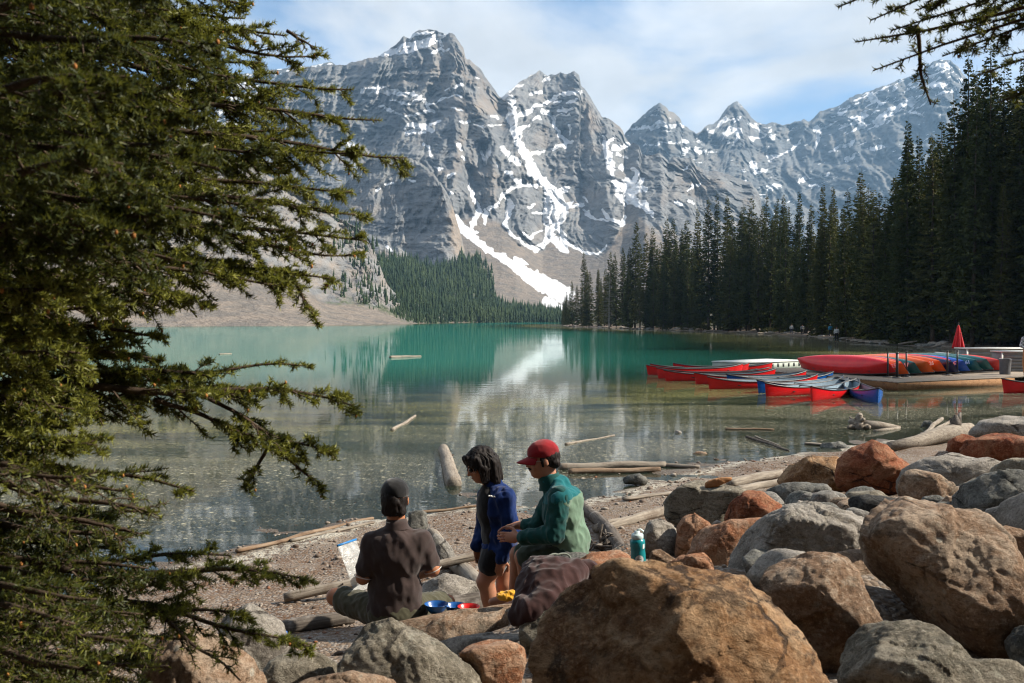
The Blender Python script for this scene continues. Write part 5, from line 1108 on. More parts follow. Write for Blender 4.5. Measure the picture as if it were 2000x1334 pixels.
def build_near_trees():
    tp = P(-210, 700, 2.9); gz = gh(tp.x, tp.y)
    tr = empty('spruce_tree', (tp.x, tp.y, gz)); k = 14; z = np.linspace(-0.3, 6.5, k)
    obj('trunk', Acc().tube(np.c_[0.03*np.sin(z*0.9), 0.03*np.cos(z*0.7), z], np.linspace(0.17, 0.05, k), 12).mesh('near_trunk', True), BARK, tr)
    tag(tr, 'big dark green spruce filling the left side of the foreground', 'tree')
    S = 1000
    def bg(*a, **kw):
        nonlocal S; S += 1; bough(tr, a[0], a[1], S, **kw)
    hi = dict(n2=30, L2=0.30, tert=7, droop=0.5)
    for s, t in [((-160,-220,2.9),(485,10,2.95)),((-160,-160,3.0),(560,70,3.15)),((-160,-80,3.0),(615,110,3.2)),((-160,-30,3.1),(690,175,3.3)),((-160,30,3.0),(745,235,3.3)),((-150,80,2.9),(795,308,3.3)),((-150,110,2.9),(705,300,3.2)),((-150,160,2.8),(690,375,3.1)),
                 ((-150,190,2.8),(705,420,3.1)),((-150,240,3.0),(716,470,3.3)),((-150,260,2.8),(690,500,3.1)),((-150,300,2.8),(655,545,3.0)),((-150,330,2.7),(560,560,2.9)),((-150,300,3.0),(480,520,3.1)),((-150,-120,2.8),(420,60,2.8)),((-150,0,3.2),(540,210,3.3)),((-150,130,3.2),(560,330,3.3)),((-150,200,3.2),(560,430,3.3))]:
        bg(s, t, sag=0.05, **hi)
    for i in range(16):
        y0 = -200 + 34*i; bg((-170, y0 - 120, 3.4), (300 + 280*math.sin(i*1.7)**2, y0 + 60 + 30*math.sin(i*3.1), 3.5), sag=0.06, n2=26, L2=0.32, tert=6, droop=0.6, bright=0.9)
    # dangling shoots under the upper mass
    bg((560,520,3.1),(622,632,3.1), sag=0.02, n2=10, L2=0.07, tert=3, r0=0.005, bare=0.0)
    bg((480,470,3.0),(555,570,3.0), sag=0.0, n2=10, L2=0.08, tert=3, r0=0.005, bare=0.0)
    bg((300,480,2.9),(415,590,2.95), sag=0.0, n2=9, L2=0.06, tert=2, r0=0.005, bare=0.1, dens=260)
    bg((560,60,3.1),(612,92,3.1), sag=0.0, n2=6, L2=0.06, tert=2, r0=0.004, bare=0.0, dens=160)
    # nearer boughs out of focus, their shade put into darker needle colour
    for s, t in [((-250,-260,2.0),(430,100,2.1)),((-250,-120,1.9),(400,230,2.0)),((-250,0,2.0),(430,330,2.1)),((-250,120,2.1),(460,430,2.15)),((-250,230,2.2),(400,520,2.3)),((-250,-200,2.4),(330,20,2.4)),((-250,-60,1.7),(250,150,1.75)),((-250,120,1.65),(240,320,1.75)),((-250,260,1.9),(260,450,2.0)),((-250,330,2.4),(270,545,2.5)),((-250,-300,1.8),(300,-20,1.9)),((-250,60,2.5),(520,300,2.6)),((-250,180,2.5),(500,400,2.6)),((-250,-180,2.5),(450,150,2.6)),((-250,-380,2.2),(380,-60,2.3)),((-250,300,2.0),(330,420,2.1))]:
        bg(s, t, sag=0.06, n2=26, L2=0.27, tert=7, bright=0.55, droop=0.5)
    # left flank between the upper mass and the long branch
    for s, t in [((-150,420,2.7),(410,592,2.85)),((-150,450,2.7),(330,600,2.8)),((-150,490,2.7),(310,660,2.85)),((-150,540,2.7),(300,700,2.85)),((-150,590,2.8),(250,690,2.9)),((-150,400,2.6),(180,560,2.7)),((-150,500,2.5),(120,640,2.5)),((-150,610,2.6),(150,720,2.7))]:
        bg(s, t, sag=0.05, n2=24, L2=0.20, tert=6)
    # the long reaching branch
    bg((-160,770,2.7),(690,792,3.0), sag=-0.045, n2=34, L2=0.27, tert=7, r0=0.013, bare=0.05)
    bg((-160,800,2.8),(560,770,3.0), sag=-0.03, n2=28, L2=0.24, tert=7, r0=0.010, bare=0.05)
    bg((120,745,2.85),(605,716,3.05), sag=-0.02, n2=24, L2=0.13, tert=5, r0=0.007, bare=0.1)
    bg((-160,700,2.9),(420,735,3.1), sag=0.0, n2=24, L2=0.20, tert=6, r0=0.009)
    bg((300,780,2.9),(590,880,2.95), sag=0.0, n2=16, L2=0.16, tert=5, r0=0.006, bare=0.1)
    bg((400,775,2.9),(662,885,2.98), sag=0.05, n2=20, L2=0.13, tert=5, r0=0.0045, bare=0.12)
    bg((520,880,2.92),(480,952,2.9), sag=0.0, n2=7, L2=0.07, tert=3, r0=0.004, bare=0.2)
    bg((540,880,2.94),(630,950,2.96), sag=0.0, n2=8, L2=0.08, tert=3, r0=0.004, bare=0.1)
    bg((-100,820,2.7),(380,960,2.8), sag=0.02, n2=18, L2=0.20, tert=5, r0=0.008)
    for s, t in [((-200,560,3.0),(230,640,3.1)),((-200,620,3.0),(310,650,3.1)),((-200,650,2.9),(200,760,3.0)),((-200,690,2.5),(150,800,2.5)),((-200,760,2.4),(190,870,2.45)),((-200,820,2.6),(160,850,2.7)),((-200,600,2.2),(160,690,2.2)),((-200,520,2.3),(210,600,2.4)),((-200,480,2.1),(140,560,2.1))]:
        bg(s, t, sag=0.05, n2=26, L2=0.24, tert=6, droop=0.5)
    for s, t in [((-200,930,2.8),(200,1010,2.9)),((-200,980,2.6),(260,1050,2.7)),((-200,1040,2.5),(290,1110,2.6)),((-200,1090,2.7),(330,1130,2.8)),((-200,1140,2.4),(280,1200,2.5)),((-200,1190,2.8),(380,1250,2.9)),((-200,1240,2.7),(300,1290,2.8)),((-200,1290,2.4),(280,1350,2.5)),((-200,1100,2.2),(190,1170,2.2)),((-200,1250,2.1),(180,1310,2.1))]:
        bg(s, t, sag=0.03, n2=24, L2=0.22, tert=5, droop=0.6, dens=430, bright=0.6)  # lower left shade put into the needle colour
    # sparse dead-looking twigs and the lower boughs
    for s, t in [((-160,840,2.2),(240,960,2.3)),((-160,880,2.3),(300,1000,2.4)),((-160,930,2.4),(260,1040,2.5)),((-160,900,2.0),(160,930,2.0))]:
        bg(s, t, sag=0.03, n2=18, L2=0.20, tert=4, dens=170, bright=0.8)
    bg((-160,990,2.9),(310,1000,3.05), sag=0.0, n2=22, L2=0.16, tert=6); bg((-160,1030,2.8),(230,1075,2.95), sag=0.0, n2=22, L2=0.18, tert=6)
    bg((-160,1150,2.6),(592,1130,2.95), sag=-0.03, n2=32, L2=0.24, tert=7, r0=0.012, bare=0.08)
    bg((-160,1120,2.8),(450,1085,3.0), sag=-0.02, n2=26, L2=0.18, tert=6, r0=0.010)
    bg((60,1165,2.75),(605,1262,2.9), sag=-0.02, n2=26, L2=0.17, tert=6, r0=0.008)
    bg((-100,1180,2.65),(480,1200,2.85), sag=-0.01, n2=26, L2=0.19, tert=6, r0=0.009)
    bg((300,1190,2.8),(470,1330,2.75), sag=0.0, n2=9, L2=0.08, tert=3, r0=0.004, dens=260)
    for s, t in [((-160,1180,2.3),(300,1260,2.4)),((-160,1230,2.3),(260,1330,2.4)),((-160,1280,2.2),(200,1400,2.3)),((-160,1220,2.6),(330,1300,2.7)),((-160,1320,2.5),(150,1370,2.6)),((-160,1130,2.1),(150,1220,2.1)),((-160,1060,2.4),(140,1140,2.5))]:
        bg(s, t, sag=0.04, n2=22, L2=0.20, tert=5, dens=260, bright=0.85)
    # branch hanging in from the upper right: its tree stands beside the viewpoint, outside the frame
    tr2 = empty('spruce_tree', (3.4, 1.2, gh(3.4, 1.2)))
    obj('trunk', Acc().tube(np.c_[0.03*np.sin(z*0.8), 0.03*np.cos(z*0.9), z], np.linspace(0.15, 0.05, k), 12).mesh('near_trunk', True), BARK, tr2)
    tag(tr2, 'dark spruce boughs hanging into the upper right corner', 'tree')
    def b2(s, t, seed, **kw): bough(tr2, s, t, seed, **kw)
    T = lambda z: ('world', 3.4, 1.2, z)
    b2(T(3.55), (1672,82,3.1), 2001, sag=0.0, n2=44, L2=0.27, tert=6, dens=470, r0=0.016, bare=0.35, bright=0.35)  # needle colour darkened for the silhouette against the sky
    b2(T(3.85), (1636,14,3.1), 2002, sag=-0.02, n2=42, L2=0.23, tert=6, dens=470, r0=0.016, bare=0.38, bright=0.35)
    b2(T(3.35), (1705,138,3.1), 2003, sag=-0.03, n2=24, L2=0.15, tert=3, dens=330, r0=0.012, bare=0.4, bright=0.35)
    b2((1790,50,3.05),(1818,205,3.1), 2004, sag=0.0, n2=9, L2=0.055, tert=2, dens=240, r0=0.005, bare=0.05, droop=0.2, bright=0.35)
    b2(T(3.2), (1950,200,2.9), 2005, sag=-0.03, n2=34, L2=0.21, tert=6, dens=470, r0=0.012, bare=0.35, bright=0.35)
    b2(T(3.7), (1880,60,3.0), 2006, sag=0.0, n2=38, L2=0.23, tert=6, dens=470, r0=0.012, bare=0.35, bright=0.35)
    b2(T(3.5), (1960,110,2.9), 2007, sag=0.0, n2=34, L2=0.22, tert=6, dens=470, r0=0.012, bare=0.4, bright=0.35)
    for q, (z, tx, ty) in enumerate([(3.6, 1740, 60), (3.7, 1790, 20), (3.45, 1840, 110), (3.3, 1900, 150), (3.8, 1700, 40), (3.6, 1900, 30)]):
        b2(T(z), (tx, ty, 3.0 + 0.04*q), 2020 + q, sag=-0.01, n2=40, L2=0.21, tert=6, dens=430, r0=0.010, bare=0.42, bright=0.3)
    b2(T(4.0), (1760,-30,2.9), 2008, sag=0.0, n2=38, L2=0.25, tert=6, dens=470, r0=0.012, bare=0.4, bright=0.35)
build_near_trees()
# ------------------------------------------------------------------ canoes, dock and what stands on it
def plastic(name, c, rough=0.24): return simple_mat(name, c, rough, 0.45, 0.10, 3.0, 0.002, bscale=60)
HULL = {'red': plastic('red_hull', (0.60, 0.012, 0.014)), 'blue': plastic('blue_hull', (0.006, 0.085, 0.34)), 'navy': plastic('navy_hull', (0.012, 0.018, 0.07)), 'orange': plastic('orange_hull', (0.66, 0.10, 0.010)),
        'teal': plastic('teal_hull', (0.012, 0.10, 0.105)), 'coral': plastic('coral_hull', (0.60, 0.04, 0.034)), 'grey': plastic('grey_hull', (0.34, 0.38, 0.43)), 'skyblue': plastic('mid_blue_hull', (0.02, 0.10, 0.45))}
INNER = simple_mat('canoe_interior', (0.24, 0.33, 0.41), 0.5, 0.4, 0.15, 3)
GUN = simple_mat('dark_gunwale', (0.035, 0.035, 0.037), 0.4, 0.4, 0.2, 5)
SEATM = simple_mat('black_seat', (0.015, 0.015, 0.016), 0.6, 0.3, 0.2, 5)
WHITE = simple_mat('white_paint', (0.72, 0.72, 0.70), 0.55, 0.3, 0.06, 6)
BLACK = simple_mat('black_metal', (0.018, 0.018, 0.02), 0.45, 0.4, 0.2, 5)
CL, CB = 4.9, 0.86
def c_w(t): return CB/2*np.clip(1 - np.abs(t)**2.4, 0, 1)**0.82
def c_keel(t): return 0.05*np.abs(t)**4
def c_sheer(t): return 0.36 + 0.19*np.abs(t)**3
def hull_pts(ts, phis, inset=0.0):
    t = ts[:, None]; f = phis[None, :]
    w = np.maximum(c_w(t) - inset, 0.002); kz = c_keel(t) + inset; sz = c_sheer(t)
    y = w*np.sign(np.cos(f))*np.abs(np.cos(f))**0.62; z = sz - (sz - kz)*np.abs(np.sin(f))**0.85
    x = t*CL/2*(1 - inset*0.6) - 0.10*np.sign(t)*np.abs(t)**12*(1 - (z - kz)/(sz - kz + 1e-6))
    return np.stack([x, y + 0*x, z + 0*x], -1)
def canoe_meshes():
    ts = np.sin(np.linspace(-1, 1, 41)*np.pi/2); ph = np.linspace(0, np.pi, 25)
    m = {}
    m['hull'] = new_mesh('canoe_hull', hull_pts(ts, ph), grid_faces(41, 25), True)
    m['interior'] = new_mesh('canoe_interior', hull_pts(ts*0.985, ph, 0.014), grid_faces(41, 25)[:, ::-1], True)
    for nm, s in (('a', 0), ('b', np.pi)):
        g = hull_pts(ts, np.array([s]))[:, 0]; g[:, 2] += 0.006; m['gun' + nm] = Acc().tube(g, np.full(41, 0.022), 6).mesh('canoe_gunwale', True)
    def bar(x, z, wx, dz):
        t = x/(CL/2); w = float(c_w(np.array([t]))[0])*0.97
        V = np.array([[x - wx, -w, z], [x + wx, -w, z], [x + wx, w, z], [x - wx, w, z], [x - wx, -w, z - dz], [x + wx, -w, z - dz], [x + wx, w, z - dz], [x - wx, w, z - dz]])
        return new_mesh('canoe_bar', V, np.array([[0,1,2,3],[7,6,5,4],[0,4,5,1],[1,5,6,2],[2,6,7,3],[3,7,4,0]]))
    m['seat1'] = bar(-1.25, 0.27, 0.13, 0.03); m['seat2'] = bar(1.45, 0.28, 0.12, 0.03); m['thwart'] = bar(0.15, 0.345, 0.035, 0.025)
    for nm, sg in (('deck1', -1), ('deck2', 1)):
        x0 = sg*CL/2*0.985; x1 = sg*CL/2*0.86; w = float(c_w(np.array([0.86]))[0])*0.98
        V = np.array([[x0, 0, c_sheer(np.array([0.985]))[0]], [x1, -w, c_sheer(np.array([0.86]))[0]], [x1, w, c_sheer(np.array([0.86]))[0]], [x1, 0, c_sheer(np.array([0.86]))[0] + 0.012]])
        m[nm] = new_mesh('canoe_deck', V, np.array([[0, 1, 3], [0, 3, 2]]))
    return m
CM = canoe_meshes(); _hullc = {}
def canoe(mat4, color, label, group, name='canoe', number=None, nside=1, nend=1):
    e = empty(name); e.matrix_world = mat4
    if color not in _hullc: h = CM['hull'].copy(); h.materials.append(HULL[color]); _hullc[color] = h
    obj('hull', _hullc[color], None, e); obj('interior', CM['interior'], INNER, e)
    for k in ('guna', 'gunb'): obj('gunwale', CM[k], GUN, e)
    for k in ('seat1', 'seat2'): obj('seat', CM[k], SEATM, e)
    obj('thwart', CM['thwart'], GUN, e)
    for k in ('deck1', 'deck2'): obj('deck_plate', CM[k], GUN, e)
    if number:
        t = 0.84*nend; q = lambda a, b: hull_pts(np.array([a]), np.array([b]))[0, 0]; best = None
        for ph in (0.75, 0.95, math.pi - 0.75, math.pi - 0.95):          # the flank that can be seen from the beach
            p = q(t, ph); dx = unit(q(t + 0.02, ph) - q(t - 0.02, ph)); dp = unit(q(t, ph + 0.05) - q(t, ph - 0.05)); n = unit(np.cross(dx, dp))
            if n[1]*math.cos(ph) < 0: n = -n
            wn = mat4.to_3x3() @ Vector(n); wp = mat4 @ Vector(p); fc = wn.dot((Vector((0, 0, CAMH)) - wp).normalized())
            if best is None or fc > best[0]: best = (fc, p, n)
        fc, p, n = best
        upv = np.array([0, 0, -1.0]); upv = unit(upv - n*np.dot(upv, n)); xv = np.cross(upv, n)
        cu = bpy.data.curves.new('number', 'FONT'); cu.body = number; cu.size = 0.20; cu.align_x = 'CENTER'; cu.align_y = 'CENTER'; cu.extrude = 0.001; cu.offset = 0.006
        to = bpy.data.objects.new('number', cu); col.objects.link(to); dg = bpy.context.evaluated_depsgraph_get(); dg.update()
        me = bpy.data.meshes.new_from_object(to.evaluated_get(dg)); bpy.data.objects.remove(to)
        o = obj('number', me, WHITE, e); M = Matrix((Vector(xv), Vector(upv), Vector(n))).transposed().to_4x4(); M.translation = Vector(p + n*0.008); o.matrix_local = M
    tag(e, label, 'canoe', group); return e
def frame_x(a, b, z=0.0, roll=0.0):
    a = Vector(a); b = Vector(b); x = (b - a).normalized(); zz = Vector((0, 0, 1)); y = zz.cross(x).normalized(); zz = x.cross(y)
    m = Matrix((x, y, zz)).transposed().to_4x4(); m.translation = (a + b)/2 + Vector((0, 0, z))
    return m @ Matrix.Rotation(roll, 4, 'X')
def build_canoes():
    # afloat: bow pixel at the waterline, then the pixel column and distance of the far end
    F = [((1262,732), 1452, 46.0, 'red', 'leftmost red canoe afloat at the outer end of the row'),
         ((1270,729), 1483, 46.9, 'red', 'red canoe second from the outer end with an orange glint inside'),
         ((1314,727), 1500, 47.3, 'red', 'red canoe moored farthest out behind the others'),
         ((1282,739), 1496, 42.3, 'red', 'red canoe third in the floating row with two dark thwarts'),
         ((1296,744), 1530, 41.2, 'red', 'red canoe nosing out just right of the third one'),
         ((1355,750), 1568, 39.5, 'red', 'red canoe in the middle of the floating row'),
         ((1418,754), 1635, 38.9, 'blue', 'dark blue canoe in the middle of the floating row'),
         ((1381,760), 1594, 37.3, 'red', 'red canoe in front of the dark blue one'),
         ((1478,768), 1640, 36.3, 'blue', 'blue canoe whose bow shows between two red ones'),
         ((1493,775), 1651, 35.0, 'red', 'red canoe next to last of the nearest floating canoes'),
         ((1584,783), 1672, 34.2, 'red', 'nearest red canoe tied beside the dock corner')]
    for (bp, ex, R2, c, lab) in F:
        a = G(*bp); dirv = Vector(((ex - 1000)/FPX*R2, R2, 0)) - a; dirv.z = 0; dirv.normalize(); b = a + dirv*CL
        canoe(frame_x(a, b, -0.11, random.Random(bp[0]).uniform(-0.05, 0.05)), c, lab, 'canoes floating beside the dock')
    b = G(1716,787); a = G(1686, 762) ; d = (b - Vector((12.0, 36.6, 0))).normalized(); canoe(frame_x(b - d*CL, b, -0.11), 'blue', 'blue canoe pointing its bow at the camera beside the dock', 'canoes floating beside the dock')
    a = G(1958, 768); canoe(frame_x(a, a + Vector((4.6, 1.4, 0)), -0.06), 'red', 'red canoe cut by the right edge in front of the dock', 'canoes floating beside the dock')
    # turned over on the dock, leaning against each other
    cs = [('red', None, 'frontmost bright red canoe overturned on the dock'), ('orange', '25', 'orange overturned canoe numbered 25 behind the frontmost red one'), ('coral', None, 'overturned red canoe third from the front'), ('teal', '17', 'dark teal overturned canoe numbered 17'),
          ('orange', None, 'plain orange overturned canoe behind the dark teal one'), ('orange', '02', 'orange overturned canoe numbered 02'), ('orange', '26', 'orange overturned canoe numbered 26'), ('navy', None, 'navy overturned canoe between orange and red ones'),
          ('red', None, 'dark red overturned canoe next to the navy one'), ('skyblue', '67', 'bright blue overturned canoe numbered 67'), ('teal', '61', 'teal overturned canoe numbered 61'), ('coral', None, 'coral overturned canoe behind the teal one numbered 61'), ('teal', None, 'plain teal overturned canoe near the far end of the stack'), ('coral', None, 'last coral overturned canoe at the right of the stack')]
    L0 = Vector((11.95, 41.6, 0)); R0 = Vector((14.15, 37.6, 0)); ax = (R0 - L0).normalized(); pr = Vector((0.86, 0.51, 0))
    for i, (c, num, lab) in enumerate(cs):
        o = pr*(0.50*i); mid = (L0 + R0)/2 + o + ax*(0.25*math.sin(i*2.1))
        a = mid - ax*CL/2; b = mid + ax*CL/2
        canoe(frame_x(a, b, 0.30 + 0.60 - 0.03*(i % 2), math.pi + 0.62 if i else math.pi + 0.72), c, lab, 'canoes overturned on the dock', 'overturned_canoe', num, nside=1, nend=1)
    for (px, R, lab) in [(1752, 49.5, 'pale grey hull humped behind the overturned canoes'), (1846, 51.0, 'second pale grey hull hump left of the closed parasol')]:
        x = (px - 1000)/FPX*R; canoe(frame_x((x - 0.5, R - 2.4, 0), (x + 0.5, R + 2.4, 0), 0.76, math.pi), 'grey', lab, 'pale hulls at the back of the dock', 'overturned_canoe')
build_canoes()

def box_v(lo, hi):
    V = np.array([[x, y, z] for x in (lo[0], hi[0]) for y in (lo[1], hi[1]) for z in (lo[2], hi[2])]); return V, np.array([[0,1,3,2],[4,6,7,5],[0,4,5,1],[2,3,7,6],[0,2,6,4],[1,5,7,3]])
def box_mesh(name, lo, hi, bev=0.0):
    V, Q = box_v(lo, hi); me = new_mesh(name, V, Q)
    if bev:
        bm = bmesh.new(); bm.from_mesh(me); bmesh.ops.bevel(bm, geom=bm.edges[:], offset=bev, segments=2, affect='EDGES'); bm.to_mesh(me); bm.free()
    return me
DECK = wood_mat('dock_planks', (0.27, 0.225, 0.18), (0.34, 0.29, 0.235), (0.22, 0.18, 0.14), 0.4)
FASC = wood_mat('dock_fascia_wood', (0.20, 0.105, 0.048), (0.30, 0.17, 0.085), (0.13, 0.065, 0.03), 0.4)
SIDING = simple_mat('grey_siding', (0.17, 0.185, 0.185), 0.7, 0.25, 0.12, 4)
FLOATM = simple_mat('white_float', (0.60, 0.61, 0.58), 0.6, 0.3, 0.1, 4); FLOATS = simple_mat('greenish_float_side', (0.34, 0.38, 0.34), 0.6, 0.3, 0.12, 4)
BINM = simple_mat('grey_bin', (0.10, 0.10, 0.105), 0.6, 0.3, 0.2, 6, 0.004)
CLOTHR = simple_mat('red_canvas', (0.46, 0.010, 0.016), 0.8, 0.15, 0.2, 10, 0.003, sheen=0.3)
def build_dock():
    C = Vector((13.5, 34.7, 0)); eL = Vector((-2.66, 7.8, 0)).normalized(); eR = Vector((4.9, 2.7, 0)).normalized()
    e = empty('dock', C); LN, RN = 9.4, 16.0
    def quad_box(name, u0, u1, v0, v1, z0, z1, mat, par=e):
        pts = []
        for z in (z0, z1):
            for (u, v) in ((u0, v0), (u1, v0), (u1, v1), (u0, v1)): q = eR*u + eL*v; pts.append((q.x, q.y, z))
        return obj(name, new_mesh(name, np.array(pts), np.array([[3,2,1,0],[4,5,6,7],[0,1,5,4],[1,2,6,5],[2,3,7,6],[3,0,4,7]])), mat, par)
    nb = 34
    for i in range(nb):                                   # deck boards
        v0 = LN*i/nb; quad_box('board', -0.02, RN, v0 + 0.006, v0 + LN/nb - 0.006, 0.262, 0.30 + 0.003*math.sin(i*7.3), DECK)
    quad_box('fascia', 0.0, 6.4, 0.0, 0.05, -0.02, 0.255, FASC); quad_box('fascia', 0.0, 0.05, 0.055, LN, -0.02, 0.255, FASC); quad_box('fascia', 7.3, RN, 0.0, 0.05, 0.05, 0.255, FASC)
    for u in (1.0, 6.8, 12.0):
        for v in (1.0, 5.0, 8.6): quad_box('float', u - 0.6, u + 0.6, v - 0.5, v + 0.5, -0.25, 0.24, BLACK)
    tag(e, 'wooden dock with a brown front edge carrying the canoes', 'dock')
    # pale floating finger
    a = G(1460, 722); b = G(1566, 716.5); d = (b - a); d.z = 0; ln = d.length; d.normalize(); n = Vector((-d.y, d.x, 0)); e2 = empty('floating_dock', a)
    def ob(name, u0, u1, v0, v1, z0, z1, mat):
        pts = []
        for z in (z0, z1):
            for (u, v) in ((u0, v0), (u1, v0), (u1, v1), (u0, v1)): q = d*u + n*v; pts.append((q.x, q.y, z))
        return obj(name, new_mesh(name, np.array(pts), np.array([[3,2,1,0],[4,5,6,7],[0,1,5,4],[1,2,6,5],[2,3,7,6],[3,0,4,7]])), mat, e2)
    ob('body', 0, ln, 0, 2.2, -0.1, 0.30, FLOATS); ob('top', -0.03, ln + 0.03, -0.03, 2.23, 0.303, 0.36, FLOATM)
    k = 10
    for i in range(k): ob('slot', ln*(i + 0.35)/k, ln*(i + 0.62)/k, -0.012, 0.02, 0.06, 0.24, BLACK)
    tag(e2, 'pale floating dock segment with dark slots behind the canoes', 'dock')
    # stanchions
    for i, (px, py, lab) in enumerate([(1734,737,'black dock post farthest left in front of the red canoe'),(1752,738.5,'thicker black dock post second from the left'),(1770,736,'black dock post third from the left beside the number 17'),(1850,733,'black dock post in front of the navy canoe'),(1869.5,731,'rightmost black dock post in front of the blue canoe')]):
        p = G(px, py, 0.30); q = empty('dock_post', p); r = 0.035 if i != 1 else 0.05
        obj('post', Acc().tube([[0,0,0.02],[0,0,0.5],[0,0,0.93]], [r, r, r], 10).mesh('post', True), BLACK, q)
        obj('cap', Acc().tube([[0,0,0.92],[0,0,0.955]], [r*1.25, r*1.1], 10).mesh('post_cap', True), BLACK, q)
        obj('base', Acc().tube([[0,0,0.003],[0,0,0.03],[0,0,0.05]], [0.19, 0.18, 0.06], 16).mesh('post_base', True), BLACK, q)
        tag(q, lab, 'post', 'black posts on the dock')
    # closed parasol
    R = 47.0; x = (1872 - 1000)/FPX*R; q = empty('parasol', (x, R, 0.30)); zt = CAMH - (633 - HOR)/FPX*R - 0.30; zb = CAMH - (679 - HOR)/FPX*R - 0.30
    nz, na = 16, 48; zs = np.linspace(0, 1, nz)[:, None]; A = np.linspace(0, 2*np.pi, na, endpoint=False)[None]
    rad = (0.045 + 0.185*zs**0.8)*(1 + (0.05 + 0.25*zs)*np.cos(8*A + 1.5*zs)) ; V = np.stack([rad*np.cos(A), rad*np.sin(A), zt - 0.08 - (zt - zb - 0.08)*zs + 0*A + 0.05*zs**4*np.cos(8*A)], -1)
    f = grid_faces(nz, na); i = np.arange(nz - 1)*na; wrap = np.stack([i + na - 1, i + 2*na - 1, i + na, i], 1)
    V = np.concatenate([V.reshape(-1, 3), [[0, 0, zt - 0.02]]]); j = np.arange(na)
    obj('canopy', new_mesh('parasol_canopy', V, [np.concatenate([f, wrap]), np.stack([j, (j + 1) % na, j*0 + nz*na], 1)], True), CLOTHR, q)
    obj('strap', Acc().tube([[0,0,zt - 0.40],[0,0,zt - 0.43]], [0.125, 0.13], 20).mesh('parasol_strap', True), CLOTHR, q)
    obj('pole', Acc().tube([[0,0,0.05],[0,0,zt + 0.03]], [0.025, 0.02], 8).mesh('parasol_pole', True), BLACK, q)
    obj('finial', Acc().tube([[0,0,zt],[0,0,zt + 0.04],[0,0,zt + 0.07]], [0.03, 0.04, 0.015], 8).mesh('parasol_finial', True), BLACK, q)
    obj('base', Acc().tube([[0,0,0.003],[0,0,0.06],[0,0,0.10]], [0.28, 0.26, 0.05], 16).mesh('parasol_base', True), BLACK, q)
    tag(q, 'closed red parasol standing at the back of the dock', 'parasol')
    # two low grey boxes with clapboard siding
    def clap(px0, px1, ybase, h, dep, lab):
        p = G(px0, ybase, 0.30); R = p.y; w = (px1 - px0)/FPX*R; q = empty('storage_box', p); k = 6
        obj('core', box_mesh('box_core', (0.02, 0.03, 0.0), (w - 0.02, dep, h - 0.03)), SIDING, q)
        for i in range(k):
            z0 = h*i/k; V = np.array([[0, -0.005, z0 + 0.004], [w, -0.005, z0 + 0.004], [w, 0.018, z0 + h/k - 0.002], [0, 0.018, z0 + h/k - 0.002], [0, 0.03, z0 + 0.004], [w, 0.03, z0 + 0.004], [w, 0.03, z0 + h/k - 0.002], [0, 0.03, z0 + h/k - 0.002]])
            obj('board', new_mesh('siding_board', V, np.array([[0,1,2,3],[0,4,5,1],[3,2,6,7],[0,3,7,4],[1,5,6,2]])), SIDING, q)
        obj('lid', box_mesh('box_lid', (-0.04, -0.05, h - 0.028), (w + 0.04, dep + 0.04, h + 0.02), 0.006), FLOATM, q)
        obj('corner_trim', box_mesh('box_trim', (-0.02, -0.012, 0.0), (0.06, 0.02, h - 0.03)), FLOATM, q)
        tag(q, lab, 'storage box')
    clap(1888, 2030, 718, 0.86, 1.2, 'long grey clapboard box at the back of the dock'); clap(1956, 2060, 726, 0.84, 0.9, 'nearer grey clapboard box at the right edge behind the bin')
    p = G(1963, 731, 0.30); q = empty('bin', p); A = np.linspace(0, 2*np.pi, 28, endpoint=False)
    V = []
    for (z, r) in ((0.003, 0.20), (0.2, 0.205), (0.45, 0.215), (0.58, 0.225), (0.62, 0.235), (0.63, 0.22), (0.56, 0.205)): V.append(np.stack([r*np.cos(A)*(1 + 0.03*np.sin(5*A + z*9)), r*np.sin(A)*(1 + 0.03*np.cos(4*A + z*7)), z + 0.012*np.sin(3*A)], -1))
    f = grid_faces(7, 28); i = np.arange(6)*28; wrap = np.stack([i + 27, i + 55, i + 28, i], 1)
    obj('drum', new_mesh('bin_drum', np.concatenate(V), np.concatenate([f, wrap]), True), BINM, q); obj('bag', Acc().tube([[0,0,0.5],[0,0,0.56]], [0.2, 0.205], 20).mesh('bin_bag', True), BLACK, q)
    tag(q, 'dark grey rubbish bin on the dock in front of the boxes', 'bin')
build_dock()
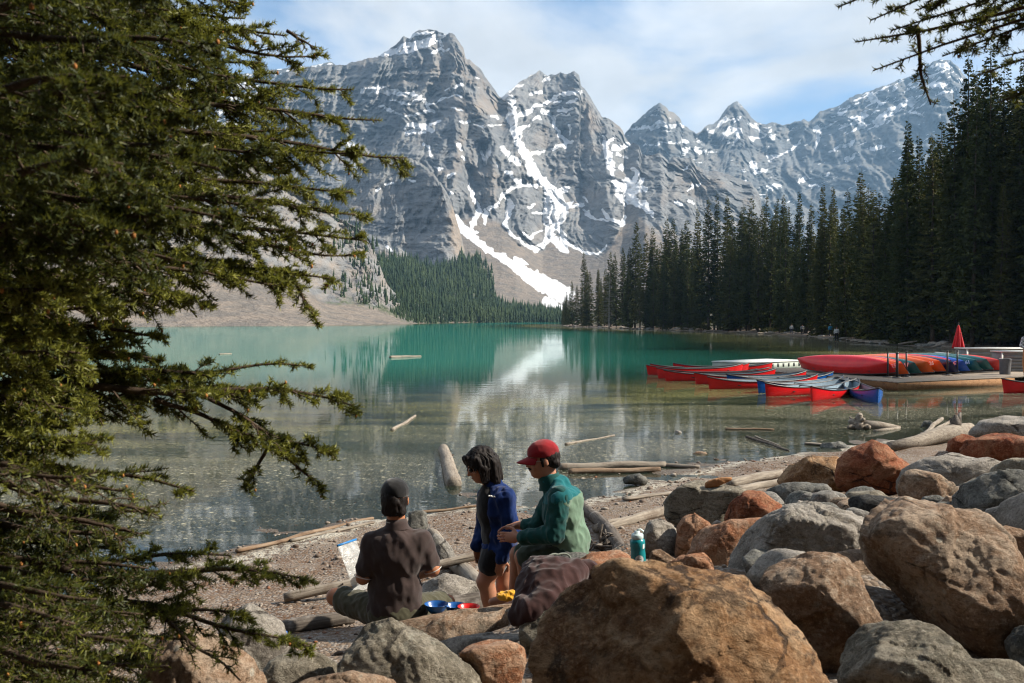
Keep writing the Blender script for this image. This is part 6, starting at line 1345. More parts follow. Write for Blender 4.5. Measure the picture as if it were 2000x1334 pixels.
# ------------------------------------------------------------------ people
def surface_nets(F, org, h):
    s = F < 0; nx, ny, nz = F.shape
    c = np.zeros((nx - 1, ny - 1, nz - 1), np.int8); corners = [(i, j, k) for i in (0, 1) for j in (0, 1) for k in (0, 1)]
    for (i, j, k) in corners: c += s[i:nx - 1 + i, j:ny - 1 + j, k:nz - 1 + k]
    act = (c > 0) & (c < 8); idx = np.full(act.shape, -1, np.int64); I = np.argwhere(act); idx[act] = np.arange(len(I))
    acc = np.zeros((len(I), 3)); n = np.zeros(len(I))
    vals = {q: F[I[:, 0] + q[0], I[:, 1] + q[1], I[:, 2] + q[2]] for q in corners}
    for a in range(8):
        for b in range(a + 1, 8):
            p, q = np.array(corners[a]), np.array(corners[b])
            if np.abs(p - q).sum() != 1: continue
            va, vb = vals[corners[a]], vals[corners[b]]; m = (va < 0) != (vb < 0)
            t = np.where(m, va/np.where(va - vb == 0, 1, va - vb), 0)[:, None]
            acc += np.where(m[:, None], p + t*(q - p), 0); n += m
    V = org + (I + acc/np.maximum(n, 1)[:, None])*h
    Q = []
    for ax in range(3):
        sl0 = [slice(None)]*3; sl1 = [slice(None)]*3; sl0[ax] = slice(0, -1); sl1[ax] = slice(1, None)
        ch = s[tuple(sl0)] != s[tuple(sl1)]; E = np.argwhere(ch); u, v = [x for x in range(3) if x != ax]
        ok = (E[:, u] > 0) & (E[:, v] > 0) & (E[:, u] < F.shape[u] - 1) & (E[:, v] < F.shape[v] - 1); E = E[ok]
        def cell(du, dv): C = E.copy(); C[:, u] += du; C[:, v] += dv; return idx[C[:, 0], C[:, 1], C[:, 2]]
        q = np.stack([cell(-1, -1), cell(0, -1), cell(0, 0), cell(-1, 0)], 1)
        ins = s[E[:, 0], E[:, 1], E[:, 2]]; fl = ins if ax != 1 else ~ins
        q[~fl] = q[~fl][:, ::-1]; Q.append(q)
    return V, np.concatenate(Q)
def sd_prim(pr, X):
    k = pr[0]
    if k == 'cap':
        a, b, r0, r1 = [np.asarray(z, float) for z in pr[1:5]]; d = b - a; t = np.clip(((X - a) @ d)/(d @ d + 1e-9), 0, 1)
        return np.linalg.norm(X - a - t[..., None]*d, axis=-1) - (r0 + (r1 - r0)*t)
    if k == 'ell':
        c, r = np.asarray(pr[1], float), np.asarray(pr[2], float); Y = X - c
        if len(pr) > 3: Y = Y @ np.asarray(pr[3], float).T
        q = np.linalg.norm(Y/r, axis=-1); g = np.linalg.norm(Y/(r*r), axis=-1); return q*(q - 1)/(g + 1e-6)
def sdf_mesh(prims, h=0.008, k=0.02, cuts=(), wrinkle=0.0, wscale=(9, 9, 4), seed=0.0, shell=None):
    los, his = [], []
    for p in prims:
        if p[0] == 'cap': r = max(p[3], p[4]); los.append(np.minimum(p[1], p[2]) - r); his.append(np.maximum(p[1], p[2]) + r)
        else: r = max(p[2]); los.append(np.asarray(p[1]) - r); his.append(np.asarray(p[1]) + r)
    mg = k + 3*h; lo = np.min(los, 0) - mg; hi = np.max(his, 0) + mg
    n = np.ceil((hi - lo)/h).astype(int) + 1; F = np.full(n, 0.5, np.float64)
    ax = [lo[i] + np.arange(n[i])*h for i in range(3)]
    for p, l, u in zip(prims, los, his):
        i0 = np.maximum(np.floor((l - mg - lo)/h).astype(int), 0); i1 = np.minimum(np.ceil((u + mg - lo)/h).astype(int) + 1, n)
        X = np.stack(np.meshgrid(*[ax[q][i0[q]:i1[q]] for q in range(3)], indexing='ij'), -1); d = sd_prim(p, X); kk = p[5] if p[0] == 'cap' and len(p) > 5 else (p[4] if p[0] == 'ell' and len(p) > 4 else k)
        sub = tuple(slice(i0[q], i1[q]) for q in range(3)); f = F[sub]
        hh = np.clip(0.5 + 0.5*(f - d)/kk, 0, 1); F[sub] = f + (d - f)*hh - kk*hh*(1 - hh)
    if len(cuts):
        X = np.stack(np.meshgrid(*ax, indexing='ij'), -1)
        for (pt, nn) in cuts: F = np.maximum(F, (X - np.asarray(pt, float)) @ (np.asarray(nn, float)/np.linalg.norm(nn)))
    V, Q = surface_nets(F, lo, h)
    if wrinkle:
        me = new_mesh('tmp', V, Q); N = np.empty(len(V)*3, np.float32); me.vertices.foreach_get('normal', N); N = N.reshape(-1, 3); bpy.data.meshes.remove(me)
        a, b, c = wscale; w = ridged(V[:, 0]*a + seed + 0.6*V[:, 2]*a*0.4, V[:, 1]*b, V[:, 2]*c + seed, 2, 0.5) + 0.4*fbm(V[:, 0]*22, V[:, 1]*22, V[:, 2]*12 + seed, 2)
        V = V + N*(wrinkle*(w - 0.5))[:, None]
    return V, Q
def part(name, prims, mat, parent, h=0.008, k=0.02, **kw):
    V, Q = sdf_mesh(prims, h, k, **kw); base = np.array(parent.matrix_world.translation if parent.parent is None else parent.parent.location)
    o = obj(name, new_mesh(name, V - np.array(parent.location), Q, True), mat, parent); return o
def cloth(name, c, var=0.18, sheen=0.25, weave=260.0): return simple_mat(name, c, 0.88, 0.1, var, 9, 0.0012, bscale=weave, sheen=sheen, rand=False)
def skin(name, c):
    M = Mat(name); v = M.coord('Object'); n = M.noise(v, 14, 4, 0.6); c2 = M.mix(M.ramp(n, 0.3, 0.7), tuple(x*0.9 for x in c), (c[0]*1.06, c[1]*0.98, c[2]*0.95))
    return M.done(M.pbr(c2, 0.52, M.bump(M.noise(v, 180, 3, 0.6), 0.25, 0.001), 0.35, **{'Subsurface Weight': 0.08, 'Subsurface Scale': 0.01}))
def hair_mat(name, c):
    M = Mat(name); v = M.coord('Object', (60, 60, 7)); n = M.noise(v, 1.2, 4, 0.6); return M.done(M.pbr(M.mix(M.ramp(n, 0.3, 0.7), tuple(x*0.5 for x in c), c), 0.62, M.bump(n, 0.9, 0.008), 0.18))
SK1 = skin('tanned_skin', (0.37, 0.160, 0.080)); SK2 = skin('warm_skin', (0.37, 0.178, 0.108)); SK3 = skin('light_skin', (0.38, 0.190, 0.122))
HAIR = hair_mat('black_hair', (0.016, 0.012, 0.011)); EYEW = simple_mat('eye_white', (0.6, 0.58, 0.55), 0.3, 0.4, 0.02); EYED = simple_mat('eye_dark', (0.012, 0.008, 0.006), 0.15, 0.5, 0.02)
LIP = simple_mat('lips', (0.32, 0.10, 0.075), 0.45, 0.35, 0.1, 20)
def J(px, py, d): return np.array(P(px, py, d))
def rotm(f, u):
    f = unit(np.asarray(f, float)); u = np.asarray(u, float); u = unit(u - f*(u @ f)); r = np.cross(f, u); return r, f, u
def head_prims(c, f, u, neck):
    r, f, u = rotm(f, u); R = np.array([r, f, u]); p = lambda a, b, z: c + r*a + f*b + u*z
    pr = [('ell', p(0, -0.012, 0.030), (0.076, 0.098, 0.092), R), ('ell', p(0, 0.028, -0.028), (0.062, 0.066, 0.088), R), ('ell', p(0, 0.060, -0.088), (0.034, 0.030, 0.024), R, 0.03), ('ell', p(0, 0.02, -0.07), (0.052, 0.055, 0.04), R, 0.03),
          ('cap', p(0, 0.090, 0.012), p(0, 0.112, -0.026), 0.007, 0.011, 0.012), ('cap', p(-0.012, 0.097, -0.028), p(0.012, 0.097, -0.028), 0.009, 0.009, 0.008), ('cap', p(-0.036, 0.080, 0.026), p(0.036, 0.080, 0.026), 0.011, 0.011, 0.014),
          ('cap', p(-0.018, 0.088, -0.056), p(0.018, 0.088, -0.056), 0.009, 0.009, 0.008), ('cap', p(-0.016, 0.086, -0.067), p(0.016, 0.086, -0.067), 0.009, 0.009, 0.008), ('ell', p(-0.045, 0.055, -0.030), (0.022, 0.025, 0.022), R, 0.02), ('ell', p(0.045, 0.055, -0.030), (0.022, 0.025, 0.022), R, 0.02)]
    for s in (-1, 1): pr.append(('ell', p(s*0.078, -0.008, -0.008), (0.010, 0.020, 0.031), R, 0.010))
    pr.append(('cap', p(0, -0.022, -0.055), neck, 0.052, 0.058, 0.03)); return pr
def face_bits(par, c, f, u, brow=True, lips=True):
    r, f, u = rotm(f, u); p = lambda a, b, z: c + r*a + f*b + u*z; N, F = ico(2); base = np.array(par.location)
    for s in (-1, 1):
        e = obj('eye', new_mesh('eye', N*0.0125 + p(s*0.031, 0.078, 0.004) - base, F, True), EYEW, par); obj('iris', new_mesh('iris', N*[0.006]*3 + p(s*0.031, 0.0865, 0.002) - base, F, True), EYED, e)
        if brow: obj('eyebrow', Acc().tube(np.array([p(s*0.014, 0.094, 0.022), p(s*0.032, 0.092, 0.028), p(s*0.050, 0.078, 0.022)]) - base, [0.004, 0.005, 0.003], 6).mesh('eyebrow', True), HAIR, par)
    if lips: obj('lips', Acc().tube(np.array([p(-0.020, 0.092, -0.061), p(-0.008, 0.0985, -0.058), p(0.008, 0.0985, -0.058), p(0.020, 0.092, -0.061)]) - base, [0.003, 0.0055, 0.0055, 0.003], 8).mesh('lips', True), LIP, par)
def hand_prims(w, d, n, s=1, curl=0.5, thumb=1):
    """w wrist, d pointing direction, n back-of-hand normal; palm and five separate fingers"""
    d = unit(np.asarray(d, float)); n = np.asarray(n, float); n = unit(n - d*(n @ d)); t = np.cross(d, n)*thumb; R = np.array([t, d, n]); pr = []
    pr.append(('ell', w + d*0.045, (0.040*s, 0.052*s, 0.017*s), R, 0.015)); pr.append(('cap', w - d*0.02, w + d*0.02, 0.025, 0.025, 0.015))
    for i, (o, L, r) in enumerate([(0.028, 0.072, 0.0085), (0.0095, 0.080, 0.009), (-0.0095, 0.074, 0.0085), (-0.027, 0.058, 0.0075)]):
        a = w + d*0.082*s + t*o*s; b1 = unit(d - n*curl*0.55 + t*o*1.5); b2 = unit(d - n*curl*1.5 + t*o); b3 = unit(d*0.7 - n*curl*2.2)
        p1 = a + b1*L*0.45*s; p2 = p1 + b2*L*0.32*s; p3 = p2 + b3*L*0.25*s
        pr += [('cap', a - d*0.01, p1, r, r*0.95, 0.004), ('cap', p1, p2, r*0.95, r*0.85, 0.004), ('cap', p2, p3, r*0.85, r*0.7, 0.004)]
    a = w + d*0.025 + t*0.032*s; p1 = a + unit(t*0.8 + d*0.6 - n*0.3)*0.034*s; p2 = p1 + unit(t*0.3 + d - n*0.5*curl)*0.030*s; p3 = p2 + unit(d - n*0.6*curl)*0.02*s
    pr += [('cap', a, p1, 0.013, 0.011, 0.008), ('cap', p1, p2, 0.011, 0.0095, 0.004), ('cap', p2, p3, 0.0095, 0.008, 0.004)]
    return pr
def cap_hat(par, c, f, u, mat, backward=False, brimlen=0.075):
    r, f, u = rotm(f, u); R = np.array([r, f, u]); p = lambda a, b, z: c + r*a + f*b + u*z; base = np.array(par.location)
    h = part('cap', [('ell', p(0, -0.010, 0.050), (0.088, 0.110, 0.088), R)], mat, par, 0.006, 0.01, cuts=[(p(0, 0, 0.028), -u + f*0.10), ], wrinkle=0.002, wscale=(14, 14, 14))
    nA, nB = 13, 6; A = np.linspace(-1.05, 1.05, nA); fb = -1 if backward else 1; V = []
    for sgn in (0.0025, -0.0025):
        for a in A:
            for q in np.linspace(0, 1, nB):
                rr = 0.098 + q*brimlen*math.cos(a*0.9); V.append(p(math.sin(a)*0.083*(1 + q*0.12), fb*math.cos(a)*rr*1.02 - 0.006, 0.034 - 0.025*q - 0.03*math.sin(a)**2*(0.4 + 0.6*q) + sgn))
    V = np.array(V); g = grid_faces(nA, nB); n = nA*nB; rim = []
    for i in range(nA - 1): a = i*nB + nB - 1; rim.append([a, a + nB, a + nB + n, a + n])
    obj('brim', new_mesh('cap_brim', V - base, np.concatenate([g, g[:, ::-1] + n, np.array(rim)]), True), mat, h)
    obj('button', Acc().tube(np.array([p(0, -0.010, 0.134), p(0, -0.010, 0.141)]) - base, [0.009, 0.006], 8).mesh('cap_button', True), mat, h); return h

def person_black_cap():
    d = 6.2; pel = J(772, 1196, d); e = empty('person', (pel[0], pel[1], pel[2] - 0.10))
    hc = J(771, 976, d + 0.02); f = np.array([-0.28, 0.95, -0.10]); u = np.array([0.0, 0.10, 1.0]); nb = J(775, 1026, d + 0.0)
    shL, shR = J(727, 1060, d), J(822, 1056, d); elL, elR = J(709, 1128, d - 0.02), J(845, 1112, d + 0.02)
    wrL, wrR = J(716, 1118, d + 0.26), J(800, 1128, d + 0.27); chest = J(774, 1085, d); waist = J(772, 1150, d + 0.0)
    hipL, hipR = J(742, 1196, d + 0.03), J(803, 1194, d + 0.03); knL, knR = J(655, 1166, d + 0.30), J(872, 1178, d + 0.36); anL, anR = J(752, 1222, d + 0.46), J(786, 1216, d + 0.52)
    body = head_prims(hc, f, u, nb) + [('ell', chest, (0.155, 0.10, 0.17)), ('ell', waist, (0.14, 0.095, 0.15)), ('ell', pel, (0.155, 0.11, 0.10)),
        ('cap', shL, elL, 0.047, 0.040), ('cap', elL, wrL, 0.041, 0.027), ('cap', shR, elR, 0.047, 0.040), ('cap', elR, wrR, 0.041, 0.027),
        ('cap', hipL, knL, 0.078, 0.055), ('cap', knL, anL, 0.052, 0.034), ('cap', hipR, knR, 0.078, 0.055), ('cap', knR, anR, 0.052, 0.034),
        ('cap', anL, anL + np.array([0.13, 0.06, -0.03]), 0.034, 0.024), ('cap', anR, anR + np.array([-0.13, 0.04, -0.03]), 0.034, 0.024)]
    body += hand_prims(wrL, unit(wrL - elL)*0.8 + np.array([-0.2, 0.3, 0.25]), (-0.8, 0, 0.5), 1, 0.8, -1) + hand_prims(wrR, unit(wrR - elR), (0.8, 0, 0.5), 1, 0.8, 1)
    part('body', body, SK1, e, 0.0085, 0.025); face_bits(e, hc, f, u)
    SH = cloth('brown_black_polo', (0.040, 0.027, 0.025)); TR = cloth('polo_white_piping', (0.55, 0.53, 0.50)); SHORT = cloth('olive_shorts', (0.060, 0.058, 0.036))
    sL = shL + (elL - shL)*0.74; sR = shR + (elR - shR)*0.74
    sh = part('shirt', [('ell', chest, (0.188, 0.125, 0.175)), ('ell', J(774, 1060, d), (0.165, 0.10, 0.09)), ('cap', shL, shR, 0.055, 0.055), ('ell', waist, (0.165, 0.118, 0.17)), ('ell', J(771, 1188, d), (0.175, 0.125, 0.105)), ('cap', J(775, 1046, d), nb, 0.095, 0.060),
        ('cap', shL, sL, 0.060, 0.060), ('cap', shR, sR, 0.060, 0.060)], SH, e, 0.009, 0.035, cuts=[(J(774, 1017, d), (0, 0, 1)), (J(771, 1222, d - 0.1), (0.03, 0, -1)), ], wrinkle=0.010, wscale=(8, 8, 5), seed=1.3)
    for sx, el, s0 in ((sL, elL, shL), (sR, elR, shR)):
        a = unit(el - s0); obj('sleeve_piping', Acc().tube(np.array([sx + a*0.050, sx + a*0.056]) - np.array(e.location), [0.058, 0.0575], 20, False).mesh('piping', True), TR, sh)
    obj('collar', Acc().tube(np.array([J(775, 1031, d), J(775, 1023, d), J(774, 1014, d + 0.005), J(774, 1012, d + 0.005)]) - np.array(e.location), [0.080, 0.069, 0.063, 0.060], 24, False).mesh('collar', True), SH, sh)
    obj('collar_piping', Acc().tube(np.array([J(774, 1018.2, d + 0.004), J(774, 1017.0, d + 0.004)]) - np.array(e.location), [0.0672, 0.0665], 24, False).mesh('collar_piping', True), TR, sh)
    part('shorts', [('ell', pel, (0.168, 0.13, 0.10)), ('cap', hipL, hipL + (knL - hipL)*0.80, 0.098, 0.084), ('cap', hipR, hipR + (knR - hipR)*0.80, 0.098, 0.084)], SHORT, e, 0.008, 0.03, wrinkle=0.009, wscale=(10, 10, 7), seed=5.0,
         cuts=[(hipL + (knL - hipL)*0.84, knL - hipL)])
    h = part('hair', [('ell', hc + np.array([0, -0.018, 0.012]), (0.083, 0.098, 0.095)), ('cap', hc + np.array([-0.03, -0.06, -0.055]), hc + np.array([0.035, -0.06, -0.055]), 0.042, 0.042)], HAIR, e, 0.007, 0.02, cuts=[(hc + np.array([0, 0.045, 0]), (0, 1, 0.2)), (hc + np.array([0, 0, -0.088]), (0, 0, -1))], wrinkle=0.006, wscale=(40, 40, 14))
    cap_hat(e, hc, f, u + np.array([0, -0.12, 0]), cloth('black_cap_cotton', (0.010, 0.010, 0.011)))
    tag(e, 'person in a black cap and dark brown polo sitting cross legged, back turned', 'person')
    # zip bag held in the left hand
    q = empty('zip_bag', J(697, 1112, d + 0.30)); M = Mat('clear_plastic_bag'); v = M.coord('Object'); n = M.noise(v, 16, 4, 0.6)
    t = M.n('ShaderNodeBsdfTransparent'); sm = M.pbr((0.50, 0.52, 0.52), 0.25, M.bump(n, 0.8, 0.02), 0.5); mx = M.n('ShaderNodeMixShader'); M.put(mx.inputs[0], M.ramp(n, 0.3, 0.7, 0.25, 0.60)); M.l(t.outputs[0], mx.inputs[1]); M.l(sm, mx.inputs[2]); BAG = M.done(mx.outputs[0])
    nu, nv = 10, 14; u_, v_ = np.meshgrid(np.linspace(-1, 1, nu), np.linspace(0, 1, nv), indexing='ij'); bul = 0.028*(1 - u_**2)*np.sin(np.pi*np.clip(v_, 0, 1))**0.7
    tilt = np.array([-0.12, 0.05, 0.30]); wd = np.array([0.045, 0.09, 0.0])
    for sg in (1, -1):
        pts = u_[..., None]*wd + v_[..., None]*tilt + np.array([0.05, -0.02, -0.13]) + sg*(bul + 0.0015)[..., None]*np.array([0.85, -0.45, 0.2]) + 0.006*fbm(u_*2, v_*3, sg*0.7, 3)[..., None]
        obj('bag_side', new_mesh('bag_side', pts, grid_faces(nu, nv), True), BAG, q)
    obj('zip', Acc().tube(np.array([-wd*1.02, wd*1.02]) + tilt*1.0 + np.array([0.05, -0.02, -0.13]), [0.008, 0.008], 8).mesh('bag_zip', True), simple_mat('blue_zip', (0.03, 0.20, 0.50), 0.4), q)
    tag(q, 'clear plastic zip bag with blue seal held by the sitting person', 'bag')
person_black_cap()

def strands(e, hc, r, f, u):
    """loose hair strands falling from the crown to jaw length"""
    rs = np.random.RandomState(3); ac = Acc(); base = np.array(e.location)
    for i in range(170):
        a = rs.uniform(-2.75, 2.75) if i % 5 else rs.uniform(0.3, 0.9)*rs.choice([-1, 1]); top = hc + u*0.128 - f*0.015 + r*rs.uniform(-0.02, 0.02)
        back = math.cos(a); sd = math.sin(a); dirv = r*sd - f*back*1.0; rad = 0.098 + 0.014*rs.rand()
        m1 = hc + u*0.095 + dirv*rad*0.62 - f*0.018; m2 = hc + u*0.03 + dirv*rad*1.02 - f*0.02
        ln = 0.13 if back > -0.35 else 0.05
        if back < -0.55 and abs(sd) < 0.55: continue
        m3 = m2 + np.array([0, 0, -1.0])*ln*0.5 + dirv*0.008; m4 = m2 + np.array([0.012*rs.normal(), 0.012*rs.normal(), -1.0*ln*rs.uniform(0.75, 1.25)]) + dirv*rs.uniform(-0.012, 0.012)
        ac.tube(np.array([top, m1, m2, m3, m4]) - base, [0.004, 0.0045, 0.0042, 0.0032, 0.0010], 5, False)
    o = obj('hair_strands', ac.mesh('hair_strands', True), HAIR, e); o['kind'] = 'stuff'
def person_woman():
    d = 7.35; pel = J(973, 1078, d); gz = gh(pel[0], pel[1]); e = empty('person', (pel[0], pel[1], gz))
    hc = J(938, 908, d); f = np.array([-0.86, -0.30, -0.42]); u = np.array([-0.40, -0.05, 0.92]); nb = J(960, 950, d)
    shN, shF = J(986, 972, d - 0.13), J(952, 968, d + 0.17); elN, elF = J(1000, 1040, d - 0.16), J(945, 1035, d + 0.20); wrN, wrF = J(981, 1090, d - 0.17), J(932, 1066, d + 0.12)
    chest = J(966, 990, d); waist = J(973, 1040, d)
    h1, h2 = J(968, 1088, d - 0.07), J(985, 1088, d + 0.09); k1, k2 = J(947, 1136, d - 0.09), J(985, 1140, d + 0.05); a1 = np.array([J(962, 1200, d - 0.05)[0], d - 0.05, gz + 0.07]); a2 = np.array([J(975, 1200, d + 0.08)[0], d + 0.08, gz + 0.07])
    # thighs a little fuller as seen from the side
    body = head_prims(hc, f, u, nb) + [('ell', chest, (0.11, 0.15, 0.17)), ('ell', waist, (0.10, 0.13, 0.13)), ('ell', pel, (0.115, 0.155, 0.11)), ('cap', shN, elN, 0.045, 0.036), ('cap', elN, wrN, 0.036, 0.025), ('cap', shF, elF, 0.045, 0.036), ('cap', elF, wrF, 0.036, 0.025),
        ('cap', h1, k1, 0.092, 0.060), ('cap', k1, a1, 0.056, 0.035), ('ell', (k1*0.65 + a1*0.35) + np.array([0.012, 0, 0]), (0.055, 0.055, 0.11)), ('cap', h2, k2, 0.092, 0.060), ('cap', k2, a2, 0.056, 0.035), ('ell', (k2*0.65 + a2*0.35) + np.array([0.012, 0, 0]), (0.055, 0.055, 0.11)),
        ('cap', a1 - [0, 0, 0.04], a1 + np.array([-0.15, -0.02, -0.045]), 0.036, 0.026), ('cap', a2 - [0, 0, 0.04], a2 + np.array([-0.15, -0.02, -0.045]), 0.036, 0.026)]
    body += hand_prims(wrN, (-0.25, -0.05, -1), (0.1, -0.95, 0.1), 0.95, 0.45, -1) + hand_prims(wrF, (0.05, -0.05, -1), (-0.6, 0.7, 0.1), 0.95, 0.4, 1)
    part('body', body, SK2, e, 0.008, 0.025); face_bits(e, hc, f, u)
    JK = cloth('navy_fleece', (0.005, 0.021, 0.098), 0.2, 0.15, 150); SHIRT = cloth('black_tshirt', (0.010, 0.010, 0.011)); ST = cloth('black_shorts', (0.008, 0.008, 0.009))
    part('shirt', [('ell', chest + np.array([-0.03, 0, 0]), (0.105, 0.14, 0.18)), ('ell', waist + np.array([-0.02, 0, 0]), (0.105, 0.14, 0.15)), ('cap', J(958, 965, d), nb, 0.075, 0.055)], SHIRT, e, 0.008, 0.03, wrinkle=0.004)
    jk = part('jacket', [('ell', chest + np.array([0.030, 0, 0]), (0.122, 0.175, 0.175)), ('cap', shN, shF, 0.072, 0.072), ('ell', waist + np.array([0.025, 0, 0]), (0.125, 0.17, 0.16)), ('ell', J(975, 1066, d), (0.125, 0.17, 0.055)), ('cap', J(966, 962, d), J(962, 945, d), 0.085, 0.066),
        ('cap', shN, elN, 0.067, 0.060), ('cap', elN, wrN + (wrN - elN)*0.02, 0.060, 0.045), ('cap', shF, elF, 0.067, 0.060), ('cap', elF, wrF, 0.060, 0.045)], JK, e, 0.0075, 0.028, wrinkle=0.010, wscale=(11, 11, 6), seed=2.0)
    # marks of an embroidered badge on the chest
    b0 = J(958, 972, d - 0.185); base = np.array(e.location); ac = Acc()
    for i in range(7): ac.add(*box_v((-0.045 + i*0.013, -0.006, -0.004 + 0.002*(i % 2)), (-0.036 + i*0.013, 0.008, 0.006 + 0.002*((i*3) % 2))))
    jv = np.array([v.co[:] for v in jk.data.vertices]) + base; jx, jy = proj(jv); near = (np.abs(jx - 961) < 5) & (np.abs(jy - 972) < 4); jv = jv[near]; best = jv[np.argmin(jv[:, 1])]
    bo = obj('badge', ac.mesh('badge'), WHITE, jk); bo.location = Vector(best - base + [0, 0.002, 0]); bo.rotation_euler = (0, 0.12, -0.25)
    part('shorts', [('ell', pel, (0.128, 0.168, 0.085)), ('cap', h1, h1 + (k1 - h1)*0.30, 0.108, 0.102), ('cap', h2, h2 + (k2 - h2)*0.30, 0.108, 0.102)], ST, e, 0.008, 0.025, wrinkle=0.006, seed=3.0, cuts=[(J(970, 1113, d), (0.1, 0, -1))])
    r, ff, uu = rotm(f, u); p = lambda a, b, z: hc + r*a + ff*b + uu*z; R = np.array([r, ff, uu]); dn = np.array([0.0, 0, -1.0])
    hp = [('ell', p(0, -0.020, 0.042), (0.090, 0.110, 0.092), R), ('ell', p(0, -0.06, -0.03), (0.088, 0.075, 0.10), R)]
    for s in (-1, 1):
        hp += [('cap', p(s*0.072, 0.035, 0.065), p(s*0.080, 0.005, -0.02), 0.026, 0.032), ('cap', p(s*0.080, 0.005, -0.02), p(s*0.075, -0.01, -0.02) + dn*0.10, 0.034, 0.026), ('cap', p(s*0.06, -0.07, -0.02), p(s*0.06, -0.07, -0.02) + dn*0.125 + np.array([0.03, 0, 0]), 0.050, 0.036), ('cap', p(s*0.03, 0.075, 0.09), p(s*0.068, 0.062, 0.03), 0.020, 0.018)]
    hp += [('cap', p(0, -0.095, -0.02), p(0, -0.095, -0.02) + dn*0.12 + np.array([0.04, 0, 0.0]), 0.055, 0.038)]
    part('hair', hp, HAIR, e, 0.007, 0.025, cuts=[(p(0, 0.066, 0.0), ff*1.0 - uu*0.55)] if False else (), wrinkle=0.008, wscale=(36, 36, 6), seed=4.0)
    strands(e, hc, r, ff, uu)
    tag(e, 'person with dark bob hair in a navy fleece and black shorts, standing', 'person')
person_woman()

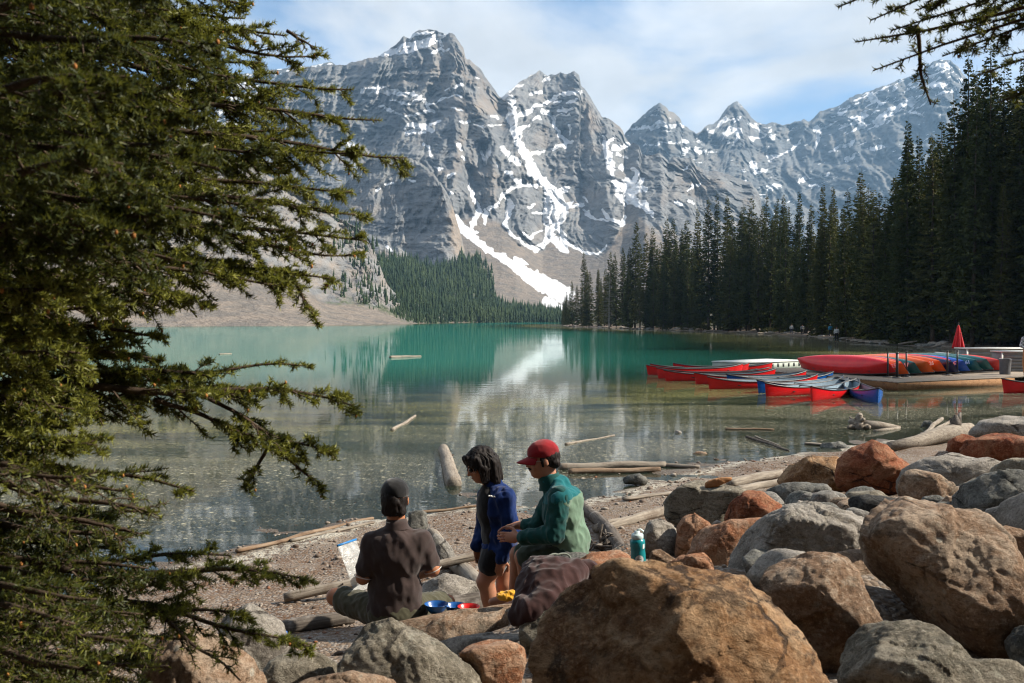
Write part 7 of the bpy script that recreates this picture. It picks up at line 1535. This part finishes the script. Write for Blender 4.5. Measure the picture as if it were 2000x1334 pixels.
def person_green():
    d = 6.75; pel = J(1108, 1078, d); e = empty('person', (pel[0], pel[1], pel[2] - 0.10))
    hc = J(1060, 898, d); f = np.array([-0.95, -0.12, -0.14]); u = np.array([-0.13, -0.02, 1.0]); nb = J(1074, 940, d)
    shN, shF = J(1093, 972, d - 0.17), J(1085, 965, d + 0.18); elN, elF = J(1082, 1044, d - 0.20), J(1050, 1030, d + 0.24); wrN, wrF = J(1014, 1050, d - 0.10), J(1012, 1026, d + 0.28)
    chest = J(1093, 1000, d); waist = J(1105, 1050, d); hN, hF = J(1095, 1086, d - 0.10), J(1095, 1082, d + 0.11); kN, kF = J(1022, 1088, d - 0.02), J(1012, 1082, d + 0.24); aN, aF = J(1030, 1175, d + 0.02), J(1003, 1165, d + 0.28)
    body = head_prims(hc, f, u, nb) + [('ell', chest, (0.11, 0.17, 0.18)), ('ell', waist, (0.11, 0.15, 0.15)), ('ell', pel, (0.12, 0.16, 0.09)), ('cap', shN, elN, 0.05, 0.042), ('cap', elN, wrN, 0.040, 0.027), ('cap', shF, elF, 0.05, 0.042), ('cap', elF, wrF, 0.040, 0.027),
        ('cap', hN, kN, 0.085, 0.058), ('cap', kN, aN, 0.054, 0.036), ('cap', hF, kF, 0.085, 0.058), ('cap', kF, aF, 0.054, 0.036), ('cap', aN, aN + np.array([-0.15, 0, -0.04]), 0.04, 0.03), ('cap', aF, aF + np.array([-0.15, 0, -0.04]), 0.04, 0.03)]
    body += hand_prims(wrN, (-1, 0.10, 0.02), (0.05, -0.9, 0.35), 1.0, 0.35, 1) + hand_prims(wrF, (-1, -0.1, -0.1), (0, 0.3, 1), 1.0, 0.4, -1)
    part('body', body, SK3, e, 0.008, 0.025); face_bits(e, hc, f, u)
    YO = cloth('teal_fleece', (0.006, 0.105, 0.120), 0.15, 0.2, 150); SG = cloth('sage_fleece', (0.125, 0.20, 0.142), 0.15, 0.25, 150); SL = cloth('dark_teal_fleece', (0.006, 0.058, 0.055), 0.2, 0.2, 150); ST = cloth('dark_green_shorts', (0.035, 0.055, 0.040)); RC = cloth('red_cap_cotton', (0.20, 0.006, 0.010))
    tor = [('ell', chest + np.array([0.02, 0, 0]), (0.135, 0.195, 0.18)), ('cap', shN, shF, 0.075, 0.075), ('ell', J(1103, 975, d), (0.12, 0.17, 0.09)), ('ell', waist + np.array([0.01, 0, 0]), (0.150, 0.185, 0.16)), ('ell', J(1106, 1072, d), (0.150, 0.19, 0.07)), ('cap', J(1085, 950, d), nb, 0.095, 0.068)]
    V, Q = sdf_mesh(tor, 0.007, 0.035, wrinkle=0.011, wscale=(8, 8, 6), seed=6.0, cuts=[(J(1108, 1094, d), (-0.15, 0, -1))])
    me = new_mesh('fleece', V - np.array(e.location), Q, True); me.materials.append(SG); me.materials.append(YO); me.materials.append(SL)
    cen = V[Q].mean(1); px, py = proj(cen); mi = np.zeros(len(Q), np.int32)
    yz = J(1110, 966, d)[2]; mi[cen[:, 2] > yz + 0.30*(cen[:, 0] - J(1110, 966, d)[0])] = 1; front = cen[:, 0] < J(1082, 1000, d)[0] + 0.10*(cen[:, 2] - chest[2]); mi[front & (mi == 0)] = 2; me.polygons.foreach_set('material_index', mi)
    jk = obj('fleece', me, None, e)
    for s, el, w, tp in ((shN, elN, wrN, 0), (shF, elF, wrF, 1)):
        part('sleeve', [('cap', s, el, 0.072, 0.062), ('cap', el, el + (w - el)*(0.86 if tp == 0 else 0.55), 0.060, 0.046)], SL, e, 0.007, 0.03, wrinkle=0.010, wscale=(11, 11, 8), seed=7.0 + tp)
    obj('collar', Acc().tube(np.array([J(1078, 952, d), J(1075, 940, d), J(1071, 928, d), J(1070.5, 926, d)]) - np.array(e.location), [0.090, 0.078, 0.072, 0.066], 24, False).mesh('collar', True), SL, jk)
    part('shorts', [('ell', pel, (0.138, 0.175, 0.10)), ('cap', hN, hN + (kN - hN)*0.86, 0.102, 0.082), ('cap', hF, hF + (kF - hF)*0.86, 0.102, 0.082)], ST, e, 0.008, 0.03, wrinkle=0.008, seed=9.0)
    r, ff, uu = rotm(f, u); p = lambda a, b, z: hc + r*a + ff*b + uu*z; R = np.array([r, ff, uu]); base = np.array(e.location)
    part('hair', [('ell', p(0, -0.030, 0.020), (0.083, 0.092, 0.088), R), ('cap', p(-0.045, -0.075, -0.03), p(0.045, -0.075, -0.03), 0.034, 0.034), ('cap', p(-0.074, 0.012, 0.02), p(-0.074, 0.014, -0.03), 0.012, 0.008), ('cap', p(0.074, 0.012, 0.02), p(0.074, 0.014, -0.03), 0.012, 0.008)], HAIR, e, 0.006, 0.012, cuts=[(p(0, 0.03, 0), ff), (p(0, 0, -0.07), -uu)], wrinkle=0.004, wscale=(40, 40, 20))
    part('moustache', [('cap', p(-0.022, 0.092, -0.050), p(0.0, 0.101, -0.044), 0.006, 0.007), ('cap', p(0.022, 0.092, -0.050), p(0.0, 0.101, -0.044), 0.006, 0.007)], HAIR, e, 0.004, 0.006)
    gl = empty('tmp'); bpy.data.objects.remove(gl)
    ac = Acc(); A = np.linspace(0, 2*np.pi, 20)
    for s in (-1, 1): ac.tube(np.array([p(s*0.033 + 0.025*math.cos(a), 0.101, 0.002 + 0.020*math.sin(a)) for a in A]) - base, np.full(20, 0.0018), 5, False); ac.tube(np.array([p(s*0.058, 0.10, 0.006), p(s*0.076, 0.05, 0.006), p(s*0.082, -0.01, 0.004)]) - base, [0.0018]*3, 5, False)
    ac.tube(np.array([p(-0.009, 0.104, 0.006), p(0.009, 0.104, 0.006)]) - base, [0.0018]*2, 5, False); obj('glasses', ac.mesh('glasses', True), simple_mat('thin_metal', (0.45, 0.42, 0.38), 0.3, 0.5, 0.05, metal=0.9), e)
    obj('watch', Acc().tube(np.array([wrN + unit(elN - wrN)*0.015, wrN + unit(elN - wrN)*0.04]) - base, [0.031, 0.031], 16, False).mesh('watch', True), BLACK, e)
    cap_hat(e, hc, f, u + np.array([0.08, 0, 0]), RC, False, 0.085)
    tag(e, 'person in a red cap and green fleece sitting on a rock, reaching forward', 'person')
person_green()

def small_person(px, py_feet, R, h, shirt, pants, label, hat=None, z=None, face=(0, 1, 0), hairc=None, arm=0.0, voxel=0.022):
    x = (px - 1000)/FPX*R; gz = gh(x, R) if z is None else z; s = h/1.7; e = empty('person', (x, R, gz)); b = np.array([x, R, gz]); q = lambda a, c, t: b + np.array([a, c, t])*s
    f = np.array(face, float); sk = [('ell', q(0, 0, 1.58), (0.075*s, 0.09*s, 0.115*s)), ('cap', q(0, 0, 1.48), q(0, 0, 1.36), 0.05*s, 0.06*s), ('ell', q(0, 0, 1.2), (0.14*s, 0.09*s, 0.2*s)), ('ell', q(0, 0, 0.95), (0.14*s, 0.1*s, 0.12*s)),
        ('cap', q(-0.19, 0, 1.37), q(-0.25, 0.03, 1.1), 0.045*s, 0.04*s), ('cap', q(-0.25, 0.03, 1.1), q(-0.24 + 0.1*arm, -0.12*arm + 0.05, 0.86 + 0.2*arm), 0.038*s, 0.028*s), ('cap', q(0.19, 0, 1.37), q(0.25, 0.03, 1.1), 0.045*s, 0.04*s), ('cap', q(0.25, 0.03, 1.1), q(0.24, 0.05, 0.86), 0.038*s, 0.028*s),
        ('cap', q(-0.09, 0, 0.9), q(-0.11, 0.06, 0.48), 0.08*s, 0.055*s), ('cap', q(-0.11, 0.06, 0.48), q(-0.12, 0.0, 0.08), 0.052*s, 0.036*s), ('cap', q(0.09, 0, 0.9), q(0.10, -0.05, 0.48), 0.08*s, 0.055*s), ('cap', q(0.10, -0.05, 0.48), q(0.12, -0.10, 0.08), 0.052*s, 0.036*s),
        ('cap', q(-0.12, 0, 0.05), q(-0.13, -0.14, 0.035), 0.04*s, 0.03*s), ('cap', q(0.12, -0.10, 0.05), q(0.13, -0.24, 0.035), 0.04*s, 0.03*s)]
    part('body', sk, SK2, e, voxel, 0.03)
    part('shirt', [('ell', q(0, 0, 1.22), (0.175*s, 0.125*s, 0.23*s)), ('ell', q(0, 0, 1.0), (0.165*s, 0.125*s, 0.10*s)), ('cap', q(-0.19, 0, 1.37), q(-0.25, 0.03, 1.1), 0.065*s, 0.058*s), ('cap', q(0.19, 0, 1.37), q(0.25, 0.03, 1.1), 0.065*s, 0.058*s), ('cap', q(-0.25, 0.03, 1.1), q(-0.245 + 0.08*arm, -0.08*arm + 0.04, 0.93 + 0.14*arm), 0.055*s, 0.045*s), ('cap', q(0.25, 0.03, 1.1), q(0.245, 0.04, 0.93), 0.055*s, 0.045*s)], shirt, e, voxel, 0.03)
    part('trousers', [('ell', q(0, 0, 0.92), (0.165*s, 0.125*s, 0.11*s)), ('cap', q(-0.09, 0, 0.9), q(-0.11, 0.06, 0.48), 0.095*s, 0.07*s), ('cap', q(-0.11, 0.06, 0.48), q(-0.12, 0, 0.14), 0.068*s, 0.05*s), ('cap', q(0.09, 0, 0.9), q(0.10, -0.05, 0.48), 0.095*s, 0.07*s), ('cap', q(0.10, -0.05, 0.48), q(0.12, -0.10, 0.14), 0.068*s, 0.05*s)], pants, e, voxel, 0.03)
    part('hair' if hat is None else 'hat', [('ell', q(0, 0.01, 1.63), (0.09*s, 0.105*s, 0.085*s))], hat or HAIR, e, voxel*0.7, 0.02)
    tag(e, label, 'person'); return e
def build_far_people():
    B = cloth('far_blue', (0.03, 0.20, 0.34)); W = cloth('far_white', (0.55, 0.55, 0.53)); K = cloth('far_black', (0.012, 0.012, 0.013)); Gy = cloth('far_grey', (0.25, 0.25, 0.25)); D = cloth('far_denim', (0.05, 0.06, 0.09))
    small_person(1622, 648, 132, 1.72, B, K, 'distant person in a blue top and pale hat on the wooded bank', W, z=gh((1622 - 1000)/FPX*132, 132))
    small_person(1634, 662, 112, 1.72, W, K, 'distant person in white top and black trousers by the water')
    small_person(1546, 650, 156, 1.7, W, D, 'distant person in white standing farthest left on the shore')
    small_person(1567, 652, 150, 1.7, Gy, K, 'distant person in grey standing on the far shore')
    M = Mat('white_check_shirt'); v = M.coord('Object'); bk = M.n('ShaderNodeTexChecker'); M.l(v, bk.inputs[0]); bk.inputs['Scale'].default_value = 16; bk.inputs[1].default_value = (0.62, 0.62, 0.62, 1); bk.inputs[2].default_value = (0.20, 0.20, 0.22, 1)
    CH = M.done(M.pbr(bk.outputs[0], 0.85, None, 0.1)); TN = cloth('tan_vest', (0.40, 0.17, 0.06))
    small_person(2009, 735, 38.2, 1.80, CH, TN, 'person in a checked shirt on the dock cut by the right edge', None, z=0.30, arm=0.8, voxel=0.012)
build_far_people()

# ------------------------------------------------------------------ belongings
def lathe(prof, seg=32):
    A = np.linspace(0, 2*np.pi, seg, endpoint=False); V = np.array([[r*math.cos(a), r*math.sin(a), z] for (r, z) in prof for a in A]); n = len(prof)
    f = grid_faces(n, seg); i = np.arange(n - 1)*seg; w = np.stack([i + seg - 1, i + 2*seg - 1, i + seg, i], 1); return V, np.concatenate([f, w])[:, ::-1]
def build_belongings():
    for (px, py, d, r, c, lab) in [(852, 1190, 6.15, 0.070, (0.010, 0.085, 0.30), 'blue enamel bowl nearest the sitting person'), (889, 1192, 6.20, 0.062, (0.010, 0.085, 0.30), 'blue enamel bowl in the middle, half hidden by the red one'), (915, 1195, 6.10, 0.064, (0.55, 0.012, 0.012), 'red enamel bowl on the flat rock')]:
        p = J(px, py, d); q = empty('bowl', (p[0], p[1], p[2] - 0.022)); m = simple_mat('enamel_%d' % px, c, 0.3, 0.5, 0.08)
        V, Q = lathe([(0.001, 0.004), (r*0.5, 0.0), (r*0.62, 0.006), (r*0.9, 0.032), (r, 0.052), (r*1.05, 0.054), (r*1.05, 0.057), (r*0.97, 0.054), (r*0.86, 0.034), (r*0.58, 0.010), (0.001, 0.008)])
        obj('shell', new_mesh('bowl_shell', V, Q, True), m, q); obj('rim', Acc().tube(np.array([[r*1.05*math.cos(a), r*1.05*math.sin(a), 0.056] for a in np.linspace(0, 2*np.pi, 33)]), np.full(33, 0.0022), 5, False).mesh('bowl_rim', True), simple_mat('rim_%d' % px, tuple(x*0.5 for x in c), 0.3), q); tag(q, lab, 'bowl', 'enamel bowls'); 
    # bottle
    p = J(1247, 1102, 5.35); q = empty('water_bottle', p, (0.03, -0.06, 0.3)); TEAL = simple_mat('teal_bottle_plastic', (0.012, 0.22, 0.25), 0.22, 0.5, 0.12, 5); LIDM = simple_mat('pale_bottle_lid', (0.50, 0.62, 0.62), 0.35, 0.4, 0.05)
    V, Q = lathe([(0.001, 0.0), (0.036, 0.0), (0.040, 0.004), (0.0405, 0.03), (0.0405, 0.060), (0.0385, 0.075), (0.0385, 0.085), (0.0405, 0.10), (0.0405, 0.125), (0.036, 0.137), (0.029, 0.143), (0.028, 0.150)]); b = obj('flask', new_mesh('flask', V, Q, True), TEAL, q)
    V, Q = lathe([(0.031, 0.142), (0.0325, 0.145), (0.0325, 0.163), (0.028, 0.168), (0.016, 0.170), (0.014, 0.182), (0.001, 0.183)]); l = obj('lid', new_mesh('lid', V, Q, True), LIDM, q)
    obj('carry_loop', Acc().tube(np.array([[0.03, 0, 0.16], [0.036, 0, 0.178], [0.020, 0, 0.190], [0.0, 0, 0.187]]), [0.005]*4, 8).mesh('loop', True), LIDM, l)
    A = np.linspace(-0.78, 0.78, 21); Z = np.linspace(-1, 1, 21); Vs = []; fs = []
    ang0 = -math.pi/2 - 0.25; R = 0.0411
    ring = [(0.024*rr*math.cos(t), 0.024*rr*math.sin(t)) for rr in (0.0, 0.5, 1.0) for t in np.linspace(0, 2*np.pi, 28, endpoint=False)]
    V = np.array([[R*math.cos(ang0 + x/R), R*math.sin(ang0 + x/R), 0.036 + y] for (x, y) in ring]); f = grid_faces(3, 28); i = np.arange(2)*28; w = np.stack([i + 27, i + 55, i + 28, i], 1)
    s = obj('sticker', new_mesh('sticker', V, np.concatenate([f, w]), True), WHITE, q); ac = Acc(); R2 = 0.0415
    for (x0, x1, y0, y1) in [(-0.014, -0.004, 0.002, 0.006), (-0.002, 0.012, 0.001, 0.005), (-0.012, 0.010, -0.005, -0.003), (-0.008, 0.008, -0.010, -0.008), (-0.006, 0.007, 0.010, 0.012)]:
        ac.add(np.array([[R2*math.cos(ang0 + x/R), R2*math.sin(ang0 + x/R), 0.036 + y] for (x, y) in ((x0, y0), (x1, y0), (x1, y1), (x0, y1))]), np.array([[0, 1, 2, 3]]))
    obj('print', ac.mesh('sticker_print'), BLACK, s)
    ac = Acc(); ac.add(np.array([[R2*math.cos(ang0 + x/R), R2*math.sin(ang0 + x/R), 0.105 + y] for (x, y) in ((0.022, -0.014), (0.036, -0.010), (0.036, 0.014), (0.022, 0.010))]), np.array([[0, 1, 2, 3]])); obj('patch', ac.mesh('sticker_patch'), WHITE, q)
    tag(q, 'teal water bottle with a round white sticker standing on the rocks', 'bottle')
    # yellow cloth pouch and jacket
    V, Q = sdf_mesh([('ell', J(987, 1165, 5.95), (0.05, 0.035, 0.022)), ('ell', J(998, 1162, 5.95), (0.035, 0.03, 0.028)), ('ell', J(980, 1160, 5.97), (0.03, 0.025, 0.012))], 0.005, 0.015, wrinkle=0.008, wscale=(28, 28, 28)); c = V.mean(0)
    o = obj('pouch', new_mesh('pouch', V - c, Q, True), cloth('yellow_nylon', (0.60, 0.30, 0.025)), loc=c); tag(o, 'crumpled yellow pouch beside the maroon jacket', 'pouch')
    V, Q = sdf_mesh([('cap', J(1050, 1118, 5.0), J(1150, 1112, 5.1), 0.055, 0.045), ('cap', J(1050, 1118, 5.0), J(1015, 1200, 4.75), 0.06, 0.05), ('cap', J(1080, 1120, 4.95), J(1050, 1190, 4.72), 0.075, 0.055), ('cap', J(1120, 1122, 4.95), J(1075, 1175, 4.75), 0.07, 0.05), ('ell', J(1070, 1135, 4.9), (0.13, 0.10, 0.07)), ('cap', J(1030, 1195, 4.72), J(1022, 1212, 4.70), 0.04, 0.02)], 0.007, 0.06, wrinkle=0.014, wscale=(9, 9, 3), seed=11.0); c = V.mean(0)
    e = empty('jacket', c); obj('fabric', new_mesh('jacket_fabric', V - c, Q, True), cloth('maroon_fleece', (0.038, 0.017, 0.016), 0.25, 0.2, 120), e)
    ac = Acc()
    for (x, y, r) in ((1082, 1092, 0.035), (1098, 1094, 0.045)):
        cc = J(x, y, 5.08) - c; ac.tube(np.array([cc + [r*math.cos(a), 0.01*math.sin(a*2), r*0.75*math.sin(a)] for a in np.linspace(-0.3, math.pi + 0.3, 14)]), np.full(14, 0.005), 6)
    obj('strap', ac.mesh('jacket_strap', True), cloth('grey_cord', (0.16, 0.18, 0.15)), e); tag(e, 'maroon fleece jacket draped over a rock with cord loops', 'jacket')
    # small blue cap lying near the low branch
    q = J(556, 1246, 5.2); o = obj('bottle_cap', Acc().tube(np.array([[0,0,0],[0,0,0.03],[0,0,0.035]]), [0.016, 0.016, 0.012], 14).mesh('bottle_cap', True), simple_mat('blue_plastic', (0.02, 0.12, 0.45), 0.35), loc=q); tag(o, 'small blue plastic piece lying by the low spruce branch', 'litter')
build_belongings()
